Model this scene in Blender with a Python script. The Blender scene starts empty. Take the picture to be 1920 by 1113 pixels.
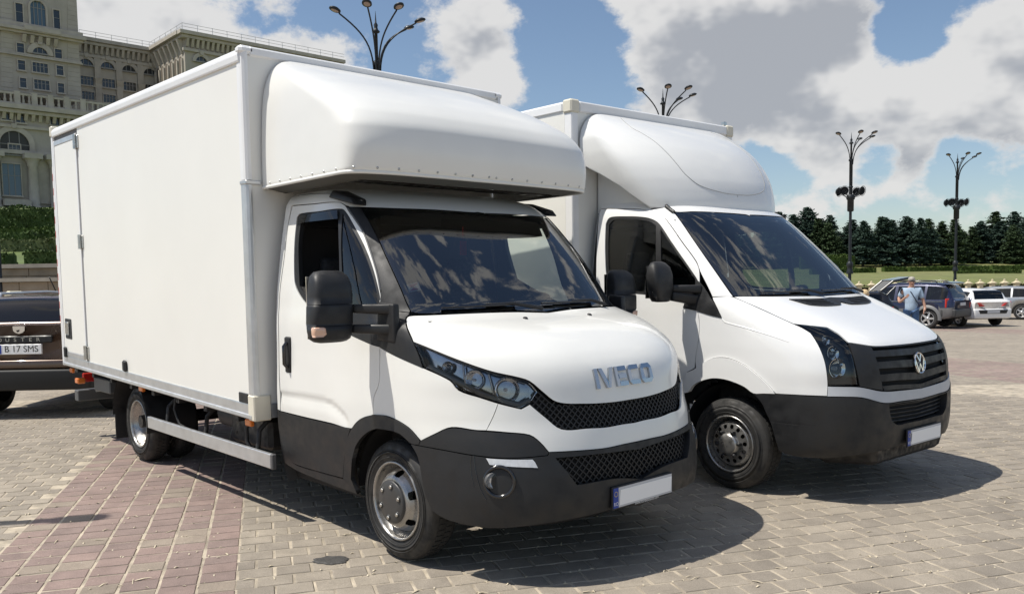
import bpy, bmesh, math, random
import numpy as np
from mathutils import Vector, Matrix
from mathutils.bvhtree import BVHTree
from mathutils.geometry import delaunay_2d_cdt
random.seed(7); rng = np.random.default_rng(7)
SC = bpy.context.scene; COL = SC.collection; R_ = math.radians

# ------------------------------------------------------------------ camera
CAM_POS = np.array([4.075, -3.7198, 1.6084]); YAW, PITCH, ROLL = 2.4003, -.0722, -.016
FPX, PPX, PPY = 1584.06, 960.0, 644.4          # focal length and principal point in photo pixels (1920 x 1113)
def cam_axes():
    f = np.array([math.cos(PITCH)*math.cos(YAW), math.cos(PITCH)*math.sin(YAW), math.sin(PITCH)])
    r0 = np.array([math.sin(YAW), -math.cos(YAW), 0.]); u0 = np.cross(r0, f)
    return math.cos(ROLL)*r0+math.sin(ROLL)*u0, -math.sin(ROLL)*r0+math.cos(ROLL)*u0, f
CR, CU, CF = cam_axes()
cd = bpy.data.cameras.new('camera'); cam = bpy.data.objects.new('camera', cd); COL.objects.link(cam)
cd.sensor_width = 36; cd.lens = FPX/1920*36; cd.shift_y = (PPY-556.5)/1920; cd.clip_start = .05; cd.clip_end = 3000
cam.matrix_world = Matrix(((CR[0], CU[0], -CF[0], CAM_POS[0]), (CR[1], CU[1], -CF[1], CAM_POS[1]), (CR[2], CU[2], -CF[2], CAM_POS[2]), (0, 0, 0, 1)))
SC.camera = cam
SC.view_settings.view_transform = 'Standard'; SC.view_settings.look = 'None'; SC.view_settings.gamma = 1
SC.view_settings.exposure = 0.27
SC.render.resolution_x = 1024; SC.render.resolution_y = 593

# ------------------------------------------------------------------ sun and sky
SUN = Vector((-.28, -.46, 1.)).normalized()      # towards the sun
elev = math.asin(SUN.z); az = math.atan2(SUN.x, SUN.y)
sl = bpy.data.lights.new('sun', 'SUN'); sl.energy = 4.3; sl.angle = R_(.53); sl.color = (1, .95, .86)
so = bpy.data.objects.new('sun', sl); COL.objects.link(so); so.rotation_euler = (-SUN).to_track_quat('-Z', 'Y').to_euler(); so.location = (0, 0, 40)
W = bpy.data.worlds.new('World'); SC.world = W; W.use_nodes = True
def pix_dir(px, py):
    d = CF+CR*(px-PPX)/FPX-CU*(py-PPY)/FPX
    return d/np.linalg.norm(d)
def build_sky():
    nt = W.node_tree; N = nt.nodes; Lk = nt.links; N.clear()
    out = N.new('ShaderNodeOutputWorld'); bg = N.new('ShaderNodeBackground'); Lk.new(bg.outputs[0], out.inputs[0])
    STR = .094
    bg.inputs[1].default_value = STR
    sky = N.new('ShaderNodeTexSky'); sky.sky_type = 'NISHITA'; sky.sun_disc = False
    sky.sun_elevation = elev; sky.sun_rotation = az; sky.air_density = 1.0; sky.dust_density = .6; sky.ozone_density = 1.3
    tc = N.new('ShaderNodeTexCoord'); D = tc.outputs['Generated']
    def M(op, a, b=None, c=None, clamp=False):
        n = N.new('ShaderNodeMath'); n.operation = op; n.use_clamp = clamp
        for i, v in enumerate((a, b, c)):
            if v is None: continue
            if isinstance(v, (int, float)): n.inputs[i].default_value = v
            else: Lk.new(v, n.inputs[i])
        return n.outputs[0]
    def ramp(v, lo, hi, smooth=True):
        n = N.new('ShaderNodeMapRange'); n.interpolation_type = 'SMOOTHSTEP' if smooth else 'LINEAR'
        Lk.new(v, n.inputs['Value']); n.inputs['From Min'].default_value = lo; n.inputs['From Max'].default_value = hi
        return n.outputs[0]
    def noise(scale, detail, rough, off):
        m = N.new('ShaderNodeMapping'); Lk.new(D, m.inputs[0]); m.inputs['Location'].default_value = off; m.inputs['Scale'].default_value = (1, 1, 1.5)
        n = N.new('ShaderNodeTexNoise'); Lk.new(m.outputs[0], n.inputs['Vector']); n.inputs['Scale'].default_value = scale
        n.inputs['Detail'].default_value = detail; n.inputs['Roughness'].default_value = rough
        return n.outputs[0]
    n1 = noise(7.0, 7, .62, (.3, 1.7, .2)); n2 = noise(2.6, 2, .5, (4.1, .7, 2.2)); n3 = noise(11, 3, .6, (1.3, 5.2, 3.3))
    # cloud masses seen over the square (centre pixel, radius in pixels, weight, darkness)
    blobs = [(230, 40, 300, .34), (60, 0, 200, .2), (560, 60, 150, .10), (860, 80, 100, .26), (900, 130, 60, .12), (690, 110, 110, .14), (1330, 60, 170, .34), (1430, 150, 170, .28), (1560, 30, 110, .2), (1600, 200, 120, .22),
             (1560, 330, 120, .24), (1800, 150, 100, .26), (1930, 90, 130, .34), (1700, 200, 70, .2), (1890, 270, 110, .22), (1720, 310, 50, .24), (1290, 250, 90, .14), (950, 200, 55, .2), (1860, 390, 100, .14), (1500, 430, 110, .1), (1670, 400, 80, .14),
             (1080, 90, 100, -.36), (1010, 180, 70, -.1), (1740, 70, 75, -.4), (1670, 110, 70, -.3), (1440, 330, 75, -.34), (1640, 300, 50, -.16), (1800, 320, 55, -.25), (1390, 260, 50, -.15), (420, 15, 60, -.14), (1620, 420, 190, -.10), (1830, 330, 130, -.12), (1560, 210, 60, -.10)]
    dark = [(1950, 190, 110, .35), (1700, 260, 60, .3), (1370, 130, 190, .75), (1470, 190, 120, .5), (1560, 60, 90, .3), (1860, 230, 80, .35), (200, 60, 200, .18), (1620, 250, 90, .3), (1700, 430, 200, .35), (1900, 360, 120, .3)]
    tot = None
    for px, py, rp, wt in blobs:
        v = N.new('ShaderNodeVectorMath'); v.operation = 'DISTANCE'; Lk.new(D, v.inputs[0]); v.inputs[1].default_value = pix_dir(px, py)
        g = M('MULTIPLY', ramp(v.outputs['Value'], rp*1.45/FPX, rp*.15/FPX), wt)
        tot = g if tot is None else M('ADD', tot, g)
    f = M('ADD', M('ADD', M('MULTIPLY', M('SUBTRACT', n1, .5), 1.45), M('MULTIPLY', M('SUBTRACT', n2, .5), .5)), tot)
    mask = ramp(f, .04, .20)
    dk = None
    for px, py, rp, wt in dark:
        v = N.new('ShaderNodeVectorMath'); v.operation = 'DISTANCE'; Lk.new(D, v.inputs[0]); v.inputs[1].default_value = pix_dir(px, py)
        g = M('MULTIPLY', ramp(v.outputs['Value'], rp*1.4/FPX, 0.), wt); dk = g if dk is None else M('ADD', dk, g)
    bil = M('ADD', M('MULTIPLY', M('SUBTRACT', n3, .5), 1.5), M('MULTIPLY', M('SUBTRACT', n2, .5), 1.0))
    m2 = [-.045*c for c in SUN]
    n1b = noise(7.0, 4, .62, (.3+m2[0], 1.7+m2[1], .2+m2[2]*1.5)); n1c = noise(7.0, 4, .62, (.3, 1.7, .2))
    relief = M('MULTIPLY', M('SUBTRACT', n1b, n1c), 2.6)  # sunlit and shaded billow sides painted into the cloud colour
    core = M('MULTIPLY', ramp(M('ADD', relief, M('ADD', M('ADD', M('MULTIPLY', dk, .9), M('MULTIPLY', bil, -.55)), M('MULTIPLY', f, .25))), .05, .75), ramp(f, .08, .28))
    cc = N.new('ShaderNodeMix'); cc.data_type = 'RGBA'; Lk.new(core, cc.inputs['Factor'])
    cc.inputs[6].default_value = (6.8, 6.72, 6.6, 1); cc.inputs[7].default_value = (3.6, 3.75, 4.05, 1)
    mx = N.new('ShaderNodeMix'); mx.data_type = 'RGBA'; Lk.new(M('MULTIPLY', mask, .93), mx.inputs['Factor']); Lk.new(sky.outputs[0], mx.inputs[6]); Lk.new(cc.outputs[2], mx.inputs[7])
    Lk.new(mx.outputs[2], bg.inputs[0])
build_sky()
W.cycles.sampling_method = 'MANUAL'; W.cycles.sample_map_resolution = 256

# ------------------------------------------------------------------ pixel rays
class Frame:                                   # a local frame standing on the ground
    def __init__(s, X=0, Y=0, a=0): s.X, s.Y, s.a = X, Y, a; c, q = math.cos(a), math.sin(a); s.M = np.array([[c, q, 0], [-q, c, 0], [0, 0, 1.]])
    def ray(s, px, py):
        d = CF+CR*(px-PPX)/FPX-CU*(py-PPY)/FPX
        return s.M@(CAM_POS-np.array([s.X, s.Y, 0])), s.M@d
    def P(s, px, py, ax, v):
        i = 'xyz'.index(ax); C, d = s.ray(px, py); return C+(v-C[i])/d[i]*d
F1 = Frame(); F2 = Frame(.5198, 2.7785, -.0556)

# ------------------------------------------------------------------ objects
def tag(o, label=None, cat=None, group=None, kind=None):
    for k, v in (('label', label), ('category', cat), ('group', group), ('kind', kind)):
        if v: o[k] = v
    return o
def thing(name, label, cat, loc=(0, 0, 0), rz=0, group=None, kind=None):
    o = bpy.data.objects.new(name, None); COL.objects.link(o); o.location = loc; o.rotation_euler = (0, 0, rz); o.empty_display_size = .2
    return tag(o, label, cat, group, kind)
def link(name, me, mat=None, parent=None, loc=None, rz=None):
    o = bpy.data.objects.new(name, me); COL.objects.link(o)
    if mat is not None and not me.materials:
        for m in (mat if isinstance(mat, (list, tuple)) else [mat]): me.materials.append(m)
    if parent: o.parent = parent
    if loc is not None: o.location = loc
    if rz is not None: o.rotation_euler = (0, 0, rz)
    return o
def copy_tree(o, parent=None):
    c = o.copy(); COL.objects.link(c); c.parent = parent
    for ch in list(o.children): copy_tree(ch, c)
    return c
def mesh(name, v, f, smooth=False, normals=None):
    me = bpy.data.meshes.new(name); me.from_pydata([tuple(map(float, p)) for p in v], [], [tuple(map(int, q)) for q in f]); me.update()
    if smooth: me.shade_smooth()
    if normals is not None: me.shade_smooth(); me.normals_split_custom_set_from_vertices([tuple(map(float, n)) for n in normals])
    return me
class MB:
    """collects primitive shapes; build() makes ONE mesh object"""
    def __init__(s): s.v = []; s.f = []; s.sm = []
    def add(s, v, f, sm=False):
        k = len(s.v); s.v += [tuple(map(float, p)) for p in v]; s.f += [tuple(i+k for i in q) for q in f]; s.sm += [sm]*len(f); return s
    def box(s, a, b, ch=0.):
        a = np.minimum(a, b) if False else np.array(a, float); b = np.array(b, float); lo, hi = np.minimum(a, b), np.maximum(a, b)
        return s.hexa([(lo[0], lo[1], lo[2]), (hi[0], lo[1], lo[2]), (hi[0], hi[1], lo[2]), (lo[0], hi[1], lo[2]), (lo[0], lo[1], hi[2]), (hi[0], lo[1], hi[2]), (hi[0], hi[1], hi[2]), (lo[0], hi[1], hi[2])], ch)
    def hexa(s, c, ch=0., seg=1):
        bm = bmesh.new(); vs = [bm.verts.new(tuple(map(float, p))) for p in c]
        for q in ((0, 3, 2, 1), (4, 5, 6, 7), (0, 1, 5, 4), (1, 2, 6, 5), (2, 3, 7, 6), (3, 0, 4, 7)): bm.faces.new([vs[i] for i in q])
        if ch > 0: bmesh.ops.bevel(bm, geom=bm.edges[:], offset=ch, segments=seg, affect='EDGES', profile=.6)
        bm.normal_update(); bm.verts.index_update()
        s.add([v.co[:] for v in bm.verts], [[v.index for v in f.verts] for f in bm.faces], seg > 1); bm.free(); return s
    def tube(s, pts, r, n=8, cap=True, sm=True):
        pts = [Vector(p) for p in pts]; m = len(pts); rs = r if isinstance(r, (list, tuple)) else [r]*m; V = []; up = None
        for i, p in enumerate(pts):
            t = (pts[min(i+1, m-1)]-pts[max(i-1, 0)]).normalized()
            if up is None: up = t.orthogonal().normalized()
            up = (up-t*up.dot(t)).normalized(); w = t.cross(up)
            V += [p+(up*math.cos(2*math.pi*j/n)+w*math.sin(2*math.pi*j/n))*rs[i] for j in range(n)]
        f = [(i*n+j, i*n+(j+1) % n, (i+1)*n+(j+1) % n, (i+1)*n+j) for i in range(m-1) for j in range(n)]
        s.add(V, f, sm)
        if cap: s.add(V[:n], [tuple(range(n-1, -1, -1))]); s.add(V[-n:], [tuple(range(n))])
        return s
    def lathe(s, prof, n=24, M=None, sm=True, cap=False):
        V = [Vector((r*math.cos(2*math.pi*j/n), r*math.sin(2*math.pi*j/n), z)) for r, z in prof for j in range(n)]
        if M is not None: V = [M@v for v in V]
        m = len(prof); s.add(V, [(i*n+j, i*n+(j+1) % n, (i+1)*n+(j+1) % n, (i+1)*n+j) for i in range(m-1) for j in range(n)], sm)
        if cap: s.add(V[-n:], [tuple(range(n))]); s.add(V[:n], [tuple(range(n-1, -1, -1))])
        return s
    def prism(s, poly, M, d0=0., d1=.01):
        n = len(poly); V = [M@Vector((x, y, d0)) for x, y in poly]+[M@Vector((x, y, d1)) for x, y in poly]
        return s.add(V, [tuple(range(n-1, -1, -1)), tuple(range(n, 2*n))]+[(i, (i+1) % n, n+(i+1) % n, n+i) for i in range(n)])
    def warp(s, fn): s.v = [tuple(fn(*p)) for p in s.v]; return s
    def mesh(s, name):
        me = bpy.data.meshes.new(name); me.from_pydata(s.v, [], s.f); me.update()
        me.polygons.foreach_set('use_smooth', s.sm); return me
    def build(s, name, mat, parent=None, **k): return link(name, s.mesh(name), mat, parent, **k)
def axM(loc, zdir, xdir=None):
    z = Vector(zdir).normalized(); x = Vector(xdir) if xdir is not None else z.orthogonal(); x = (x-z*x.dot(z)).normalized(); y = z.cross(x)
    return Matrix(((x.x, y.x, z.x, loc[0]), (x.y, y.y, z.y, loc[1]), (x.z, y.z, z.z, loc[2]), (0, 0, 0, 1)))

# ------------------------------------------------------------------ materials
MATS = {}
def mat(name, col, rough=.5, metal=0., coat=0., var=.0, vscale=6., bump=0., bscale=60., spec=.5, dirt=0., dirtcol=(.12, .1, .08)):
    if name in MATS: return MATS[name]
    m = bpy.data.materials.new(name); m.use_nodes = True; nt = m.node_tree; b = nt.nodes['Principled BSDF']; Lk = nt.links
    b.inputs['Base Color'].default_value = (*col, 1); b.inputs['Roughness'].default_value = rough; b.inputs['Metallic'].default_value = metal
    b.inputs['Coat Weight'].default_value = coat; b.inputs['Coat Roughness'].default_value = .04; b.inputs['Specular IOR Level'].default_value = spec
    tc = nt.nodes.new('ShaderNodeTexCoord')
    def nz(sc, det=5):
        n = nt.nodes.new('ShaderNodeTexNoise'); Lk.new(tc.outputs['Object'], n.inputs['Vector']); n.inputs['Scale'].default_value = sc; n.inputs['Detail'].default_value = det; return n
    if var or dirt:
        n = nz(vscale); mr = nt.nodes.new('ShaderNodeMapRange'); Lk.new(n.outputs[0], mr.inputs[0]); mr.inputs[1].default_value = .3; mr.inputs[2].default_value = .7
        mr.inputs[3].default_value = 1-var; mr.inputs[4].default_value = 1+var
        mm = nt.nodes.new('ShaderNodeMix'); mm.data_type = 'RGBA'; mm.blend_type = 'MULTIPLY'; mm.inputs[0].default_value = 1; mm.inputs[6].default_value = (*col, 1)
        Lk.new(mr.outputs[0], mm.inputs[7]); c = mm.outputs[2]
        if dirt:
            n2 = nz(vscale*.45, 8); mr2 = nt.nodes.new('ShaderNodeMapRange'); Lk.new(n2.outputs[0], mr2.inputs[0]); mr2.inputs[1].default_value = .48; mr2.inputs[2].default_value = .75; mr2.inputs[4].default_value = dirt
            m3 = nt.nodes.new('ShaderNodeMix'); m3.data_type = 'RGBA'; Lk.new(mr2.outputs[0], m3.inputs[0]); Lk.new(c, m3.inputs[6]); m3.inputs[7].default_value = (*dirtcol, 1); c = m3.outputs[2]
        Lk.new(c, b.inputs['Base Color'])
        n4 = nz(vscale*2.3, 6); mr4 = nt.nodes.new('ShaderNodeMapRange'); Lk.new(n4.outputs[0], mr4.inputs[0]); mr4.inputs[1].default_value = .3; mr4.inputs[2].default_value = .7
        mr4.inputs[3].default_value = max(.02, rough*(1-var*2)); mr4.inputs[4].default_value = min(1, rough*(1+var*2)+dirt*.15); Lk.new(mr4.outputs[0], b.inputs['Roughness'])
    if bump:
        n = nz(bscale, 4); bp = nt.nodes.new('ShaderNodeBump'); bp.inputs['Strength'].default_value = bump; bp.inputs['Distance'].default_value = .01; Lk.new(n.outputs[0], bp.inputs['Height']); Lk.new(bp.outputs[0], b.inputs['Normal'])
    MATS[name] = m; return m
def glass(name, tint=(.6, .7, .68), refl=1.0, rough=.0, ior=1.6):
    if name in MATS: return MATS[name]
    m = bpy.data.materials.new(name); m.use_nodes = True; nt = m.node_tree; nt.nodes.clear(); Lk = nt.links
    o = nt.nodes.new('ShaderNodeOutputMaterial'); mx = nt.nodes.new('ShaderNodeMixShader'); t = nt.nodes.new('ShaderNodeBsdfTransparent'); g = nt.nodes.new('ShaderNodeBsdfGlossy')
    t.inputs[0].default_value = (*tint, 1); g.inputs['Roughness'].default_value = rough; g.inputs[0].default_value = (refl,)*3+(1,)
    fr = nt.nodes.new('ShaderNodeFresnel'); fr.inputs[0].default_value = ior
    Lk.new(fr.outputs[0], mx.inputs[0]); Lk.new(t.outputs[0], mx.inputs[1]); Lk.new(g.outputs[0], mx.inputs[2]); Lk.new(mx.outputs[0], o.inputs[0])
    MATS[name] = m; return m
WHITE = mat('white_paint', (.80, .795, .76), .25, coat=.6, var=.025, vscale=2.5, dirt=.05, dirtcol=(.5, .47, .4))
WHITE2 = mat('white_paint_clean', (.82, .82, .81), .22, coat=.7, var=.02, vscale=2.)
GRP = mat('white_gelcoat', (.79, .785, .75), .32, coat=.25, var=.04, vscale=1.6, dirt=.10, dirtcol=(.45, .43, .38))
PANEL = mat('white_panel', (.80, .79, .745), .38, var=.02, vscale=1.3, dirt=.06, dirtcol=(.55, .5, .4), bump=.02, bscale=3.)
ALU = mat('aluminium_profile', (.62, .63, .64), .38, metal=.75, var=.08, vscale=9, dirt=.12, dirtcol=(.3, .29, .27))
STEEL = mat('brushed_steel', (.55, .55, .53), .3, metal=1., var=.15, vscale=12)
CHROME = mat('chrome', (.8, .8, .8), .08, metal=1.)
SILVER = mat('silver_rim_paint', (.40, .39, .375), .30, metal=.85, var=.15, vscale=14, dirt=.45, dirtcol=(.12, .1, .08))
BLACKP = mat('black_plastic', (.013, .0133, .0145), .52, var=.15, vscale=5, bump=.06, bscale=700., dirt=.06, dirtcol=(.06, .056, .05))
BLACKG = mat('black_gloss', (.012, .012, .014), .18, coat=.5)
GREYP = mat('grey_plastic', (.09, .09, .092), .5, var=.1)
DARK = mat('dark_void', (.008, .008, .009), .85)
CHASSIS = mat('chassis_black', (.018, .017, .017), .65, var=.3, vscale=7, dirt=.4, dirtcol=(.05, .043, .035))
RUBBER = mat('tyre_rubber', (.022, .0215, .021), .72, var=.2, vscale=9, dirt=.45, dirtcol=(.062, .055, .047))
SEAT = mat('seat_fabric', (.035, .036, .04), .85, var=.2, vscale=20)
ORANGE = mat('orange_lens', (.75, .2, .03), .15, coat=.5)
RED = mat('red_lens', (.5, .02, .015), .12, coat=.5)
CREAM = mat('cream_plastic', (.68, .64, .53), .45, var=.05)
CLEAR = glass('clear_lens', (.95, .96, .97), ior=1.35)
WSCREEN = glass('windscreen_glass', (.66, .75, .72), 1., ior=2.15)
SGLASS = glass('side_glass', (.30, .34, .34), 1.)
DGLASS = glass('dark_glass', (.10, .12, .13), 1.)
PLATE = mat('plate_white', (.9, .9, .9), .4); BLUE = mat('plate_blue', (.01, .05, .32), .4); WHITEP = mat('white_print', (.8, .8, .8), .5); BLACKI = mat('black_print', (.01, .01, .01), .5)

# ------------------------------------------------------------------ body surfaces: stacks of rounded plan outlines
def pchip(x, y, q):
    x = np.array(x, float); y = np.array(y, float); h = np.diff(x); d = np.diff(y)/h; m = np.zeros(len(x)); m[0], m[-1] = d[0], d[-1]
    for i in range(1, len(x)-1):
        if d[i-1]*d[i] > 0: w1 = 2*h[i]+h[i-1]; w2 = h[i]+2*h[i-1]; m[i] = (w1+w2)/(w1/d[i-1]+w2/d[i])
    k = np.clip(np.searchsorted(x, q)-1, 0, len(x)-2); t = (q-x[k])/h[k]
    return (2*t**3-3*t**2+1)*y[k]+(t**3-2*t**2+t)*h[k]*m[k]+(-2*t**3+3*t**2)*y[k+1]+(t**3-t**2)*h[k]*m[k+1]
class Loft:
    """rows: (z, x_front, x_corner, half_width, squareness, x_rear); u runs 0..1 from the centre line round the corner to the rear"""
    def __init__(s, rows, frame, nz=150, ns=140, L=2.7, post=None):
        R = np.array(rows, float); s.z0, s.z1 = R[0, 0], R[-1, 0]; s.fr = frame; s.nz, s.ns, s.L = nz, ns, L
        zs = np.linspace(s.z0, s.z1, nz); C = [pchip(R[:, 0], R[:, i], zs) for i in range(1, 6)]; T = np.zeros((nz, ns, 3))
        for k in range(nz):
            xf, xc, w, n, xr = [c[k] for c in C]; th = np.linspace(0, math.pi/2, 500)
            cs = np.clip(np.cos(th), 1e-9, 1)**(2/n); sn = np.clip(np.sin(th), 0, 1)**(2/n)
            x = np.r_[xc+(xf-xc)*cs, np.linspace(xc, xr, 60)[1:]]; y = np.r_[w*sn, np.full(59, w)]
            a = np.r_[0, np.cumsum(np.hypot(np.diff(x), np.diff(y)))]; q = np.linspace(0, a[-1], ns)
            T[k, :, 0] = np.interp(q, a, x); T[k, :, 1] = -np.interp(q, a, y); T[k, :, 2] = zs[k]
        if post: T = post(T)
        s.T = T; du = np.gradient(T, axis=1); dz = np.gradient(T, axis=0); N = np.cross(dz, du); N /= np.linalg.norm(N, axis=2, keepdims=True)+1e-12
        N[:, 0, 1] = 0; N /= np.linalg.norm(N, axis=2, keepdims=True)+1e-12
        ref = N[nz//2, ns-3]; s.N = N if ref[1] < 0 else -N
        V = T.reshape(-1, 3); s.faces = [(k*ns+j, k*ns+j+1, (k+1)*ns+j+1, (k+1)*ns+j) for k in range(nz-1) for j in range(ns-1)]
        s.bvh = BVHTree.FromPolygons([tuple(v) for v in V], s.faces)
    def _b(s, A, u, z):
        u = np.clip(np.asarray(u, float), 0, 1)*(s.ns-1); k = np.clip((np.asarray(z, float)-s.z0)/(s.z1-s.z0), 0, 1)*(s.nz-1)
        j0 = np.minimum(u.astype(int), s.ns-2); k0 = np.minimum(k.astype(int), s.nz-2); a = (u-j0)[..., None]; b = (k-k0)[..., None]
        return (A[k0, j0]*(1-a)+A[k0, j0+1]*a)*(1-b)+(A[k0+1, j0]*(1-a)+A[k0+1, j0+1]*a)*b
    def S(s, u, z, off=0.):
        p = s._b(s.T, u, z); n = s._b(s.N, u, z); n /= np.linalg.norm(n, axis=-1, keepdims=True); return p+n*off, n
    def inv(s, p, fi):
        k, j = divmod(fi, s.ns-1); A, B, C, D = s.T[k, j], s.T[k, j+1], s.T[k+1, j+1], s.T[k+1, j]; a = b = .5
        for _ in range(6):
            q = A*(1-a)*(1-b)+B*a*(1-b)+C*a*b+D*(1-a)*b; Ja = (B-A)*(1-b)+(C-D)*b; Jb = (D-A)*(1-a)+(C-B)*a
            J = np.stack([Ja, Jb], 1); e = np.linalg.lstsq(J, np.array(p)-q, rcond=None)[0]; a += e[0]; b += e[1]
        a, b = min(max(a, 0), 1), min(max(b, 0), 1); return (j+a)/(s.ns-1), s.z0+(k+b)/(s.nz-1)*(s.z1-s.z0)
    def px(s, x, y):
        C, d = s.fr.ray(x, y); h = s.bvh.ray_cast(Vector(C), Vector(d/np.linalg.norm(d)))
        if h[0] is not None: return s.inv(h[0], h[2])
        best = None; dn = d/np.linalg.norm(d)
        for t in np.linspace(2, 12, 400):
            h = s.bvh.find_nearest(Vector(C+dn*t))
            if best is None or h[3] < best[3]: best = h
        return s.inv(best[0], best[2])
    def pt(s, q):
        """(px,py) photo pixel | ('c',z) on the centre line | ('u',u,z) | ('y',y,z) | ('x',x,z) at a given half width / station"""
        if q[0] == 'c': return 0., q[1]
        if q[0] == 'u': return q[1], q[2]
        if q[0] in ('y', 'x'):
            us = np.linspace(0, 1, 800); P, _ = s.S(us, np.full(800, q[2])); a = P[:, 1 if q[0] == 'y' else 0]
            return float(us[np.argmin(abs(a-(-abs(q[1]) if q[0] == 'y' else q[1])))]), q[2]
        return s.px(*q)
    def at(s, q, off=0.): u, z = s.pt(q); p, n = s.S(np.array([u]), np.array([z]), off); return p[0], n[0]
def smooth_loop(P, closed=True, step=.03, corner=38):
    P = [np.array(p, float) for p in P]; n = len(P); out = []
    def ang(i):
        if not closed and i in (0, n-1): return 180
        a = P[i]-P[i-1]; b = P[(i+1) % n]-P[i]; c = a@b/(np.linalg.norm(a)*np.linalg.norm(b)+1e-12); return math.degrees(math.acos(max(-1, min(1, c))))
    cr_ = [ang(i) > corner for i in range(n)]
    for i in range(n if closed else n-1):
        a, b = P[i], P[(i+1) % n]; d = b-a; L = np.linalg.norm(d)
        ta = d if cr_[i] else (b-P[i-1])/(np.linalg.norm(b-a)+np.linalg.norm(a-P[i-1]))*L
        c = P[(i+2) % n]; tb = d if cr_[(i+1) % n] else (c-a)/(np.linalg.norm(c-b)+np.linalg.norm(b-a))*L
        m = max(1, int(math.ceil(L/step)))
        for t in np.arange(m)/m: out.append((2*t**3-3*t**2+1)*a+(t**3-2*t**2+t)*ta+(-2*t**3+3*t**2)*b+(t**3-t**2)*tb)
    if not closed: out.append(P[-1])
    return np.array(out)
def inside(poly, q):
    x, y = q[:, 0], q[:, 1]; r = np.zeros(len(q), bool); n = len(poly); j = n-1
    for i in range(n):
        xi, yi = poly[i]; xj, yj = poly[j]
        c = ((yi > y) != (yj > y)) & (x < (xj-xi)*(y-yi)/(yj-yi+1e-15)+xi); r ^= c; j = i
    return r
def fill(loop, holes=(), step=.03):
    loops = [loop]+list(holes); lo, hi = loop.min(0), loop.max(0)
    gx, gy = np.meshgrid(np.arange(lo[0]+step/2, hi[0], step), np.arange(lo[1]+step/2, hi[1], step)); g = np.stack([gx.ravel(), gy.ravel()], 1)
    ok = inside(loop, g)
    for h in holes: ok &= ~inside(h, g)
    B = np.concatenate(loops)
    if ok.any():
        g = g[ok]; d = np.min(np.linalg.norm(g[:, None]-B[None], axis=2), axis=1); g = g[d > step*.45]
    else: g = g[:0]
    E = []; k = 0
    for l in loops: n = len(l); E += [(k+i, k+(i+1) % n) for i in range(n)]; k += n
    A = np.concatenate([B, g]); r = delaunay_2d_cdt([Vector(p) for p in A], E, [], 0, 1e-6); V = np.array([v[:] for v in r[0]]); F = np.array([f[:] for f in r[2]])
    c = V[F].mean(1); ok = inside(loop, c)
    for h in holes: ok &= ~inside(h, c)
    return V, F[ok]
def panel(lf, outline, name, mt, parent, off=0., gap=.002, holes=(), mode='pair', flange=.012, step=.03, fn=None, corner=38):
    """trimmed patch of a body surface. mode: 'pair' near + mirrored copy, 'centre' mirrored and welded, 'one' near only"""
    K = np.array([lf.L, 1.])
    lp = smooth_loop([np.array(lf.pt(q))*K for q in outline], step=step, corner=corner); hs = [smooth_loop([np.array(lf.pt(q))*K for q in h], step=step, corner=corner) for h in holes]
    V, F = fill(lp, hs, step); u, z = V[:, 0]/lf.L, V[:, 1]; o = off if fn is None else off+fn(u, z)
    P, N = lf.S(u, z); P = P+N*(o[:, None] if fn is not None else o)
    ec = {}
    for f in F:
        for a, b in ((f[0], f[1]), (f[1], f[2]), (f[2], f[0])): ec.setdefault((min(a, b), max(a, b)), []).append((a, b, f))
    bd = [v[0] for v in ec.values() if len(v) == 1]
    if mode == 'centre': bd = [b for b in bd if not (abs(u[b[0]]) < 1e-5 and abs(u[b[1]]) < 1e-5)]
    mv = np.zeros_like(P)
    for a, b, f in bd:
        e = P[b]-P[a]; c = P[f].mean(0)-P[a]; e = e/(np.linalg.norm(e)+1e-12); d = c-e*(c@e); d /= np.linalg.norm(d)+1e-12; mv[a] += d; mv[b] += d
    l = np.linalg.norm(mv, axis=1, keepdims=True); Q = P+np.where(l > 1e-9, mv/(l+1e-12), 0)*gap
    if mode == 'centre': Q[abs(u) < 1e-5, 1] = 0
    # orientation outward
    F = np.array([f if np.cross(Q[f[1]]-Q[f[0]], Q[f[2]]-Q[f[0]])@N[f[0]] > 0 else f[::-1] for f in F])
    vs = list(Q); ns = list(N); fs = [tuple(f) for f in F]
    if flange:
        ids = {}
        def dupv(i, d):
            if (i, d) not in ids:
                mm = mv[i]/(np.linalg.norm(mv[i])+1e-12); ids[(i, d)] = len(vs); vs.append(Q[i]-N[i]*flange*d+mm*.002*d); ns.append(-mm)
            return ids[(i, d)]
        for a, b, f in bd: fs.append((dupv(a, 0), dupv(b, 0), dupv(b, 1), dupv(a, 1)))
    vs, ns = np.array(vs), np.array(ns); Y = np.array([1, -1, 1.]); n = len(vs)
    if mode == 'centre':
        vs2 = np.concatenate([vs, vs*Y]); ns2 = np.concatenate([ns, ns*Y]); fs2 = fs+[tuple(i+n for i in f[::-1]) for f in fs]
        return link(name, mesh(name, vs2, fs2, True, None if fn else ns2), mt, parent)
    o1 = link(name, mesh(name, vs, fs, True, None if fn else ns), mt, parent)
    if mode == 'pair': return o1, link(name, mesh(name, vs*Y, [f[::-1] for f in fs], True, None if fn else ns*Y), mt, parent)
    return o1
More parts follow.
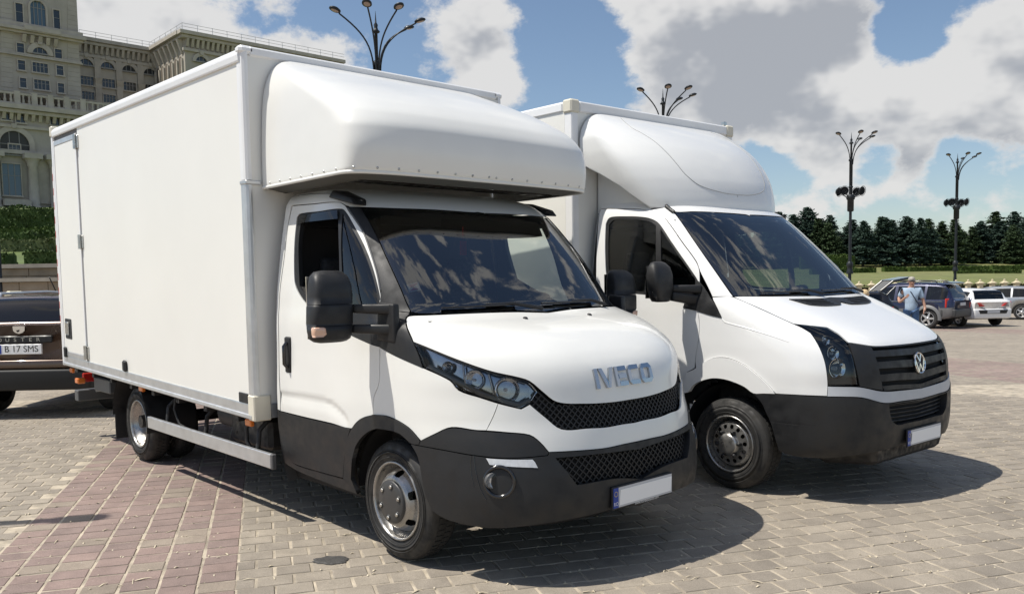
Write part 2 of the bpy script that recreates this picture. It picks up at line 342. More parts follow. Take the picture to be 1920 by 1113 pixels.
def strip(lf, pts, name, mt, parent, w=.006, h=.004, off=.0, mirror=True, closed=False, step=.04):
    """raised bead that follows a line on a body surface"""
    K = np.array([lf.L, 1.]); q = smooth_loop([np.array(lf.pt(p))*K for p in pts], closed, step); P, N = lf.S(q[:, 0]/lf.L, q[:, 1], off); m = len(P); vs = []; fs = []
    for i in range(m):
        t = P[(i+1) % m if closed else min(i+1, m-1)]-P[i-1 if closed else max(i-1, 0)]; b = np.cross(N[i], t); b /= np.linalg.norm(b)+1e-12
        vs += [P[i]-b*w/2, P[i]-b*w/4+N[i]*h, P[i]+b*w/4+N[i]*h, P[i]+b*w/2]
    for i in range(m if closed else m-1):
        k = (i+1) % m
        for j in range(3): fs.append((i*4+j, i*4+j+1, k*4+j+1, k*4+j))
    vs = np.array(vs); o = link(name, mesh(name, vs, fs, True), mt, parent)
    if mirror: return o, link(name, mesh(name, vs*np.array([1, -1, 1]), [f[::-1] for f in fs], True), mt, parent)
    return o
def surf_map(lf, me, u0z0, name, mt, parent, scale=1., off=0.):
    """bend a flat mesh (x to the truck's left, y up) onto a body surface near the centre line"""
    cz = u0z0[1]; cy = u0z0[0]; V = np.array([v.co[:] for v in me.vertices])*scale; out = []
    for x, y, d in V:
        yy = cy+x; u, _ = lf.pt(('y', abs(yy), cz+y)); p, n = lf.S(np.array([u]), np.array([cz+y])); p, n = p[0], n[0]
        sg = 1 if yy > 0 else -1; p = p*np.array([1, -sg, 1]); n = n*np.array([1, -sg, 1]); out.append(p+n*(off+d))
    f = [p.vertices[:] for p in me.polygons]; return link(name, mesh(name, out, f), mt, parent)
def text_mesh(body, size=1., extrude=.0, bold=0., spacing=1., bev=0.):
    c = bpy.data.curves.new('t', 'FONT'); c.body = body; c.size = size; c.extrude = extrude; c.offset = bold; c.space_character = spacing; c.align_x = 'CENTER'; c.align_y = 'CENTER'; c.bevel_depth = bev
    o = bpy.data.objects.new('t', c); COL.objects.link(o); dg = bpy.context.evaluated_depsgraph_get(); me = bpy.data.meshes.new_from_object(o.evaluated_get(dg)); bpy.data.objects.remove(o); bpy.data.curves.remove(c)
    return me

# ------------------------------------------------------------------ the paved square
PA = R_(26.1); E1 = np.array([math.cos(PA), -math.sin(PA)]); E2 = np.array([math.sin(PA), math.cos(PA)])   # course step, along the course
BL, BW = .203, .161                                     # paver length (along E2) and course height (along E1)
PINK = [(-3.16, -1.739), (9.3, 12.1), (21.5, 24.3), (-17.4, -14.6)]      # bands of pinkish pavers, measured along E2
def paver_material():
    m = bpy.data.materials.new('paver_stone'); m.use_nodes = True; nt = m.node_tree; N = nt.nodes; Lk = nt.links; b = N['Principled BSDF']
    def MA(op, a, c=None, d=None, clamp=False):
        n = N.new('ShaderNodeMath'); n.operation = op; n.use_clamp = clamp
        for i, v in enumerate((a, c, d)):
            if v is None: continue
            if isinstance(v, (int, float)): n.inputs[i].default_value = v
            else: Lk.new(v, n.inputs[i])
        return n.outputs[0]
    g = N.new('ShaderNodeNewGeometry'); pos = g.outputs['Position']
    def dot(v):
        n = N.new('ShaderNodeVectorMath'); n.operation = 'DOT_PRODUCT'; Lk.new(pos, n.inputs[0]); n.inputs[1].default_value = v; return n.outputs['Value']
    a = dot((E1[0], E1[1], 0)); o = dot((E2[0], E2[1], 0))
    pink = None
    for lo, hi in PINK:
        q = MA('MULTIPLY', MA('GREATER_THAN', o, lo), MA('LESS_THAN', o, hi)); pink = q if pink is None else MA('MAXIMUM', pink, q)
    row = MA('FLOOR', MA('DIVIDE', a, BW)); half = MA('MULTIPLY', MA('FLOORED_MODULO', row, 2.), MA('MULTIPLY', MA('SUBTRACT', 1., pink), BL/2))
    ocol = MA('DIVIDE', MA('SUBTRACT', MA('ADD', o, half), PINK[0][0]), BL); col = MA('FLOOR', ocol)
    fr = MA('SUBTRACT', MA('DIVIDE', a, BW), row); fc = MA('SUBTRACT', ocol, col)
    def edge(f, w): return MA('MINIMUM', f, MA('SUBTRACT', 1., f))
    da = MA('MULTIPLY', edge(fr, 0), BW); db = MA('MULTIPLY', edge(fc, 0), BL); dmin = MA('MINIMUM', da, db)
    cv = N.new('ShaderNodeCombineXYZ'); Lk.new(row, cv.inputs[0]); Lk.new(col, cv.inputs[1]); wn = N.new('ShaderNodeTexWhiteNoise'); Lk.new(cv.outputs[0], wn.inputs['Vector'])
    def noise(sc, det, rough=.6):
        n = N.new('ShaderNodeTexNoise'); Lk.new(pos, n.inputs['Vector']); n.inputs['Scale'].default_value = sc; n.inputs['Detail'].default_value = det; n.inputs['Roughness'].default_value = rough; return n.outputs[0]
    def mr(v, a0, a1, b0, b1):
        n = N.new('ShaderNodeMapRange'); Lk.new(v, n.inputs[0])
        for i, q in enumerate((a0, a1, b0, b1)): n.inputs[i+1].default_value = q
        return n.outputs[0]
    def mix(f, c0, c1, blend='MIX'):
        n = N.new('ShaderNodeMix'); n.data_type = 'RGBA'; n.blend_type = blend
        for i, v in ((0, f), (6, c0), (7, c1)):
            if isinstance(v, (int, float)): n.inputs[i].default_value = v
            elif isinstance(v, tuple): n.inputs[i].default_value = (*v, 1)
            else: Lk.new(v, n.inputs[i])
        return n.outputs[2]
    big = noise(.55, 4); mid = noise(5., 6, .65); fine = noise(160., 5, .7); sp = noise(38., 3, .5)
    beige = mix(wn.outputs['Value'], (.325, .282, .227), (.25, .218, .18)); pk = mix(wn.outputs['Value'], (.28, .205, .18), (.22, .168, .151))
    # a beige stone strays into the pink bands here and there
    stray = MA('GREATER_THAN', wn.outputs['Value'], .83); pk = mix(MA('MULTIPLY', stray, .7), pk, (.30, .255, .20))
    c = mix(pink, beige, pk)
    c = mix(1., c, mr(mid, .25, .75, .78, 1.18), 'MULTIPLY'); c = mix(1., c, mr(big, .3, .7, .88, 1.1), 'MULTIPLY'); c = mix(1., c, mr(fine, .3, .7, .70, 1.26), 'MULTIPLY')
    oil = mr(noise(1.7, 6, .6), .62, .75, 0., .38); c = mix(oil, c, (.13, .115, .10))
    chalk = MA('MULTIPLY', mr(sp, .69, .74, 0., .8), mr(mid, .5, .62, 0, 1)); c = mix(chalk, c, (.5, .45, .38))
    # sand in the joints (only the bed and the far paving show it: the stones themselves end before it)
    jw = mr(dmin, .0045, .0085, 1., 0.); jc = mix(mr(noise(9., 4), .4, .6, 0, 1), (.46, .40, .31), (.24, .205, .16)); c = mix(jw, c, jc)
    Lk.new(c, b.inputs['Base Color']); b.inputs['Roughness'].default_value = .82; b.inputs['Specular IOR Level'].default_value = .35
    bp = N.new('ShaderNodeBump'); bp.inputs['Strength'].default_value = .55; bp.inputs['Distance'].default_value = .004
    Lk.new(MA('ADD', MA('MULTIPLY', fine, .55), MA('ADD', MA('MULTIPLY', mid, .5), MA('MULTIPLY', jw, -1.1))), bp.inputs['Height']); Lk.new(bp.outputs[0], b.inputs['Normal'])
    return m
PAVER = paver_material()
SAND = mat('joint_sand', (.43, .37, .285), .95, var=.3, vscale=9, bump=.5, bscale=120, dirt=.7, dirtcol=(.12, .10, .08))
def in_pink(o): return any(lo-.001 <= o <= hi+.001 for lo, hi in PINK)
def ground_from_rc(a, o): return E1*a+E2*o
ctr = np.array([CAM_POS[0], CAM_POS[1]]); view2 = CF[:2]/np.linalg.norm(CF[:2]); rgt2 = CR[:2]/np.linalg.norm(CR[:2])
def gz(p):                       # the square falls gently away beyond the trucks, on the right-hand side
    d = np.array(p[:2])-ctr; dep, lat = d@view2, d@rgt2; t = min(1, max(0, (lat+3)/9)); t = t*t*(3-2*t)
    return -t*float(np.interp(dep, [13.5, 31, 46, 61, 1e4], [0, .35, .36, .05, .05]))
V = []; nx, ny = 30, 34; deps = np.r_[-900, -60, 0, 8, 13.5, np.linspace(16, 61, 16), 64, 80, 120, 250, 1500]; lats = np.r_[-1500, -300, -60, -20, -8, np.linspace(-3, 6, 8), 12, 20, 40, 80, 300, 1500]
for dp in deps:
    for la in lats: q = ctr+view2*dp+rgt2*la; V.append((q[0], q[1], -.012+gz(q)))
n = len(lats); ground = link('ground', mesh('ground', V, [(i*n+j, i*n+j+1, (i+1)*n+j+1, (i+1)*n+j) for i in range(len(deps)-1) for j in range(n-1)]), PAVER); tag(ground, kind='structure')
# paving within sight is laid stone by stone on a sand bed
RAD = 13.0
stones = []
for r in range(-140, 140):
    for c in range(-140, 140):
        a = (r+.5)*BW; o0 = PINK[0][0]+c*BL; o = o0+BL/2
        if not in_pink(o): o -= (r % 2)*BL/2
        if not (in_pink(o) == in_pink(o0+BL/2)) and not in_pink(o0+BL/2): pass
        p = ground_from_rc(a, o); d = p-ctr; dist = np.hypot(*d)
        if dist > RAD or dist < 1.4: continue
        dep = d@view2; lat = abs(d[0]*(-view2[1])+d[1]*view2[0])
        if dep < 1. or lat > dep*.70+.6: continue
        stones.append((dist, r, a, o, p))
stones.sort(key=lambda t: t[0])
def stone_template(seed):
    q = random.Random(seed); hx, hy = BW/2-.0028-q.random()*.0015, BL/2-.0038-q.random()*.0022; ch = .005+q.random()*.004; v = []
    for k, (sx, sy) in enumerate(((-1, -1), (1, -1), (1, 1), (-1, 1))):
        e = [q.uniform(-.002, .002) for _ in range(2)]; v.append((sx*hx+e[0], sy*hy+e[1], -.03))
    for k in range(4): v.append((v[k][0], v[k][1], -ch))
    for k, (sx, sy) in enumerate(((-1, -1), (1, -1), (1, 1), (-1, 1))): v.append((v[k][0]-sx*ch, v[k][1]-sy*ch, 0.))
    f = [(8, 9, 10, 11)]+[(i, (i+1) % 4, 4+(i+1) % 4, 4+i) for i in range(4)]+[(4+i, 4+(i+1) % 4, 8+(i+1) % 4, 8+i) for i in range(4)]
    return v, f
TPL = [stone_template(k) for k in range(12)]; TPLM = []
for v, f in TPL:
    me = mesh('paver', v, f); me.materials.append(PAVER); TPLM.append(me)
rest_v, rest_f = [], []; ang0 = math.atan2(E1[1], E1[0])
# which stones show: skip those under the vehicles' wheels' own area for the 300 picked
shown = 0
for dist, r, a, o, p in stones:
    t = random.randrange(12); dz = random.uniform(-.0035, .0); tilt = [random.uniform(-.008, .008) for _ in range(2)]
    d = p-ctr; dep = d@view2; lat = d@np.array([view2[1], -view2[0]])
    P3 = np.array([p[0], p[1], 0])-CAM_POS; zc = P3@CF; X = PPX+FPX*(P3@CR)/zc; Y = PPY-FPX*(P3@CU)/zc
    hidden = (-1.0 < p[1] < 1.0 and -6 < p[0] < 1.0)
    if shown < 300 and -20 < X < 1940 and Y < 1135 and not hidden:
        ob = link('paver', TPLM[t], None, ground, (p[0], p[1], dz), ang0); ob.rotation_euler = (tilt[0], tilt[1], ang0+random.uniform(-.006, .006)); shown += 1
    else:
        v, f = TPL[t]; k = len(rest_v); ca, sa = math.cos(ang0), math.sin(ang0)
        for x, y, z in v: rest_v.append((p[0]+ca*x-sa*y, p[1]+sa*x+ca*y, z+dz+(tilt[1]*x+tilt[0]*y if z > -.02 else 0)))
        rest_f += [tuple(i+k for i in q) for q in f]
tag(link('paving_stones', mesh('paving_stones', rest_v, rest_f), PAVER, ground), kind='stuff')
# sand bed between the stones
hull = [ctr+view2*q[0]+np.array([view2[1], -view2[0]])*q[1] for q in ((.6, -1.3), (.6, 1.3), (12.4, 9.0), (12.4, -9.0))]
bed = link('sand_bed', mesh('sand_bed', [(p[0], p[1], -.0058) for p in hull], [(3, 2, 1, 0)]), SAND); tag(bed, kind='structure')
# loose grit, straw and leaf litter on the joints
mb = MB()
for k in range(1500):
    dd = 2.4+7*random.random()**1.3; la = random.uniform(-.68, .68)*dd; p = ctr+view2*dd+np.array([view2[1], -view2[0]])*la
    if random.random() < .6:
        oo = p@E2; aa = round((p@E1)/BW)*BW+random.uniform(-.01, .01); p = E1*aa+E2*oo
    L = random.uniform(.006, .03) if random.random() < .9 else random.uniform(.04, .09); w = random.uniform(.002, .005); an = random.uniform(0, 3.14); c, s_ = math.cos(an), math.sin(an)
    P = lambda x, y, z: (p[0]+c*x-s_*y, p[1]+s_*x+c*y, z)
    mb.add([P(-L/2, -w, .001), P(L/2, -w*.5, .002), P(L/2, w*.5, .002), P(-L/2, w, .001), P(0, -w, .006), P(0, w, .006)], [(0, 4, 5, 3), (4, 1, 2, 5), (0, 1, 4), (5, 2, 3)])
tag(mb.build('straw_litter', mat('straw', (.52, .45, .33), .9, var=.3, vscale=3)), 'pale bits of straw and grit scattered over the paving', 'litter', kind='stuff')
# worn patches: tar spots
def tar(px, py, w, h, sd, name='tar_patch', label='', m=None, mt=None):
    c = F1.P(px, py, 'z', 0); q = random.Random(sd); n = 22; ax = np.array([view2[1], -view2[0]]); v = [(c[0], c[1], .0065)]; v2 = []
    for i in range(n):
        t = 2*math.pi*i/n; rr = 1+q.uniform(-.16, .16); d = ax*math.cos(t)*w*rr+view2*math.sin(t)*h*rr; v.append((c[0]+d[0]*.85, c[1]+d[1]*.85, .006)); v2.append((c[0]+d[0], c[1]+d[1], .0005))
    f = [(0, 1+i, 1+(i+1) % n) for i in range(n)]+[(1+i, n+1+i, n+1+(i+1) % n, 1+(i+1) % n) for i in range(n)]
    tag(link(name, mesh(name, v+v2, f), mt or mat('tar', (.06, .057, .054), .8, var=.25, vscale=30, bump=.6, bscale=150)), label, 'tar')
tar(622, 1049, .105, .075, 3, label='round dark tar patch on the paving beside the front wheel')
tar(1440, 977, .04, .07, 5, name='tar_spot', label='small dark tar spot on the sunlit paving before the van shadow') if False else None

# ------------------------------------------------------------------ wheels shared by the trucks
def wheel_meshes(R, W, rim, style):
    """axis along +Z (outer face at z = 0, tyre runs to -W)"""
    d = {}
    t = MB(); prof = [(rim-.012, -.022), (rim+.012, -.012), (rim+.03, -.004), (rim+.05, -.0), ((R+rim)/2, .004), (R-.075, .002), (R-.045, -.004), (R-.022, -.014), (R-.010, -.026), (R-.004, -.04),
                      (R, -.055), (R, -W+.055), (R-.004, -W+.04), (R-.022, -W+.014), (R-.06, -W), (rim, -W+.01)]
    t.lathe(prof, 64)
    # tread blocks and grooves standing proud of the carcass
    nb = 58
    for i in range(nb):
        a = 2*math.pi*(i+.0)/nb
        for k, (z0, z1) in enumerate(((-.020, -.050), (-.060, -W/2+.004), (-W/2-.004, -W+.060), (-W+.050, -W+.020))):
            sh = (.3 if k % 2 else -.3)*2*math.pi/nb; a0 = a+sh+(.5*2*math.pi/nb if k in (1, 2) else 0); a1 = a0+2*math.pi/nb*.74
            r0 = R-.012; r1 = R+.004 if 0 < k < 3 else R-.002; V = []
            for rr in (r0, r1):
                for aa, zz in ((a0, z0), (a1, z0), (a1, z1), (a0, z1)):
                    rq = rr-(.012 if zz in (-.020, -W+.020) else 0); V.append((rq*math.cos(aa), rq*math.sin(aa), zz))
            t.add(V, [(4, 5, 6, 7), (0, 1, 5, 4), (1, 2, 6, 5), (2, 3, 7, 6), (3, 0, 4, 7)])
    # raised sidewall lettering band and rim protector rings
    for rr in (rim+.028, R-.055): t.lathe([(rr-.0025, .003), (rr-.001, .0062), (rr+.001, .0062), (rr+.0025, .003)], 64)
    d['tyre'] = t.mesh('tyre')
    r = MB()
    r.lathe([(rim+.004, -.022), (rim+.006, -.008), (rim, -.002), (rim-.008, -.004), (rim-.012, -.02), (rim-.016, -.045), (rim-.03, -.055), (rim-.034, -.09 if style == 'bulge' else -.12), (rim-.05, -.10 if style == 'bulge' else -.15)], 64)
    d['rim'] = r.mesh('rim')
    return d
def disc_with_holes(prof, nh, r_in, r_out, hw, mat_n=168, depth=.012):
    """lathe surface (r,z) with nh rounded hand holes; returns MB"""
    mb = MB(); n = mat_n; m = len(prof); V = []; keep = []
    for r, z in prof: V += [(r*math.cos(2*math.pi*j/n), r*math.sin(2*math.pi*j/n), z) for j in range(n)]
    F = []
    for i in range(m-1):
        for j in range(n):
            rc = (prof[i][0]+prof[i+1][0])/2; a = (2*math.pi*(j+.5)/n) % (2*math.pi/nh); a = min(a, 2*math.pi/nh-a)*rc
            t = (rc-(r_in+r_out)/2)/((r_out-r_in)/2)
            if abs(t) < 1 and a < hw*math.sqrt(max(0, 1-t**4)): continue
            F.append((i*n+j, i*n+(j+1) % n, (i+1)*n+(j+1) % n, (i+1)*n+j))
    mb.add(V, F, True); return mb
def fine_prof(pts, n):
    p = np.array(pts); a = np.r_[0, np.cumsum(np.hypot(*np.diff(p, axis=0).T))]; q = np.linspace(0, a[-1], n); return list(zip(np.interp(q, a, p[:, 0]), np.interp(q, a, p[:, 1])))
def nuts(mr, m, e):
    for i in range(6): a = 2*math.pi*i/6; link('wheel_nut', mr[0], m, e, (mr[1]*math.cos(a), mr[1]*math.sin(a), 0))
def make_wheel(parent, loc, side, R, W, rim, style, rot=.2):
    """side -1: outer face looks to -y"""
    e = thing('wheel', None, None, loc); e.parent = parent
    for k in ('label', 'category'):
        if k in e: del e[k]
    e.rotation_euler = Vector((0, side, 0)).to_track_quat('Z', 'Y').to_euler(); e.rotation_euler.rotate_axis('Z', rot)
    key = (R, W, rim, style)
    if key not in WH: WH[key] = wheel_meshes(*key)
    link('tyre', WH[key]['tyre'], RUBBER, e); link('rim', WH[key]['rim'], SILVER, e)
    if style == 'bulge':      # front steel wheel with the disc bulging outwards
        k2 = key+('d',)
        if k2 not in WH:
            mb = disc_with_holes(fine_prof([(rim-.034, -.085), (rim-.045, -.055), (rim-.06, -.022), (rim-.075, .0), (rim-.09, .012), (.105, .018)], 64), 6, .150, .180, .024); WH[k2] = mb.mesh('disc')
            back = MB().lathe([(rim-.03, -.11), (.05, -.11)], 32); WH[k2+('b',)] = back.mesh('backing')
            hc = MB(); hc.lathe([(.128, .014), (.127, .024), (.118, .030), (.07, .034), (.0005, .036)], 40)
            for i in range(6):
                a = 2*math.pi*i/6; hc.lathe([(.019, .030), (.0185, .0345), (.016, .036)], 16, Matrix.Translation((  .094*math.cos(a),   .094*math.sin(a), 0)))
            WH[k2+('h',)] = hc.mesh('hub_cap'); WH[k2+('n',)] = (MB().lathe([(.013, .03), (.013, .039), (.010, .042), (.0005, .043)], 6, sm=False).mesh('wheel_nut'), .094)
        link('disc', WH[k2], SILVER, e); link('backing', WH[k2+('b',)], DARK, e); link('hub_cap', WH[k2+('h',)], mat('hub_cap_grey', (.045, .044, .043), .42, var=.1), e); nuts(WH[k2+('n',)], STEEL, e)
    elif style == 'dish':     # rear dual wheel, disc set far in
        k2 = key+('d',)
        if k2 not in WH:
            WH[k2] = MB().lathe([(rim-.034, -.11), (rim-.04, -.13), (rim-.055, -.15), (rim-.075, -.158), (.10, -.165), (.095, -.15), (.085, -.13), (.06, -.12), (.0005, -.118)], 48).mesh('disc')
            WH[k2+('n',)] = (MB().lathe([(.014, -.165), (.014, -.145), (.010, -.14), (.0005, -.14)], 6, sm=False).mesh('wheel_nut'), .118)
        link('disc', WH[k2], SILVER, e); nuts(WH[k2+('n',)], STEEL, e)
    else:                     # steel wheel of the other van
        k2 = key+('d',)
        if k2 not in WH:
            WH[k2] = disc_with_holes(fine_prof([(rim-.034, -.09), (rim-.04, -.05), (rim-.055, -.028), (rim-.09, -.018), (.085, -.012), (.07, .004)], 56), 14, .118, .150, .014).mesh('disc')
            WH[k2+('b',)] = MB().lathe([(rim-.03, -.11), (.05, -.11)], 32).mesh('backing')
            hc = MB(); hc.lathe([(.085, -.008), (.083, .012), (.07, .022), (.05, .026), (.0005, .027)], 40); WH[k2+('h',)] = hc.mesh('hub_cap'); WH[k2+('n',)] = (MB().lathe([(.015, -.014), (.015, .012), (.012, .02), (.0005, .021)], 12).mesh('wheel_nut'), .100)
        link('disc', WH[k2], SILVER, e); link('backing', WH[k2+('b',)], DARK, e); link('hub_cap', WH[k2+('h',)], SILVER, e); nuts(WH[k2+('n',)], BLACKP, e)
    return e
WH = {}
def wheel_well(name, parent, cx, y_out, y_in, r, zc=.36):
    mb = MB(); n = 20; V = []; sgn = 1 if y_in > y_out else -1
    for y in (y_out, y_in):
        for i in range(n+1):
            a = math.pi*i/n-.0; V.append((cx+r*math.cos(a), y, zc+r*math.sin(a)))
    F = [(i, i+1, n+2+i, n+1+i) for i in range(n)]+[tuple(range(n+1, 2*n+2))]
    mb.add(V, F, True)
    return mb.build(name, DARK, parent)

# ------------------------------------------------------------------ the near box truck
INT = mat('interior_trim', (.03, .031, .034), .7, var=.1)
T1 = thing('box_truck', 'white box truck with black A-pillars, chrome letters on its bonnet and a bulky roof fairing', 'truck')
XR = -1.27
cab1 = Loft([(.20, .93, .0, .93, 3.0, XR), (.26, 1.01, .0, .965, 3.1, XR), (.34, 1.055, .0, .985, 3.2, XR), (.45, 1.07, .0, 1.0, 3.2, XR), (.58, 1.065, -.02, 1.012, 3.1, XR), (.68, 1.05, -.05, 1.02, 3.0, XR),
             (.78, 1.03, -.08, 1.024, 2.95, XR), (.88, 1.005, -.1, 1.024, 2.9, XR), (.98, .985, -.1, 1.021, 2.9, XR), (1.06, .967, -.1, 1.018, 2.95, XR), (1.13, .94, -.12, 1.016, 3.0, XR), (1.20, .885, -.15, 1.014, 3.1, XR),
             (1.27, .79, -.2, 1.013, 3.2, XR), (1.33, .665, -.28, 1.012, 3.35, XR), (1.38, .51, -.4, 1.01, 3.6, XR), (1.42, .34, -.5, 1.007, 3.7, XR), (1.46, .27, -.5, 1.003, 3.6, XR), (1.56, .19, -.55, .996, 3.6, XR),
             (1.75, .03, -.65, .972, 3.65, XR), (1.92, -.13, -.78, .947, 3.7, XR), (2.08, -.30, -.9, .918, 3.7, XR), (2.15, -.40, -.95, .905, 3.5, XR), (2.20, -.50, -1.0, .88, 3.2, XR), (2.235, -.62, -1.05, .84, 3.0, XR)], F1, nz=190, ns=170)
T1W = cab1
A_top = (655, 388.5); A_in_top = (676, 389)
# outlines in photo pixels
hood_side = [(775, 641), (800, 651), (858.6, 674.7), (922, 696.4), (970, 707), (993, 714.5), (1016.8, 734), (1044.5, 753.7)]
hood_lip = [(1095.9, 757), (1140, 755), (1165, 752)]
panel(cab1, [('c', 1.418), (960, 585), (877, 587.5), (800, 591), (768, 592.5), (761.7, 598), (764, 615)]+hood_side+hood_lip+[('c', .931)], 'hood', WHITE, T1, mode='centre', gap=.003, step=.028)
# fender between hood, headlight, door gap and wheel arch
arch_out = [(645.6, 896), (648, 858), (654.5, 817), (672.5, 788), (699.5, 777), (730, 780.6), (766, 800.4), (789.3, 825.6)]
door_front = [(712, 651), (712, 680), (710, 720), (701, 745), (699.5, 777)]
black_line = [(712, 651), (738, 665), (793, 689.5)]
lamp_low = [(793, 689.5), (795, 691), (842.8, 712), (858.6, 730), (900, 744), (937.7, 755.7)]
gap_fb = [(933.8, 759.7), (925, 780), (912, 806)]
black_top = [(912, 806), (894, 806), (846.8, 800.4), (815, 813), (787.4, 825)]
panel(cab1, [(712, 651), (738, 665), (793, 689.5), (842.8, 713), (858.6, 731), (900, 745), (934, 756), (925, 780), (912, 806.5), (894, 806), (846.8, 800.4), (815, 813), (789.3, 825.6), (766, 800.4), (730, 780.6), (699.5, 777), (701, 745), (710, 720), (712, 680)],
      'fender', WHITE, T1, gap=.002)
# front band: lamp end, grille surround
panel(cab1, [(934, 756), (977, 766.5), (993, 757.7), (1022, 782), (1052, 804), (1100, 802.5), (1135, 800.5), (1165, 795), ('c', .804), ('c', .699), (1165, 833), (1135, 839.5), (1080, 844.5), (1028.7, 847), (1012.8, 829), (993, 815), (950, 810), (912, 806.5), (925, 780)], 'bumper_band', WHITE, T1, mode='centre', off=.004, gap=.002)
# recessed grille
def honeycomb(lf, outline, parent, name, back_off, bar_off, cell=.034):
    K = np.array([lf.L, 1.]); lp = smooth_loop([np.array(lf.pt(q))*K for q in outline], step=.03)
    hw = panel(lf, outline, name, mat('grille_back', (.006, .006, .007), .6), parent, off=back_off, gap=0, mode='centre', flange=0)
    mb = MB(); lo, hi = lp.min(0), lp.max(0); ry = cell*.52
    def bar(p, q, w=.0035):
        m = np.array([(p[0]+q[0])/2, (p[1]+q[1])/2])[None]
        if not inside(lp, m)[0]: return
        pts = np.array([p, q]); P, N = lf.S(pts[:, 0]/lf.L, pts[:, 1], bar_off); t = P[1]-P[0]; t /= np.linalg.norm(t)+1e-9; b = np.cross(N[0], t)*w
        V = [P[0]-b, P[1]-b, P[1]+b, P[0]+b]; V2 = [v-N[0]*.012 for v in V]
        for s in (1, -1): mb.add([np.array(v)*np.array([1, s, 1]) for v in V+V2], [(0, 1, 2, 3), (0, 1, 5, 4), (2, 3, 7, 6)])
    rows = int((hi[1]-lo[1])/ry)+2; cols = int((hi[0]-lo[0])/cell)+2
    for r in range(rows):
        for c in range(-1, cols):
            x = lo[0]-.0+(c+(.5 if r % 2 else 0))*cell; y = lo[1]+r*ry
            bar((x, y), (x+cell*.5, y+ry)); bar((x, y), (x-cell*.5, y+ry))
    g = mb.build('grille_mesh', mat('grille_bar', (.011, .011, .012), .6), hw); return hw
grille_out = [(1008.9, 733), (1016.8, 735), (1044.5, 755), (1095.9, 758), (1140, 756), (1165, 753), ('c', .930), ('c', .806), (1165, 794), (1135, 799.5), (1100, 801.5), (1052, 803), (1022, 781), (993, 756.7), (1002, 745)]
honeycomb(cab1, grille_out, T1, 'upper_grille', -.045, -.018, .036)
# black lower bumper, fender cladding and the lower grille
clad = [(787.4, 826), (815, 814), (846.8, 801.5), (894, 807), (950, 811), (993, 816), (1012.8, 830), (1028.7, 848), (1026, 853), (950, 858), (890, 852.6), (830, 842), (773.6, 831.5)]
panel(cab1, clad, 'bumper_cladding', BLACKP, T1, off=.006, gap=.0015, flange=.02)
lg = [(1040, 858), (1100, 853), (1160, 846), ('c', .655), ('c', .49), (1150, 896), (1080, 908)]
bump_out = [(773.6, 832), (830, 843), (890, 853.6), (950, 859), (1027, 853.5), (1030, 847.5), (1080, 845), (1135, 840), (1165, 833.5), ('c', .697), ('c', .655), (1160, 846), (1100, 853), (1040, 858), (1080, 908), (1150, 896), ('c', .49), ('c', .335), (1165, 948.5), (1135, 955), (1016.8, 979), (922, 987), (850.7, 975), (829, 966), (813, 955), (800, 925), (793, 890), (786, 855)]
drl = [(912, 857.5), (955, 860), (998, 860), (1003, 866), (1008, 877), (960, 875), (919, 871)]
fogc = (923.9, 900)
panel(cab1, bump_out, 'bumper', BLACKP, T1, off=.012, gap=.001, mode='centre', flange=.05, step=.026, holes=[drl])
honeycomb(cab1, lg, T1, 'lower_grille', -.05, -.02, .04)
panel(cab1, drl, 'indicator_lamp', mat('indicator_lens', (.62, .63, .65), .12, coat=1., var=.1, vscale=40), T1, off=.015, gap=.002, flange=.01)
# fog lamps: dark ring, bowl, bulb
p, n = cab1.at(fogc, .012); p2, n2 = cab1.at((937, 902), .012)
for s in (1, -1):
    fl = thing('fog_lamp', None, None, (0, 0, 0)); fl.parent = T1
    for k in ('label', 'category'):
        if k in fl: del fl[k]
    M = axM(p2*np.array([1, s, 1]), n2*np.array([1, s, 1])); MB().lathe([(.088, -.003), (.086, .008), (.078, .011), (.070, .006), (.064, -.008)], 36, M).build('bezel', BLACKG, fl)
    MB().lathe([(.064, -.006), (.0005, -.010)], 30, M).build('recess', DARK, fl)
    M = axM(p*np.array([1, s, 1])-n*np.array([1, s, 1])*.002, Vector((1, -.25*s*-1, 0)) if s == -1 else Vector((1, -.25, 0))); MB().lathe([(.042, -.01), (.044, .004), (.040, .010)], 28, M).build('ring', GREYP, fl); MB().lathe([(.040, .009), (.034, .004), (.016, -.002), (.0005, -.003)], 12, M, sm=False).build('reflector', mat('fog_reflector', (.75, .75, .76), .25, metal=.6), fl)
    MB().lathe([(.040, .010), (.03, .013), (.0005, .015)], 28, M).build('lens', CLEAR, fl)
strip(cab1, [(890, 853), (893, 880), (902, 915), (913, 935)], 'bumper_seam', BLACKG, T1, w=.006, h=.003, off=.012)
strip(cab1, [(885, 853), (884, 880), (890, 910)], 'bumper_seam', BLACKG, T1, w=.005, h=.002, off=.012)
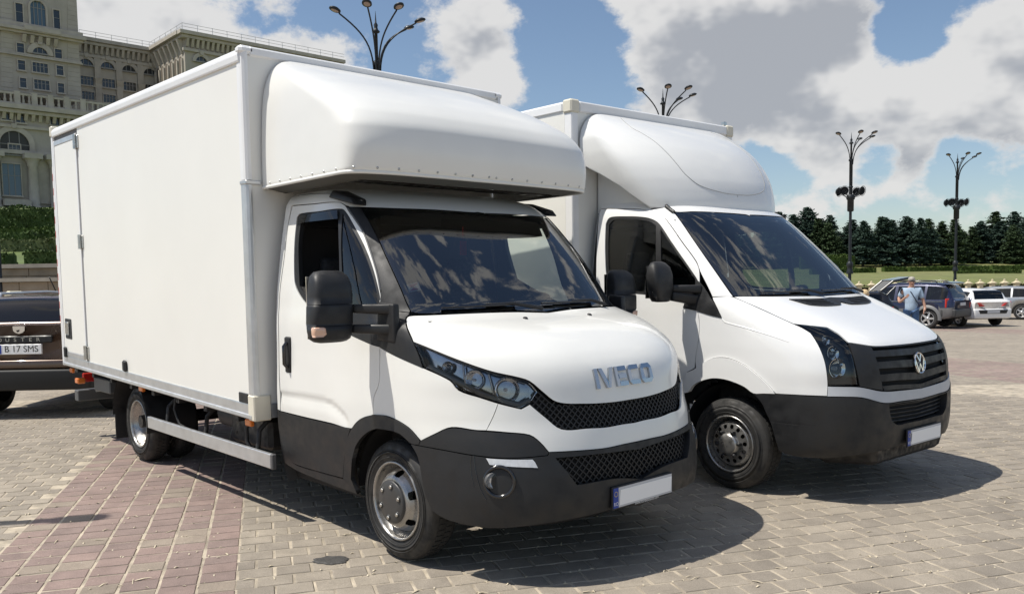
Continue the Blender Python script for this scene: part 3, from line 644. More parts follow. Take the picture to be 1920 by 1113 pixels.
# headlights
hl_top = [(775, 642.5), (800, 652.5), (858.6, 676), (922, 698), (970, 708.5), (993, 716), (1008.9, 734)]
hl_low = [(993, 757), (977, 765.6), (937.7, 755.2), (900, 743.5), (858.6, 729.5), (842.8, 711.5), (795, 688.5)]
HLO = hl_top+hl_low
hl = panel(cab1, HLO, 'headlight', mat('lamp_housing', (.30, .31, .33), .16, metal=1., var=.1, vscale=30), T1, off=-.055, gap=.004, flange=0)
for k, s in enumerate((1, -1)):
    H = hl[k]; Y = np.array([1, s, 1])
    for q, rr, sq in (((950, 731), .066, 1.0), ((886, 711), .052, 1.), ((834, 687), .030, 1.)):
        p, n = cab1.at(q, -.034); d = (n*.6+np.array([.8, -.25, 0]))*Y; M = axM(p*Y, d)
        MB().lathe([(rr, .014), (rr*.97, .016), (rr*.93, .006), (rr*.75, -.022), (rr*.45, -.042), (rr*.12, -.05)], 16, M, sm=False).build('reflector', CHROME, H)
        MB().lathe([(rr*.16, -.05), (rr*.16, -.012), (rr*.11, -.004), (.0005, -.002)], 16, M).build('bulb', mat('bulb_glass', (.35, .36, .38), .1, coat=1.), H)
        MB().lathe([(rr*1.0, .013), (rr*1.04, .015), (rr*1.06, .008)], 36, M).build('bezel', GREYP, H)
    # divider fins between the chambers
for seg in ([(915, 700), (921, 722), (926, 750)], [(865, 682), (866, 700), (870, 731)]):
    strip(cab1, seg, 'lamp_fin', SILVER, T1, w=.012, h=.006, off=-.03)
strip(cab1, [(800, 686), (850, 712), (900, 737), (950, 752), (975, 758), (995, 748)], 'lamp_trim', mat('lamp_trim', (.03, .03, .032), .3), T1, w=.028, h=.006, off=-.02)
panel(cab1, HLO, 'headlight_lens', CLEAR, T1, off=-.002, gap=.004, flange=.01)
strip(cab1, hl_top[:-1], 'lamp_seal', DARK, T1, w=.012, h=.004, off=-.008)
# door, cladding and glass
dr = [(548.5, 386), (590, 382.5), (636, 379.5), (648, 386), (652, 393), (668, 416), (681, 437), (696, 478), (707, 515), (712, 541), (713.6, 560), (713, 610), (712, 651), (712, 680), (710, 720), (701, 745), (699.5, 777), (672.5, 788), (660, 802.5), (620, 792.5), (570, 781), (526, 770), (526, 740), (524, 700), (523, 631), (525, 550), (535, 470), (541, 420)]
win = [(556.6, 408), (561.5, 401.5), (600, 396.3), (636, 391.5), (645, 394), (658, 413), (681, 457), (697, 497), (709, 541), (712, 566), (713, 610), (712, 650), (691, 643.5), (644, 621), (598, 590), (569.6, 563.5), (556, 541), (552, 521), (552, 460)]
cre = np.array([cab1.pt(q) for q in ((521, 733), (565, 739.5), (607.8, 747), (626, 756), (646, 776), (655, 790))]); cre = cre[np.argsort(cre[:, 0])]
def press(u, z):                     # the panel steps in below a pressed line that falls away towards the wheel arch
    zc = np.interp(u, cre[:, 0], cre[:, 1]); t = np.clip((zc+.004-z)/.016, 0, 1); t = t*t*(3-2*t); f = np.clip((u-cre[0, 0])/.012, 0, 1)
    z2 = np.interp(u, cre[:, 0], cre[:, 1])-.09; r = np.clip((z-z2)/.09, 0, 1); return -.011*t*f*r
panel(cab1, dr, 'door', WHITE, T1, holes=[win], gap=.0022, fn=press, step=.018)
panel(cab1, dr, 'door_lining', INT, T1, holes=[win], gap=.004, off=-.03, flange=0, step=.05)
panel(cab1, [(524.5, 770), (570, 782), (620, 793.5), (659, 803.5), (654.5, 817), (648, 858), (645, 895), (600, 883), (559, 870.5), (546, 862), (536, 848), (528, 820), (525, 795)], 'door_cladding', BLACKP, T1, off=.008, gap=.002)
panel(cab1, [(519, 768), (524, 770), (525, 795), (528, 820), (536, 848), (546, 862), (559, 871.5), (600, 884), (645, 896.5), (655, 900), (672, 926), (615, 905), (559, 882), (536, 868), (527, 840), (521, 800)], 'sill', BLACKP, T1, off=.004, gap=.0015)
panel(cab1, [('x', -1.268, 2.16), (538, 384), (548, 368), (581, 364), (629, 363.5), (645, 366.5), (655, 385), (648, 384), (636, 378.5), (590, 381.5), (547, 385), (540, 420), (534, 470), (524, 550), (522, 631), (523, 700), (525, 740), (525, 769), (519, 767), ('x', -1.268, 1.0), ('x', -1.268, 1.5)], 'door_frame', WHITE, T1, off=0., gap=.0012)
wi = panel(cab1, win, 'window_frame', BLACKP, T1, off=-.006, gap=.0, holes=[[(563, 411), (600, 403), (633, 398), (634, 470), (636, 540), (644, 575), (655, 616), (644, 613), (598, 582), (573, 556), (560, 535), (558, 460)], [(641, 399), (650, 412), (674, 455), (691, 497), (704, 541), (707, 575), (692, 580), (650, 578), (642, 540), (638, 470)]], flange=.03, step=.02)
panel(cab1, [(560, 406), (600, 399), (634, 394), (634.5, 411), (600, 414), (575, 417), (562, 420)], 'wind_deflector', DGLASS, T1, off=.008, gap=0, flange=.006)
panel(cab1, [(562, 525), (600, 560), (640, 590), (655.5, 617), (644, 614), (598, 583), (572, 557), (559, 535)], 'lowered_window', SGLASS, T1, off=-.03, gap=0, flange=0)
panel(cab1, [(640, 398), (650, 411), (675, 455), (692, 497), (705, 541), (708, 576), (692, 581), (649, 579), (641, 540), (637, 470)], 'quarter_window', SGLASS, T1, off=-.012, gap=0, flange=0)
# wheel arch flare
panel(cab1, [(645.6, 896), (648, 858), (654.5, 817), (672.5, 788), (699.5, 777), (730, 780.6), (766, 800.4), (789.3, 825.6), (787, 832), (773.6, 831), (752, 813), (730, 806), (701, 804.5), (676, 824), (663.5, 853), (660, 896), (672, 925), (656, 903)], 'wheel_arch_trim', BLACKP, T1, off=.009, gap=.001, flange=.03)
# black A-pillars and mirror base
ap = [(655, 388.5), (676, 388.5), (700, 430), (725, 485), (748, 535), (769, 583), (767, 590), (761, 596), (763, 615), (775, 641), (793, 689), (738, 664.5), (712.5, 651), (714, 610), (714.6, 560), (713, 541), (708, 515), (697, 478), (682, 437), (669, 416), (653, 393)]
panel(cab1, ap, 'a_pillar', BLACKP, T1, off=.004, gap=.0015); panel(cab1, ap, 'pillar_lining', INT, T1, off=-.03, gap=.004, flange=0, step=.05)
strip(cab1, [(653, 391), (669, 415), (682.5, 437), (697.5, 478), (708.5, 515), (714, 545)], 'pillar_trim', GREYP, T1, w=.012, h=.006, off=.005)
strip(cab1, [(716, 581), (740, 583), (768, 587)], 'pillar_seam', BLACKG, T1, w=.006, h=.003, off=.005)
# windscreen with its black printed border
ws = [('c', 2.085), (890, 399), (820.6, 394), (740, 391), (678, 390.5), (702, 430), (727, 485), (750, 535), (771, 583), (785, 586), (877, 583.5), (960, 580), ('c', 1.43)]
ws_in = [('c', 2.045), (885, 411), (820, 408), (740, 404), (697, 402), (716, 440), (738, 487), (760, 534), (781, 573), (877, 571), (965, 568), ('c', 1.475)]
panel(cab1, ws, 'windscreen', WSCREEN, T1, mode='centre', off=-.004, gap=0, flange=0, step=.05)
def ring_panel(lf, outer, inner, name, mt, parent, off):
    return panel(lf, outer[:]+inner[::-1], name, mt, parent, mode='centre', off=off, gap=0, flange=0, step=.03)
ring_panel(cab1, ws, ws_in, 'windscreen_border', mat('frit', (.008, .009, .010), .35), T1, -.0075)
# roof edge and roof skin
UR1 = cab1.pt((645, 366.5))[0]
panel(cab1, [('c', 2.088), (890, 398), (820.6, 393), (740, 390), (676, 388), (655, 387.5), (645, 366.5), ('u', UR1-.004, 2.203), ('u', .28, 2.205), ('c', 2.205)], 'roof_edge', WHITE, T1, mode='centre', gap=.0, flange=0)
def roof_skin(lf, z, crown, name, mt, parent, inset=0.):
    us = np.linspace(0, 1, 60); P, _ = lf.S(us, np.full(60, z)); V = []; n = 17
    for p in P:
        for t in np.linspace(-1, 1, n): V.append((p[0], p[1]*t, z+crown*(1-t*t)*min(1, (P[0][0]-p[0])/.3+.0)))
    return link(name, mesh(name, V, [(i*n+j, i*n+j+1, (i+1)*n+j+1, (i+1)*n+j) for i in range(59) for j in range(n-1)], True), mt, parent)
panel(cab1, [('c', 2.20), ('u', .28, 2.20), ('u', UR1-.006, 2.198), (636, 363.5), (629, 362.5), (581, 363), (548, 367), ('x', -1.268, 2.19), ('x', -1.268, 2.232), ('u', .5, 2.232), ('c', 2.232)], 'roof_shoulder', WHITE, T1, mode='centre', gap=0, flange=0, corner=60)
roof_skin(cab1, 2.232, .03, 'roof', WHITE, T1)
for s in (1, -1):             # marker lamp housings on the roof front
    p, n = cab1.at((672, 374)); mb = MB(); p = p*np.array([1, s, 1])
    mb.hexa([(p[0]+.10, p[1]-.10*s, 2.10), (p[0]+.07, p[1]+.05*s, 2.10), (p[0]-.2, p[1]+.04*s, 2.16), (p[0]-.2, p[1]-.10*s, 2.17), (p[0]+.06, p[1]-.09*s, 2.15), (p[0]+.03, p[1]+.03*s, 2.15), (p[0]-.16, p[1]+.03*s, 2.215), (p[0]-.16, p[1]-.09*s, 2.215)], .012, 2)
    h = mb.build('marker_lamp', BLACKP, T1); MB().hexa([(p[0]+.098, p[1]-.06*s, 2.108), (p[0]+.085, p[1]+.0*s, 2.108), (p[0]+.06, p[1]+.0*s, 2.11), (p[0]+.07, p[1]-.06*s, 2.11), (p[0]+.088, p[1]-.06*s, 2.135), (p[0]+.076, p[1]+.0*s, 2.135), (p[0]+.05, p[1]+.0*s, 2.14), (p[0]+.06, p[1]-.06*s, 2.14)], .004).build('lens', CLEAR, h)
# cab rear wall and inner shell
def inner_shell(lf, z0, z1, off, parent, x_rear, arch=None, name='inner_shell'):
    nz, ns = 40, 90; us = np.linspace(0, 1, ns); zs = np.linspace(z0, z1, nz); V = []; F = []
    for z in zs:
        P, N = lf.S(us, np.full(ns, z), off); V += list(P)
    V = np.array(V)
    for k in range(nz-1):
        for j in range(ns-1):
            q = (k*ns+j, k*ns+j+1, (k+1)*ns+j+1, (k+1)*ns+j); c = V[list(q)].mean(0)
            if arch and math.hypot(c[0]-arch[0], c[2]-arch[1]) < arch[2]: continue
            F.append(q)
    n = len(V); V2 = np.concatenate([V, V*np.array([1, -1, 1])]); F += [tuple(i+n for i in f) for f in F]
    return link(name, mesh(name, V2, F, True), DARK, parent)
inner_shell(cab1, .24, 1.38, -.075, T1, XR, (.03, .36, .46))
def rear_wall(lf, x, z0, z1, parent, mt, name='cab_rear_wall'):
    zs = np.linspace(z0, z1, 24); P, _ = lf.S(np.full(24, 1.), zs); V = [(x, p[1]+.002, p[2]) for p in P]+[(x, -p[1]-.002, p[2]) for p in P[::-1]]
    return link(name, mesh(name, V, [tuple(range(48))]), mt, parent)
rear_wall(cab1, XR+.006, .26, 2.232, T1, mat('cab_lining', (.05, .05, .052), .8))
MB().box((-.25, -.80, .45), (.62, .80, 1.14), .03).box((.62, -.62, .45), (.82, .62, 1.02), .03).build('hood_light_block', CHASSIS, T1)  # unseen boxes added under the hood to stop sunlight leaking through the cab
MB().box((-.05, -.84, 1.14), (.42, .84, 1.31), .02).build('upper_light_block', CHASSIS, T1)  # added upper box, blocks sunlight between scuttle and hood edge
# door handles
for s in (1, -1):
    p, n = cab1.at((541, 665)); y = p[1]*s; o = -s if False else (1 if y > 0 else -1); mb = MB(); x = p[0]; z = p[2]
    mb.hexa([(x-.038, y-.006*o, z-.125), (x+.038, y-.006*o, z-.125), (x+.038, y+.010*o, z-.115), (x-.038, y+.010*o, z-.115), (x-.038, y-.006*o, z+.125), (x+.038, y-.006*o, z+.125), (x+.038, y+.010*o, z+.115), (x-.038, y+.010*o, z+.115)], .008, 2)
    h = mb.build('door_handle', BLACKP, T1); MB().tube([(x+.004, y+.012*o, z-.085), (x+.004, y+.036*o, z-.06), (x+.004, y+.036*o, z+.06), (x+.004, y+.012*o, z+.085)], .012, 8).build('grip', BLACKG, h)
# mirrors
for s in (1, -1):
    m = thing('mirror', None, None, (0, 0, 0)); m.parent = T1
    for k in ('label', 'category'):
        if k in m: del m[k]
    o = 1 if s == -1 else -1
    def sec(z, x0, x1, y0, y1): return [(x0, y0*o, z), (x1, y0*o, z), (x1, y1*o, z), (x0, y1*o, z)]
    # housing as a stack of rounded rectangles (x thin, y wide)
    def stack(rows, mt, nm, n=28):
        V = []
        for z, xa, xb, ya, yb, e in rows:
            for i in range(n):
                t = 2*math.pi*i/n; c, q = math.cos(t), math.sin(t); V.append(((xa+xb)/2+(xb-xa)/2*math.copysign(abs(c)**(2/e), c), ((ya+yb)/2+(yb-ya)/2*math.copysign(abs(q)**(2/e), q))*o, z))
        F = [(i*n+j, i*n+(j+1) % n, (i+1)*n+(j+1) % n, (i+1)*n+j) for i in range(len(rows)-1) for j in range(n)]+[tuple(range(n)), tuple(range((len(rows)-1)*n, len(rows)*n))]
        return link(nm, mesh(nm, V, F, True), mt, m)
    bx, ya, yb = -.13, 1.135, 1.385
    stack([(1.505, bx-.06, bx+.075, ya, yb, 4), (1.55, bx-.06, bx+.08, ya, yb-.002, 4), (1.62, bx-.06, bx+.07, ya+.003, yb-.01, 4), (1.66, bx-.058, bx+.05, ya+.012, yb-.02, 3.6), (1.685, bx-.05, bx+.02, ya+.03, yb-.045, 3.2), (1.693, bx-.03, bx-.0, ya+.06, yb-.09, 3)], BLACKP, 'housing')
    stack([(1.385, bx-.062, bx+.07, ya, yb+.008, 4), (1.40, bx-.062, bx+.075, ya-.001, yb+.01, 4), (1.49, bx-.062, bx+.078, ya-.001, yb+.006, 4), (1.503, bx-.06, bx+.074, ya, yb, 4)], BLACKP, 'housing_band')
    stack([(1.288, bx-.03, bx+.01, ya+.05, yb-.06, 3), (1.294, bx-.05, bx+.035, ya+.025, yb-.03, 3.2), (1.31, bx-.058, bx+.055, ya+.008, yb-.006, 3.8), (1.35, bx-.06, bx+.066, ya, yb+.006, 4), (1.383, bx-.062, bx+.07, ya, yb+.008, 4)], BLACKP, 'housing_base')
    MB().hexa([(bx-.064, (ya+.02)*o, 1.31), (bx-.07, (ya+.02)*o, 1.31), (bx-.07, (yb-.02)*o, 1.31), (bx-.064, (yb-.02)*o, 1.31), (bx-.064, (ya+.02)*o, 1.66), (bx-.07, (ya+.02)*o, 1.66), (bx-.07, (yb-.02)*o, 1.66), (bx-.064, (yb-.02)*o, 1.66)]).build('mirror_glass', CHROME, m)
    stack([(1.325, bx+.018, bx+.062, yb-.055, yb+.005, 3), (1.34, bx+.01, bx+.069, yb-.075, yb+.009, 3), (1.372, bx+.01, bx+.072, yb-.07, yb+.011, 3), (1.38, bx+.02, bx+.068, yb-.06, yb+.008, 3)], mat('indicator_peach', (.72, .45, .32), .15, coat=1.), 'indicator')
    for z0, z1, sp in ((1.45, 1.50, .0), (1.335, 1.385, .0)):
        MB().hexa([(bx-.02, 1.14*o, z0), (bx+.05, 1.14*o, z0), (.12, .995*o, z0-.01), (.0, .995*o, z0-.01), (bx-.02, 1.14*o, z1), (bx+.05, 1.14*o, z1), (.12, .995*o, z1), (.0, .995*o, z1)], .012, 2).build('arm', BLACKP, m)
    MB().hexa([(-.03, .985*o, 1.29), (.14, .965*o, 1.28), (.14, 1.012*o, 1.28), (-.03, 1.02*o, 1.29), (-.01, .985*o, 1.51), (.13, .965*o, 1.50), (.13, 1.01*o, 1.50), (-.01, 1.02*o, 1.51)], .012, 2).build('mount', BLACKP, m)
# wipers and washer jets
def on_glass(lf, y, z, off): p, n = lf.at(('y', abs(y), z), off); return p*np.array([1, 1 if y < 0 else -1, 1])
def wiper(lf, parent, pts, off=.02):
    P = [on_glass(lf, y, z, off) for y, z in pts]; w = MB().tube(P[:2]+[P[1]*.6+P[2]*.4], [.012, .010, .007], 8).build('wiper', BLACKP, parent); d = P[2]-P[1]
    MB().tube([on_glass(lf, pts[1][0]*(1-f)+pts[2][0]*f, pts[1][1]*(1-f)+pts[2][1]*f, off*.6) for f in np.linspace(-.05, 1, 7)], .007, 6).build('blade', BLACKG, w)
wiper(cab1, T1, [(-.03, 1.428), (-.22, 1.468), (-.72, 1.462)]); wiper(cab1, T1, [(.62, 1.435), (.50, 1.472), (.02, 1.468)])
for s_ in (1, -1):
    p, n = cab1.at((985, 597)); MB().lathe([(.016, -.004), (.015, .006), (.010, .010), (.0005, .011)], 14, axM(p*np.array([1, s_, 1]), n*np.array([1, s_, 1]))).build('washer_jet', BLACKP, T1)
MB().box((.10, -.86, 1.385), (.33, .86, 1.40)).warp(lambda x, y, z: (x+.13*(1-(y/.86)**2)-.06, y, z)).build('scuttle', BLACKP, T1)
# chrome letters, mapped on the bonnet front
def letter_polys():
    L = {}
    L['I'] = ([[(-.11, -.5), (.11, -.5), (.11, .5), (-.11, .5)]], .34)
    L['V'] = ([[(-.50, .5), (-.27, .5), (-.0, -.22), (.0, -.5), (-.13, -.5)], [(.50, .5), (.27, .5), (.0, -.22), (.0, -.5), (.13, -.5)]], 1.06)
    L['E'] = ([[(-.4, .5), (-.4, -.5), (-.17, -.5), (-.17, .5)], [(-.17, .5), (.4, .5), (.4, .28), (-.17, .28)], [(-.17, .11), (.36, .11), (.36, -.11), (-.17, -.11)], [(-.17, -.28), (.4, -.28), (.4, -.5), (-.17, -.5)]], .95)
    L['C'] = ([[(-.42, .32), (-.42, -.32), (-.19, -.24), (-.19, .24)], [(-.42, .32), (-.24, .5), (-.13, .28), (-.19, .24)], [(-.24, .5), (.4, .5), (.4, .28), (-.13, .28)], [(-.42, -.32), (-.19, -.24), (-.13, -.28), (-.24, -.5)], [(-.24, -.5), (-.13, -.28), (.4, -.28), (.4, -.5)]], .97)
    L['O'] = ([[(-.46, .3), (-.46, -.3), (-.23, -.22), (-.23, .22)], [(.46, .3), (.46, -.3), (.23, -.22), (.23, .22)], [(-.46, .3), (-.28, .5), (-.17, .28), (-.23, .22)], [(.46, .3), (.28, .5), (.17, .28), (.23, .22)], [(-.28, .5), (.28, .5), (.17, .28), (-.17, .28)], [(-.46, -.3), (-.28, -.5), (-.17, -.28), (-.23, -.22)], [(.46, -.3), (.28, -.5), (.17, -.28), (.23, -.22)], [(-.28, -.5), (.28, -.5), (.17, -.28), (-.17, -.28)]], 1.02)
    return L
LP = letter_polys(); H = .108; tw = sum(LP[c][1] for c in 'IVECO'); x = -tw/2
for ch in 'IVECO':
    polys, adv = LP[ch]; mb = MB()
    for pl in polys:
        n = len(pl); fr = [((px_+x+adv/2)*H*1.08, py_*H*.98, 0.) for px_, py_ in pl]
        c0 = np.mean(fr, axis=0); bk = [(p[0], p[1], .014) for p in fr]
        mb.add(fr+bk, [tuple(range(n, 2*n))]+[(i, (i+1) % n, n+(i+1) % n, n+i) for i in range(n)])
    surf_map(cab1, mb.mesh('letter'), (-.01, 1.068), 'badge_letter', mat('badge_chrome', (.46, .48, .51), .14, metal=1.), T1, 1., .001); x += adv
# number plate
def number_plate(parent, x, zc, y0, tx='B', url=None, tilt=0., showB=False):
    f = MB().box((x-.006, y0-.268, zc-.065), (x+.006, y0+.268, zc+.063), .003).build('number_plate', BLACKP, parent)
    MB().box((x+.006, y0-.26, zc-.055), (x+.0085, y0-.218, zc+.055)).build('country_band', BLUE, f)
    MB().box((x+.006, y0-.217, zc-.055), (x+.0083, y0+.26, zc+.055)).build('plate_face', mat('plate_grey', (.55, .56, .58), .45), f)
    MB().box((x+.0083, y0-.205, zc-.044), (x+.0096, y0+.254, zc+.040)).warp(lambda a, b, c: (a, b+(c-zc)*.12, c)).build('white_cover', PLATE, f)
    me = text_mesh('RO', .028); o = link('country_letters', me, WHITEP, f); o.matrix_local = Matrix(((0, 0, 1, x+.0092), (1, 0, 0, y0-.239), (0, 1, 0, zc-.034), (0, 0, 0, 1)))
    st = MB()
    for i in range(12):
        a = 2*math.pi*i/12; st.box((x+.0086, y0-.239+.013*math.cos(a)-.0018, zc+.022+.013*math.sin(a)-.0018), (x+.0092, y0-.239+.013*math.cos(a)+.0018, zc+.022+.013*math.sin(a)+.0018))
    st.build('star_ring', mat('star_yellow', (.8, .6, .05), .5), f)
    if showB:
        me = text_mesh('B', .085); o = link('plate_letter', me, BLACKI, f); o.matrix_local = Matrix(((0, 0, 1, x+.0088), (1, 0, 0, y0-.195), (0, 1, 0, zc), (0, 0, 0, 1)))
    if url:
        me = text_mesh(url, .022); o = link('dealer_lettering', me, WHITEP, f); o.matrix_local = Matrix(((0, 0, 1, x+.0078), (1, 0, 0, y0+.03), (0, 1, 0, zc-.0595), (0, 0, 0, 1)))
    return f
number_plate(T1, 1.088, .425, 0., url='www.horibeanauto.com')
# interior: dash, steering wheel, seats, visor strip
d = MB(); n = 15; V = []
for y in np.linspace(-.88, .88, n):
    bow = .16*(1-(y/.88)**2); V += [(-.02+bow+.08, y, 1.36), (-.22+bow*.6, y, 1.40), (-.36+bow*.4, y, 1.36), (-.40+bow*.4, y, 1.05), (-.3, y, .7)]
d.add(V, [(i*5+j, i*5+j+1, (i+1)*5+j+1, (i+1)*5+j) for i in range(n-1) for j in range(4)], True).build('dashboard', INT, T1)
def steering(parent, c, r, tilt):
    ax = Vector((-math.sin(tilt), 0, math.cos(tilt))); M = axM(c, ax); mb = MB(); mb.tube([M@Vector((r*math.cos(a), r*math.sin(a), 0)) for a in np.linspace(0, 2*math.pi, 33)], .016, 8, cap=False)
    mb.lathe([(.07, -.02), (.075, .0), (.05, .02), (.0005, .025)], 18, M)
    for a in (0., 2.3, 4.0): mb.tube([M@Vector((.05*math.cos(a), .05*math.sin(a), 0)), M@Vector((r*math.cos(a), r*math.sin(a), 0))], .014, 6)
    mb.tube([c, Vector(c)-ax*.3], .03, 8); return mb.build('steering_wheel', INT, parent)
steering(T1, (-.36, .46, 1.41), .20, R_(35))
def seat(parent, y, w, x=-.95, z=.95, zt=1.72):
    mb = MB(); mb.hexa([(x, y-w/2, z-.15), (x+.5, y-w/2, z-.12), (x+.5, y+w/2, z-.12), (x, y+w/2, z-.15), (x, y-w/2, z+.0), (x+.52, y-w/2, z+.04), (x+.52, y+w/2, z+.04), (x, y+w/2, z)], .04, 2)
    mb.hexa([(x-.08, y-w/2, z), (x+.06, y-w/2, z), (x+.06, y+w/2, z), (x-.08, y+w/2, z), (x-.2, y-w/2*.85, zt-.15), (x-.1, y-w/2*.85, zt-.15), (x-.1, y+w/2*.85, zt-.15), (x-.2, y+w/2*.85, zt-.15)], .04, 2)
    mb.hexa([(x-.2, y-.13, zt-.12), (x-.11, y-.13, zt-.12), (x-.11, y+.13, zt-.12), (x-.2, y+.13, zt-.12), (x-.22, y-.11, zt+.08), (x-.14, y-.11, zt+.08), (x-.14, y+.11, zt+.08), (x-.22, y+.11, zt+.08)], .03, 2)
    return mb.build('seat', SEAT, parent)
for y, w in ((.5, .5), (-.2, .44), (-.62, .44)): seat(T1, y, w)
MB().hexa([(-.46, -.78, 2.01), (-.36, 0, 1.94), (-.36, 0.001, 1.94), (-.46, -.779, 2.01), (-.50, -.78, 2.10), (-.40, 0, 2.10), (-.40, .001, 2.10), (-.50, -.779, 2.10)])
# headliner with visors seen through the top of the screen
V = []; n = 21
for y in np.linspace(-.80, .80, n):
    b = .17*(1-(y/.8)**2); V += [(-.56+b, y, 2.075), (-.50+b, y, 1.955-.03*(1-(y/.8)**2)), (-.58+b*.8, y, 1.95-.03*(1-(y/.8)**2)), (-1.24, y, 2.02)]
MB().add(V, [(i*4+j, i*4+j+1, (i+1)*4+j+1, (i+1)*4+j) for i in range(n-1) for j in range(3)], True).build('headliner', mat('headliner', (.018, .02, .02), .9), T1)
MB().box((-.335, -.70, 1.985), (-.325, -.28, 2.06), .004).warp(lambda x, y, z: (x-.12*(y/.8)**2-.01, y, z)).build('sun_visor', mat('visor', (.05, .055, .053), .8), T1)
p = cab1.at((872, 445), -.03)[0]; MB().tube([p+np.array([0, 0, .09]), p], .001, 4).hexa([p+np.array(q) for q in ((-.004, -.025, -.09), (.004, -.025, -.09), (.004, .025, -.09), (-.004, .025, -.09), (-.004, -.025, 0), (.004, -.025, 0), (.004, .025, 0), (-.004, .025, 0))]).build('air_freshener', mat('freshener_red', (.45, .03, .03), .6), T1)
# sticker low in the corner of the screen
q = [cab1.at(v, -.012) for v in ((762, 531), (785, 526), (790, 541), (767, 546))]
st = link('window_sticker', mesh('window_sticker', [v[0] for v in q], [(0, 1, 2, 3)]), mat('sticker_white', (.75, .7, .72), .5), T1)
q2 = [cab1.at(v, -.010)[0] for v in ((764, 532), (784, 528), (787, 540), (768, 544))]; c = np.mean(q2, axis=0)
link('sticker_print', mesh('sticker_print', [q2[0], q2[1], q2[2], q2[3], c, (q2[0]+q2[3])/2*.5+c*.5], [(0, 1, 4), (2, 3, 4), (0, 4, 5)]), mat('sticker_pink', (.45, .1, .22), .5), st)

# ------------------------------------------------------------------ the box body of the near truck
BX0, BX1, BY, ZB, ZT, TL = -5.885, -1.337, 1.152, .702, 3.207, .109
def rake(x, y, z): return (x, y, z+TL*(BX1-x)/(BX1-BX0))
def SP(px, py): return F1.P(px, py, 'y', -BY)
def bpart(mb, name, mt, parent=None): return mb.warp(rake).build(name, mt, parent or T1)
bpart(MB().box((BX0+.03, -BY+.03, ZB+.02), (BX1-.03, BY-.03, ZT-.03)), 'box_core', PANEL)
DX = -5.03                          # where the side door starts
bpart(MB().box((DX+.012, -BY, ZB+.085), (BX1-.04, -BY+.03, ZT-.095), .002), 'side_panel', PANEL)
bpart(MB().box((BX0+.04, BY-.03, ZB+.085), (BX1-.04, BY, ZT-.095), .002), 'side_panel', PANEL)
bpart(MB().box((BX1-.031, -BY+.034, ZB+.10), (BX1-.004, BY-.034, ZT-.06), .002), 'front_wall', PANEL)
bpart(MB().box((BX0+.04, -BY+.05, ZT-.03), (BX1-.03, BY-.05, ZT-.012)), 'box_roof', PANEL)
# rear side door with its own frame
bpart(MB().box((BX0+.075, -BY-.004, ZB+.15), (DX-.045, -BY+.03, ZT-.20), .003), 'side_door', PANEL)
for a, b in (((BX0+.04, ZB+.10), (BX0+.075, ZT-.15)), ((DX-.045, ZB+.10), (DX-.014, ZT-.15))): bpart(MB().box((a[0], -BY-.010, a[1]), (b[0], -BY+.03, b[1]), .003), 'door_stile', mat('rail_white', (.80, .80, .80), .3, var=.04, vscale=3))
for z0, z1 in ((ZB+.10, ZB+.15), (ZT-.20, ZT-.15)): bpart(MB().box((BX0+.075, -BY-.0085, z0), (DX-.045, -BY+.03, z1), .003), 'door_rail', ALU)
bpart(MB().box((DX-.014, -BY+.012, ZB+.085), (DX+.012, -BY+.031, ZT-.10)), 'door_gap', DARK)
bpart(MB().box((BX0+.03, -BY+.010, ZT-.15), (DX-.014, -BY+.032, ZT-.097)), 'door_head_gap', mat('gap_grey', (.1, .1, .105), .6))
for fz in (.905, .515, .075):        # hinges
    z = ZB+(ZT-ZB)*fz; h = MB().box((DX-.065, -BY-.022, z-.055), (DX-.02, -BY-.004, z+.055), .006); h.tube([(DX, -BY-.022, z-.07), (DX, -BY-.022, z+.07)], .018, 10); h.box((DX+.014, -BY-.014, z-.065), (DX+.05, -BY, z+.065), .004); bpart(h, 'hinge', STEEL)
lk = bpart(MB().box((BX0+.14, -BY-.010, ZB+.29), (BX0+.36, -BY+.0, ZB+.50), .006), 'door_lock', BLACKP); bpart(MB().box((BX0+.175, -BY-.024, ZB+.33), (BX0+.30, -BY-.011, ZB+.47), .01), 'lock_lever', STEEL, lk)
bpart(MB().box((BX0+.10, -BY-.03, ZB+.085), (BX0+.16, -BY-.005, ZB+.2), .012), 'door_stop', BLACKP)
q = SP(237, 686); zq = q[2]-TL*(BX1-q[0])/(BX1-BX0); bpart(MB().box((q[0]-.035, -BY-.03, zq-.05), (q[0]+.035, -BY, zq+.055), .014), 'door_holder', BLACKP)
# corner extrusions, top and bottom rails
def rail(name, prof, x0, x1, mt, side=-1, n=2):
    V = []; m = len(prof)
    for x in np.linspace(x0, x1, n): V += [(x, side*y, z) for y, z in prof]
    F = [(i*m+j, i*m+(j+1) % m, (i+1)*m+(j+1) % m, (i+1)*m+j) for i in range(n-1) for j in range(m)]+[tuple(range(m)), tuple(range((n-1)*m, n*m))]
    return bpart(MB().add(V, F), name, mt)
arc = [(BY-.055+.075*math.cos(a), ZT-.062+.062*math.sin(a)) for a in np.linspace(0, math.pi/2, 8)]
topp = [(BY-.02, ZT-.10), (BY+.012, ZT-.105), (BY+.016, ZT-.095)]+[(y, z) for y, z in arc]+[(BY-.10, ZT), (BY-.10, ZT-.012), (BY-.02, ZT-.03)]
botp = [(BY-.02, ZB+.10), (BY+.004, ZB+.10), (BY+.006, ZB+.092), (BY+.006, ZB+.030), (BY+.016, ZB+.024), (BY+.018, ZB+.004), (BY+.010, ZB-.004), (BY-.05, ZB-.004), (BY-.05, ZB+.02), (BY-.02, ZB+.03)]
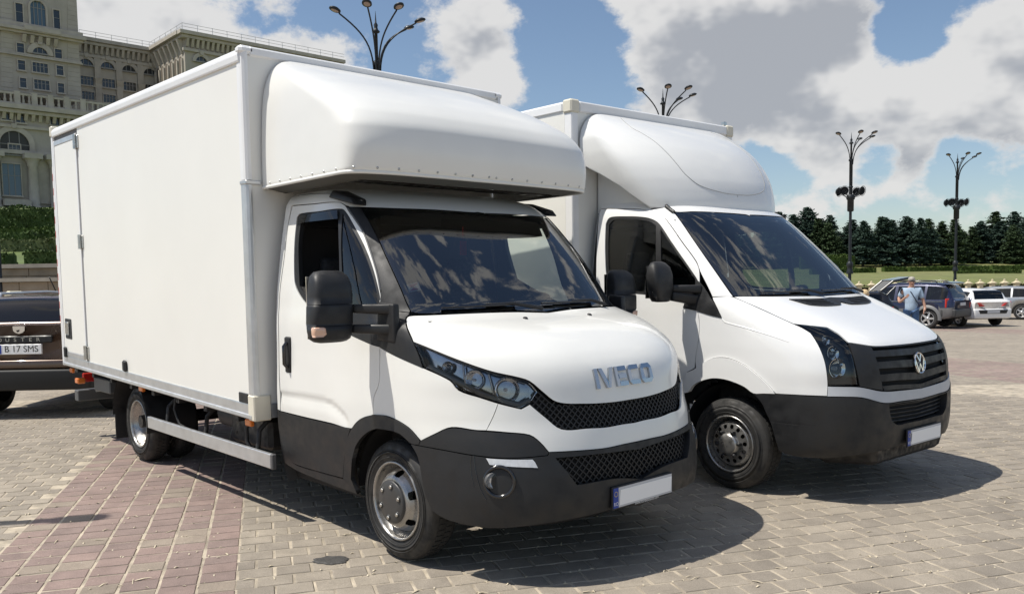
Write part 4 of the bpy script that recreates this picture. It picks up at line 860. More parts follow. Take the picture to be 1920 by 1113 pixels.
for s in (-1, 1):
    rail('top_rail', topp, BX0+.03, BX1-.028, mat('rail_white', (.80, .80, .80), .3, var=.04, vscale=3), s); rail('bottom_rail', botp, BX0+.02, BX1-.028, ALU, s)
    # front corner post: rounded white above the fairing foot, bare aluminium below
    cp = [(BX1-.075, BY-.02), (BX1-.075, BY+.006), (BX1-.03, BY+.007), (BX1-.008, BY+.002), (BX1+.004, BY-.012), (BX1+.006, BY-.026), (BX1+.004, BY-.036), (BX1-.02, BY-.036)]
    for nm, z0, z1, mt, cc in (('corner_post', ZB+.16, 2.30, ALU, 0), ('corner_post_upper', 2.325, ZT-.012, mat('rail_white', (0, 0, 0)), .0)):
        V = [(x, s*y, z) for z in (z0, z1) for x, y in cp]; m = len(cp); bpart(MB().add(V, [tuple(range(m)), tuple(range(m, 2*m))]+[(i, (i+1) % m, m+(i+1) % m, m+i) for i in range(m)]), nm, mt)
    bpart(MB().box((BX1-.085, s*(BY-.115), ZB-.012), (BX1+.012, s*(BY+.014), ZB+.165), .008), 'corner_cap', CREAM)
    bpart(MB().box((BX1-.085, s*(BY-.10), 2.295), (BX1+.012, s*(BY+.012), 2.322), .005), 'post_joint', ALU)
    bpart(MB().box((BX1-.078, s*(BY-.09), ZT-.055), (BX1+.008, s*(BY+.02), ZT+.004), .02), 'corner_block', mat('rail_white', (0, 0, 0)))
    bpart(MB().box((BX0-.012, s*(BY-.06), ZB-.01), (BX0+.04, s*(BY+.012), ZT-.02), .006), 'rear_post', mat('rail_white', (0, 0, 0)))
    bpart(MB().box((BX0-.02, s*(BY-.07), ZT-.10), (BX0+.05, s*(BY+.022), ZT+.012), .012), 'corner_block', CREAM)
bpart(MB().box((BX1-.03, -BY+.05, ZT-.065), (BX1+.008, BY-.05, ZT+.0), .012), 'front_top_rail', mat('rail_white', (0, 0, 0)))
bpart(MB().box((BX1-.03, -BY+.05, ZB+.0), (BX1+.006, BY-.05, ZB+.10), .004), 'front_bottom_rail', ALU)
bpart(MB().box((BX1-.09, -BY-.012, ZB+.10), (BX1-.25+.02, -BY+.0, ZB+.17), .005), 'lashing_plate', BLACKP)
# red and white reflective tape down the rear edge
k = 0
for z in np.arange(ZB+.45, ZT-.5, .15):
    k += 1; bpart(MB().box((BX0-.020, -BY-.0125, z), (BX0+.0, -BY+.05, z+.075)), 'reflective_tape', mat('tape_red', (.42, .05, .04), .4)); bpart(MB().box((BX0-.020, -BY-.0125, z+.075), (BX0+.0, -BY+.05, z+.15)), 'reflective_tape', mat('tape_white', (.75, .7, .68), .4))
bpart(MB().box((BX0-.008, -BY+.06, ZB+.05), (BX0+.03, BY-.06, ZT-.05)), 'rear_wall', PANEL)
# side marker lamps under the rail
for px in ((137, 693), (268, 727), (470, 790)):
    q = F1.P(px[0], px[1], 'y', -1.10); MB().box((q[0]-.045, -1.125, q[2]-.03), (q[0]+.045, -1.09, q[2]+.02), .008).build('side_marker', ORANGE, T1)
# chassis
ch = MB()
for s in (-1, 1): ch.box((-5.75, s*.36, .58), (.75, s*.44, .74))
for x in (-5.6, -4.7, -3.4, -2.6, -1.7, -.5): ch.box((x, -.36, .60), (x+.08, .36, .72))
ch.build('chassis', CHASSIS, T1)
cm = MB()
for x in np.arange(BX0+.3, BX1, .55): cm.box((x, -BY+.03, ZB-.06), (x+.06, BY-.03, ZB+.02))
bpart(cm, 'cross_bearer', CHASSIS)
MB().box((BX0+.06, -BY+.04, ZB+.001), (BX1-.04, BY-.04, ZB+.018)).warp(rake).build('box_floor', CHASSIS, T1)
MB().hexa([(-2.75, .5, .38), (-1.9, .5, .38), (-1.9, 1.0, .38), (-2.75, 1.0, .38), (-2.75, .5, .68), (-1.9, .5, .68), (-1.9, 1.0, .68), (-2.75, 1.0, .68)], .05, 2).build('fuel_tank', CHASSIS, T1)
t = MB().tube([(-2.95, -.62, .52), (-2.3, -.62, .52)], .11, 18); t.tube([(-3.1, -.62, .52), (-2.95, -.62, .52)], .05, 12); t.tube([(-2.3, -.62, .52), (-1.5, -.55, .5)], .035, 10); t.build('air_tank', mat('tank_grey', (.06, .06, .065), .45, dirt=.5), T1)
MB().hexa([(-2.2, -.95, .42), (-1.55, -.95, .42), (-1.55, -.45, .42), (-2.2, -.45, .42), (-2.2, -.95, .66), (-1.55, -.95, .66), (-1.55, -.45, .66), (-2.2, -.45, .66)], .03).build('battery_box', CHASSIS, T1)
MB().tube([(-4.06, -1.0, .37), (-4.06, 1.0, .37)], .06, 12).lathe([(.02, -.16), (.16, -.12), (.16, .12), (.02, .16)], 16, Matrix.Translation((-4.06, 0, .38))).build('rear_axle', CHASSIS, T1)
MB().tube([(.03, -.8, .33), (.03, .8, .33)], .05, 10).box((-.1, -.35, .2), (.5, .35, .5)).build('front_axle', CHASSIS, T1)
for s in (-1, 1):                   # side guards
    o = s; q0 = -3.54; g = MB().box((-3.54, o*1.085, .375), (-1.22, o*1.115, .475), .004); g = g.warp(lambda x, y, z: (x, y, z+.012*(-1.22-x)/2.3)); gb = g.build('side_guard', ALU, T1)
    MB().box((-1.22, o*1.083, .372), (-1.185, o*1.117, .478), .006).build('guard_cap', GREYP, gb); 
    for x in (-3.2, -2.4, -1.5): MB().tube([(x, o*1.07, .43), (x, o*1.05, .60), (x, o*.95, .69)], .018, 8).build('guard_bracket', CHASSIS, T1)
    # rear mudguard and flap
    mg = MB(); V = []; n = 22
    for y in (o*.66, o*1.10):
        for i in range(n+1): a = R_(-10)+R_(190)*i/n; V.append((-4.06+.46*math.cos(a), y, .40+.44*math.sin(a)))
    mg.add(V, [(i, i+1, n+2+i, n+1+i) for i in range(n)], True); mg.build('mudguard', BLACKP, T1)
    MB().box((-4.535, o*.68, .16), (-4.52, o*1.08, .56), .003).build('mud_flap', mat('flap_rubber', (.02, .02, .02), .7), T1)
# hoses and wires hanging by the side guard
MB().tube([(-3.0, -1.06, .71), (-3.02, -1.07, .6), (-2.95, -1.06, .48), (-2.85, -1.02, .44)], .012, 6).build('air_hose', BLACKP, T1)
MB().tube([(-1.62, -1.04, .72), (-1.66, -1.07, .6), (-1.66, -1.07, .5), (-1.6, -1.05, .42)], .014, 6).build('air_hose', BLACKP, T1)
# folded tail lift at the rear
tl = MB()
for s in (-1, 1): tl.hexa([(-5.86, s*.80, .48), (-5.35, s*.80, .56), (-5.35, s*.87, .56), (-5.86, s*.87, .48), (-5.86, s*.80, .55), (-5.35, s*.80, .64), (-5.35, s*.87, .64), (-5.86, s*.87, .55)], .006)
tl.build('tail_lift_arm', ALU, T1)
MB().box((-5.95, -1.05, .40), (-5.83, 1.05, .52), .008).build('rear_underrun', mat('beam_dark', (.12, .125, .13), .5, metal=.4, dirt=.4), T1)
MB().box((-5.35, -1.02, .56), (-4.85, -.82, .70), .01).build('lift_box', mat('beam_dark', (0, 0, 0)), T1)
MB().box((-5.62, -1.13, .62), (-5.52, -1.05, .68), .01).build('side_marker', ORANGE, T1)
MB().box((-5.9, -.98, .60), (-5.86, -.72, .70), .01).build('tail_lamp', RED, T1); MB().box((-5.9, .72, .60), (-5.86, .98, .70), .01).build('tail_lamp', RED, T1)
# wheels
for s in (-1, 1):
    make_wheel(T1, (.03, s*.965, .352), s, .352, .215, .228, 'bulge', .35); make_wheel(T1, (-4.06, s*1.025, .352), s, .352, .195, .218, 'dish', .2); make_wheel(T1, (-4.06, s*.77, .352), s, .352, .195, .218, 'dish', .5)
    wheel_well('wheel_well', T1, .03, s*.93, s*.55, .44, .36)

# ------------------------------------------------------------------ roof fairing of the near truck
XB = BX1+.006
fair1 = Loft([(2.275, -.17, -.42, 1.035, 4.2, XB), (2.30, -.15, -.42, 1.04, 4.2, XB), (2.42, -.13, -.42, 1.04, 4.2, XB), (2.54, -.145, -.44, 1.038, 4.0, XB), (2.64, -.20, -.52, 1.034, 3.7, XB), (2.72, -.29, -.62, 1.03, 3.4, XB),
              (2.80, -.42, -.76, 1.024, 3.1, XB), (2.88, -.58, -.90, 1.015, 2.9, XB), (2.95, -.75, -1.03, 1.0, 2.8, XB), (3.02, -.93, -1.15, .975, 2.8, XB), (3.08, -1.10, -1.24, .94, 2.8, XB), (3.13, -1.25, -1.31, .88, 3.0, XB), (3.155, -1.322, -1.329, .80, 3.5, XB)], F1, nz=110, ns=120)
def whole(lf, z0, z1, name, mt, parent, off=0.):
    nz, ns = lf.nz, lf.ns; V = lf.T.reshape(-1, 3)+lf.N.reshape(-1, 3)*off; N = lf.N.reshape(-1, 3); F = [f[::-1] for f in lf.faces]; n = len(V); Y = np.array([1, -1, 1])
    f0 = F[len(F)//2]; nn = np.cross(V[f0[1]]-V[f0[0]], V[f0[2]]-V[f0[0]])
    if nn@N[f0[0]] < 0: F = [f[::-1] for f in F]
    return link(name, mesh(name, np.concatenate([V, V*Y]), F+[tuple(i+n for i in f[::-1]) for f in F], True, np.concatenate([N, N*Y])), mt, parent)
f1o = whole(fair1, 0, 0, 'roof_fairing', GRP, T1)
zlip = 2.262
lip = [fair1.S(np.array([u]), np.array([2.276]))[0][0] for u in np.linspace(0, 1, 50)]; lipm = [p*np.array([1, -1, 1]) for p in lip[::-1]]
MB().tube([tuple(p) for p in lipm+lip[1:]], .012, 8).build('fairing_lip', GRP, f1o)
# underside: an inner return all round, open in the middle
V = []; m = 0
for u in np.linspace(0, 1, 40):
    p, n = fair1.S(np.array([u]), np.array([2.278])); p, n = p[0], n[0]; n = n*np.array([1, 1, 0]); n /= np.linalg.norm(n); V += [p, p-n*.16+np.array([0, 0, -.03])]; m += 1
V = np.array(V); Fq = [(2*i, 2*i+1, 2*i+3, 2*i+2) for i in range(m-1)]
MB().add(list(V)+list(V*np.array([1, -1, 1])), Fq+[tuple(i+len(V) for i in f) for f in Fq]).build('fairing_flange', mat('fairing_inside', (.10, .10, .09), .7), f1o)
MB().box((-.62, -.9, 2.262), (-.5, .9, 2.27)).build('fairing_stay', CHASSIS, f1o)
rv = MB()
for u in np.linspace(.015, .95, 15):
    p, n = fair1.S(np.array([u]), np.array([2.300]), .0)
    for s in (1, -1): rv.lathe([(.008, -.001), (.008, .003), (.0005, .005)], 8, axM(p[0]*np.array([1, s, 1]), n[0]*np.array([1, s, 1])))
tag(rv.build('rivets', STEEL, f1o), kind='stuff')

# ------------------------------------------------------------------ the second box truck
T2 = thing('box_truck', 'white box truck with slatted black grille, round chrome emblem and sloping roof spoiler', 'truck', (F2.X, F2.Y, 0), F2.a)
XR2 = -1.45
cab2 = Loft([(.28, .90, .0, .92, 3.2, XR2), (.34, .965, .0, .955, 3.3, XR2), (.42, 1.0, .0, .97, 3.4, XR2), (.55, 1.012, .0, .982, 3.4, XR2), (.70, 1.01, .0, .99, 3.4, XR2), (.82, 1.0, -.02, .993, 3.4, XR2), (.95, .985, -.05, .993, 3.5, XR2),
             (1.04, .965, -.1, .992, 3.5, XR2), (1.11, .93, -.15, .992, 3.5, XR2), (1.16, .875, -.2, .991, 3.6, XR2), (1.22, .775, -.25, .99, 3.7, XR2), (1.29, .63, -.3, .989, 3.8, XR2), (1.36, .475, -.4, .988, 3.9, XR2), (1.42, .335, -.5, .986, 4.0, XR2),
             (1.465, .225, -.6, .984, 4.1, XR2), (1.52, .17, -.65, .981, 4.1, XR2), (1.7, -.0, -.78, .968, 3.9, XR2), (1.9, -.2, -.95, .945, 3.7, XR2), (2.1, -.42, -1.1, .912, 3.6, XR2), (2.16, -.50, -1.15, .90, 3.6, XR2), (2.22, -.60, -1.2, .88, 3.4, XR2), (2.28, -.75, -1.25, .84, 3.2, XR2)], F2, nz=180, ns=160)
hs2 = [(1376.4, 556.4), (1430, 580), (1486.7, 606), (1499, 607.8), (1550, 613), (1571, 624), (1581, 632.5), (1590, 641.5), (1597, 642.5), (1639, 648.5), (1675, 647)]
vent = [(1479, 561.8), (1530, 560.5), ('y', .0, 1.43), ('y', .0, 1.40), (1560, 572.5), (1520, 572.4)]
panel(cab2, [('c', 1.462), (1500, 555), (1440, 555.5), (1385, 555.5)]+hs2+[('c', 1.108)], 'hood', WHITE2, T2, mode='centre', gap=.003)
# hood air intake
vi = panel(cab2, [(1479, 561.8), (1535, 560.8), ('c', 1.445), ('c', 1.412), (1575, 572), (1520, 572.4)], 'hood_vent', BLACKP, T2, mode='centre', off=.008, gap=0, flange=.01)
for k in range(4):
    f = (k+.5)/4; strip(cab2, [(1479+41*f+6, 561.8+10.6*f), (1540+25*f, 560.8+11.2*f)], 'vent_bar', DARK, T2, w=.008, h=.004, off=.009, mirror=True)
# fender and door gap
dg2 = [(1311.5, 508), (1310, 545), (1308.4, 583.5), (1311, 600), (1309, 640), (1304, 672.7), (1286, 697)]
panel(cab2, [(1310, 500), (1320, 520), (1353.7, 595.6), (1340, 560), (1352, 556), (1374.5, 556.8), (1430, 581), (1486.7, 607), (1499, 613), (1519.5, 624), (1531, 641), (1540, 659), (1547, 680), (1550, 697), (1552, 722), (1551, 742), (1500, 740), (1454.6, 737.5), (1436, 722), (1413.6, 697), (1395, 683), (1372.7, 673), (1355, 669.5), (1338.5, 671), (1322, 678), (1305, 690), (1304, 672.7), (1309, 640), (1311, 600), (1308.4, 583.5), (1310, 545)][0:0] or
      [(1353.7, 595.6), (1345, 578), (1336, 557), (1352, 556), (1374.5, 556.8), (1430, 581), (1486.7, 607), (1503, 614), (1519.5, 624), (1531, 641), (1540, 659), (1547, 680), (1550, 697), (1552, 722), (1551, 742), (1500, 740), (1454.6, 737.5), (1436, 716), (1413.6, 696.6), (1395, 683), (1372.7, 673), (1355, 669.5), (1338.5, 671), (1322, 678), (1305, 692), (1304, 672.7), (1309, 640), (1311, 600), (1308.6, 583.5), (1330, 590)], 'fender', WHITE2, T2, gap=.002)
panel(cab2, [(1304, 691), (1322, 678), (1338.5, 671), (1355, 669.5), (1372.7, 673), (1395, 683), (1413.6, 696.6), (1436, 716), (1454.6, 737.5), (1432, 737), (1414, 736.5), (1398, 725), (1379.5, 716.5), (1360, 710.5), (1338.5, 708.5), (1318, 713), (1301, 722), (1292, 735), (1280, 737), (1288, 698)], 'wheel_arch_trim', WHITE2, T2, off=.012, gap=.001, flange=.04)
strip(cab2, [(1353, 597), (1359, 604), (1400, 615), (1440, 627), (1478, 640)], 'fender_crease', WHITE2, T2, w=.012, h=.002)
# headlights
h2 = [(1489.7, 606.5), (1510, 608.5), (1550, 614), (1570, 625), (1581, 634), (1590, 647), (1596, 660), (1604, 690), (1608, 720.5), (1580, 722), (1552.5, 722), (1550, 697), (1547, 680), (1540, 659), (1531, 641), (1519.5, 624), (1505, 613)]
hb = panel(cab2, h2, 'headlight', mat('lamp_housing_dark', (.035, .042, .048), .3, metal=.3), T2, off=-.06, gap=.003, flange=0)
for k, s in enumerate((1, -1)):
    Y = np.array([1, s, 1])
    for q, rr in (((1570, 690), .07), ((1562, 660), .05), ((1548, 634), .034)):
        p, n = cab2.at(q, -.028); M = axM(p*Y, (n*.5+np.array([.9, -.1, 0]))*Y); MB().lathe([(rr, .012), (rr*.95, .012), (rr*.75, -.02), (rr*.4, -.04), (.004, -.045)], 30, M).build('reflector', CHROME, hb[k]); MB().lathe([(rr*.2, -.04), (rr*.2, -.0), (.0005, .006)], 12, M).build('bulb', mat('bulb_glass', (0, 0, 0)), hb[k])
panel(cab2, h2, 'headlight_lens', glass('smoked_lens', (.72, .78, .80)), T2, off=-.002, gap=.003, flange=.01)
# grille: dark backing, side blocks, slats
bk = [(1592, 644), (1634, 650), (1670, 648.5), ('c', 1.105), ('c', .785), (1690, 730), (1654, 732), (1612, 724), (1605, 690), (1597, 660)]
g2 = panel(cab2, bk, 'grille', DARK, T2, mode='centre', off=-.04, gap=0, flange=0)
panel(cab2, [(1591, 644), (1597, 644), (1633, 650), (1637, 658), (1641, 669), (1647.5, 691), (1652.6, 715), (1655, 731.5), (1612, 724), (1605, 690), (1597, 660)], 'grille_side', BLACKP, g2, off=.003, gap=.001, flange=.02)
def cz2(px, py): return float(F2.P(px, py, 'y', 0)[2])
for a, b in (((650, 651.5, 644.5, 646.5), None), ((657.5, 669, 652.5, 664), None), ((678.5, 691, 673, 686.5), None), ((702, 715, 697, 710), None), ((723.5, 732, 719, 727), None)):
    xl = 1634+(a[0]-650)*.27
    panel(cab2, [(xl, a[0]), (1680, a[0]*.45+a[2]*.55), ('c', cz2(1722, a[2])), ('c', cz2(1722, a[3])), (1685, a[1]*.45+a[3]*.55), (xl+2+(a[1]-a[0])*.25, a[1])], 'grille_slat', BLACKP, g2, mode='centre', off=.002, gap=0, flange=.03)
# silver band and bumper
panel(cab2, [(1552, 724), (1580, 724.5), (1611, 725.5), (1652.6, 733.5), (1690, 731.5), ('c', .778), ('c', .706), (1690, 751), (1656, 754.6), (1615, 744.5), (1580, 743), (1551, 742.6)], 'bumper_band', mat('pale_plastic', (.50, .52, .55), .45, var=.05), T2, mode='centre', off=.008, gap=.001, flange=.02)
lg2 = [(1664.6, 758), (1695, 754), ('c', .690), ('c', .545), (1700, 791.5), (1680, 795.6), (1670, 788), (1666, 772)]
panel(cab2, [(1414, 737), (1454.6, 738.5), (1500, 741), (1551, 743.5), (1615, 745.5), (1656, 755.6), (1690, 752), ('c', .704), ('c', .690), (1695, 754), (1664.6, 758), (1666, 772), (1670, 788), (1680, 795.6), (1700, 791.5), ('c', .545), ('c', .37), (1690, 832), (1652.6, 842), (1600, 851), (1550, 856), (1499, 853.6), (1475, 849), (1461.4, 843), (1456, 825), (1451, 806), (1445, 788), (1437.5, 772), (1428, 752)], 'bumper', BLACKP, T2, mode='centre', off=.012, gap=.001, flange=.06)
lgo = panel(cab2, lg2, 'lower_grille', DARK, T2, mode='centre', off=-.05, gap=0, flange=0)
for k in range(5):
    f = (k+.5)/5; strip(cab2, [(1666+10*f, 758+36*f), (1695, 754+38*f), ('c', .690-.145*f)], 'grille_bar', BLACKP, lgo, w=.012, h=.012, off=-.04)
strip(cab2, [(1448, 789), (1490, 794), (1531, 797.5)], 'bumper_groove', BLACKG, T2, w=.012, h=-.004, off=.0125)
MB().hexa([(.55, -.62, .24), (.93, -.5, .26), (.93, .5, .26), (.55, .62, .24), (.5, -.66, .4), (.95, -.55, .4), (.95, .55, .4), (.5, .66, .4)], .03).build('under_tray', CHASSIS, T2)
number_plate(T2, 1.035, .44, 0., showB=True)
# emblem
me = MB(); R0 = .078; n = 40; V = []
me.lathe([(R0*.84, .0), (R0*.86, .012), (R0*.95, .016), (R0, .010), (R0*1.02, 0)], n)
def chev(pts, w):
    for (x0, y0), (x1, y1) in zip(pts[:-1], pts[1:]):
        d = np.array([x1-x0, y1-y0]); d /= np.linalg.norm(d); q = np.array([-d[1], d[0]])*w/2; c = [(x0-q[0], y0-q[1]), (x1-q[0], y1-q[1]), (x1+q[0], y1+q[1]), (x0+q[0], y0+q[1])]
        me.add([(x, y, .002) for x, y in c]+[(x, y, .012) for x, y in c], [(4, 5, 6, 7), (0, 1, 5, 4), (1, 2, 6, 5), (2, 3, 7, 6), (3, 0, 4, 7)])
chev([(-.034, .066), (.0, .012), (.034, .066)], .013); chev([(-.066, .028), (-.030, -.062), (.0, -.004), (.030, -.062), (.066, .028)], .013)
surf_map(cab2, me.mesh('emblem'), (0., .965), 'emblem', CHROME, T2, 1., .006)
mdisc = MB().lathe([(R0*.86, 0), (.0005, .001)], 30); surf_map(cab2, mdisc.mesh('emblem_disc'), (0., .965), 'emblem_disc', BLACKG, T2, 1., .004)
# door, glass, pillars
win2 = [(1136, 420), (1140, 411), (1147, 407), (1175, 406), (1202.7, 407), (1222, 411), (1236, 420), (1257, 451), (1282, 487), (1304, 519), (1309, 528), (1309, 550), (1290, 556), (1250, 555), (1200, 551), (1163, 547.5), (1148, 541), (1138, 520), (1135, 480), (1135, 445)]
panel(cab2, [(1127, 391.7), (1165, 391.5), (1205.7, 393), (1233, 399), (1251, 414.4), (1281, 456.7), (1305, 490), (1311.5, 508), (1310, 545), (1308.4, 583.5), (1311, 600), (1309, 640), (1304, 672.7), (1302, 690), (1287, 698), (1279, 737), (1262, 752), ('x', -1.38, .5), ('x', -1.40, 1.1), ('x', -1.40, 1.6)], 'door', WHITE2, T2, holes=[win2], gap=.0025)
panel(cab2, [(1127, 391.7), (1165, 391.5), (1205.7, 393), (1233, 399), (1251, 414.4), (1281, 456.7), (1305, 490), (1311.5, 508), (1310, 545), (1308.4, 583.5), (1309, 640), ('x', -1.38, .9), ('x', -1.40, 1.6)], 'door_lining', INT, T2, off=-.03, holes=[win2], gap=.004, flange=0, step=.05)
panel(cab2, win2, 'window_frame', BLACKP, T2, off=-.005, gap=0, holes=[[(1141, 421), (1150, 412), (1175, 411), (1202, 412), (1220, 416), (1229, 422), (1229, 480), (1229, 547), (1200, 546), (1165, 543), (1152, 537), (1143, 518), (1140, 480)], [(1238, 428), (1257, 457), (1282, 493), (1303, 523), (1303, 546), (1270, 549), (1238, 548)]], flange=.02, step=.02)
panel(cab2, [(1140, 420), (1150, 411), (1175, 410), (1202, 411), (1220, 415), (1230, 421), (1230, 480), (1230, 548), (1200, 547), (1165, 544), (1151, 538), (1142, 518), (1139, 480)], 'side_window', glass('van_side_glass', (.36, .41, .38)), T2, off=-.012, gap=0, flange=0)
panel(cab2, [(1237, 427), (1257, 456), (1282, 492), (1304, 522), (1304, 547), (1270, 550), (1237, 549)], 'quarter_window', glass('van_side_glass'), T2, off=-.012, gap=0, flange=0)
panel(cab2, [(1309, 526), (1318, 535), (1336, 563), (1353.7, 595.6), (1330, 590), (1308, 583), (1281, 577), (1285, 566), (1300, 556)], 'mirror_base', BLACKP, T2, off=.006, gap=.0, flange=.015)
panel(cab2, [(1262, 397), (1290, 435), (1335, 500), (1374, 555.5), (1352, 555.5), (1336, 556), (1326, 535), (1312.5, 508), (1306, 490), (1282, 456.7), (1252, 414.4), (1234, 398), (1246, 386)], 'a_pillar', WHITE2, T2, gap=.0015)
panel(cab2, [(1262, 397), (1290, 435), (1335, 500), (1374, 555.5), (1336, 556), (1312.5, 508), (1282, 456.7), (1252, 414.4), (1240, 398)], 'pillar_lining', INT, T2, off=-.03, gap=.004, flange=0, step=.05)
panel(cab2, [('x', -1.448, 2.25), (1128, 384), (1170, 378), (1211.8, 376), (1231, 379), (1245, 386.5), (1233, 398), (1205.7, 392.2), (1165, 390.7), (1126.5, 391), (1119, 430), (1110, 500), ('x', -1.405, 1.3), ('x', -1.405, .6), ('x', -1.448, .6), ('x', -1.448, 1.4)], 'door_frame', WHITE2, T2, gap=.001)
ws2 = [('c', 2.150), (1400, 403), (1341.7, 398.5), (1300, 397), (1265, 397), (1292, 435), (1337, 500), (1376, 554.5), (1440, 554), (1500, 553.5), ('c', 1.472)]
ws2i = [('c', 2.125), (1400, 409), (1342, 405), (1300, 403.5), (1277, 404), (1303, 440), (1347, 500), (1382, 547), (1440, 546.5), (1500, 546), ('c', 1.50)]
panel(cab2, ws2, 'windscreen', WSCREEN, T2, mode='centre', off=-.004, gap=0, flange=0, step=.05); ring_panel(cab2, ws2, ws2i, 'windscreen_border', MATS['frit'], T2, -.0075)
UR2 = cab2.pt((1246, 385.5))[0]
panel(cab2, [('c', 2.152), (1400, 402), (1341.7, 397.5), (1300, 396), (1263, 396), (1246, 385.5), ('u', UR2-.004, 2.272), ('u', .3, 2.275), ('c', 2.275)], 'roof_edge', WHITE2, T2, mode='centre', gap=0, flange=0)
strip(cab2, [(1241, 379), (1252, 390), (1264, 399)], 'gutter', BLACKP, T2, w=.035, h=.02)
panel(cab2, [('c', 2.272), ('u', .3, 2.272), ('u', UR2, 2.27), (1231, 377), (1211.8, 374), (1170, 376), (1128, 383), ('x', -1.448, 2.272), ('c', 2.279)], 'roof_shoulder', WHITE2, T2, mode='centre', gap=0, flange=0, corner=60); roof_skin(cab2, 2.274, .03, 'roof', WHITE2, T2)
MB().box((-.25, -.78, .45), (.58, .78, 1.12), .03).box((.58, -.62, .45), (.80, .62, 1.0), .03).build('hood_light_block', CHASSIS, T2)  # unseen boxes added under this hood too, to block leaking sunlight
MB().box((-.1, -.84, 1.12), (.32, .84, 1.34), .02).build('upper_light_block', CHASSIS, T2)  # added upper light block of the second cab
inner_shell(cab2, .30, 1.40, -.08, T2, XR2, (0, .36, .48)); rear_wall(cab2, XR2+.006, .4, 2.27, T2, mat('cab_lining', (0, 0, 0)))
# mirrors
for s in (1, -1):
    m = thing('mirror', None, None, (0, 0, 0)); m.parent = T2
    for k in ('label', 'category'):
        if k in m: del m[k]
    o = -s; bx = -.45
    def stack2(rows, mt, nm, n=28):
        V = []
        for z, xa, xb, ya, yb, e in rows:
            for i in range(n):
                t = 2*math.pi*i/n; c, q = math.cos(t), math.sin(t); V.append(((xa+xb)/2+(xb-xa)/2*math.copysign(abs(c)**(2/e), c), ((ya+yb)/2+(yb-ya)/2*math.copysign(abs(q)**(2/e), q))*o, z))
        F = [(i*n+j, i*n+(j+1) % n, (i+1)*n+(j+1) % n, (i+1)*n+j) for i in range(len(rows)-1) for j in range(n)]+[tuple(range(n)), tuple(range((len(rows)-1)*n, len(rows)*n))]
        return link(nm, mesh(nm, V, F, True), mt, m)
    stack2([(1.44, bx-.02, bx+.03, 1.17, 1.26, 3), (1.445, bx-.05, bx+.05, 1.15, 1.29, 3.5), (1.48, bx-.055, bx+.06, 1.14, 1.32, 4), (1.55, bx-.055, bx+.075, 1.13, 1.345, 4), (1.65, bx-.055, bx+.07, 1.13, 1.35, 4), (1.71, bx-.05, bx+.05, 1.14, 1.34, 3.5), (1.745, bx-.04, bx+.02, 1.17, 1.31, 3.2), (1.755, bx-.02, bx, 1.20, 1.28, 3)], BLACKP, 'housing')
    stack2([(1.52, bx-.01, bx+.02, 1.335, 1.35, 3), (1.50, bx-.01, bx+.05, 1.315, 1.345, 3), (1.46, bx-.01, bx+.045, 1.30, 1.335, 3)], CLEAR, 'indicator')
    MB().hexa([(bx+.0, 1.14*o, 1.52), (bx+.06, 1.14*o, 1.52), (-.24, .97*o, 1.50), (-.33, .97*o, 1.50), (bx, 1.14*o, 1.57), (bx+.06, 1.14*o, 1.57), (-.24, .97*o, 1.57), (-.33, .97*o, 1.57)], .014, 2).build('arm', BLACKP, m)
    MB().hexa([(bx+.0, 1.14*o, 1.45), (bx+.06, 1.14*o, 1.45), (-.28, .97*o, 1.41), (-.36, .97*o, 1.41), (bx, 1.14*o, 1.52), (bx+.06, 1.14*o, 1.52), (-.26, .97*o, 1.49), (-.33, .97*o, 1.49)], .014, 2).build('arm_base', BLACKP, m)
    MB().box((bx-.06, 1.15*o, 1.47), (bx-.053, 1.33*o, 1.72)).build('mirror_glass', CHROME, m)
wiper(cab2, T2, [(-.05, 1.468), (-.20, 1.50), (-.74, 1.495)]); wiper(cab2, T2, [(.66, 1.468), (.52, 1.505), (.0, 1.50)])
# interior
d = MB(); n = 15; V = []
for y in np.linspace(-.86, .86, n):
    bow = .12*(1-(y/.86)**2); V += [(.0+bow, y, 1.42), (-.25+bow*.6, y, 1.43), (-.42+bow*.4, y, 1.38), (-.45, y, 1.05), (-.35, y, .75)]
d.add(V, [(i*5+j, i*5+j+1, (i+1)*5+j+1, (i+1)*5+j) for i in range(n-1) for j in range(4)], True).build('dashboard', INT, T2)
steering(T2, (-.42, .45, 1.42), .20, R_(35))
for y, w in ((.5, .5), (-.2, .44), (-.62, .44)): seat(T2, y, w, -1.05, 1.0, 1.78)
MB().box((-1.40, -.84, 2.06), (-.62, .84, 2.10)).build('headliner', MATS['headliner'], T2)
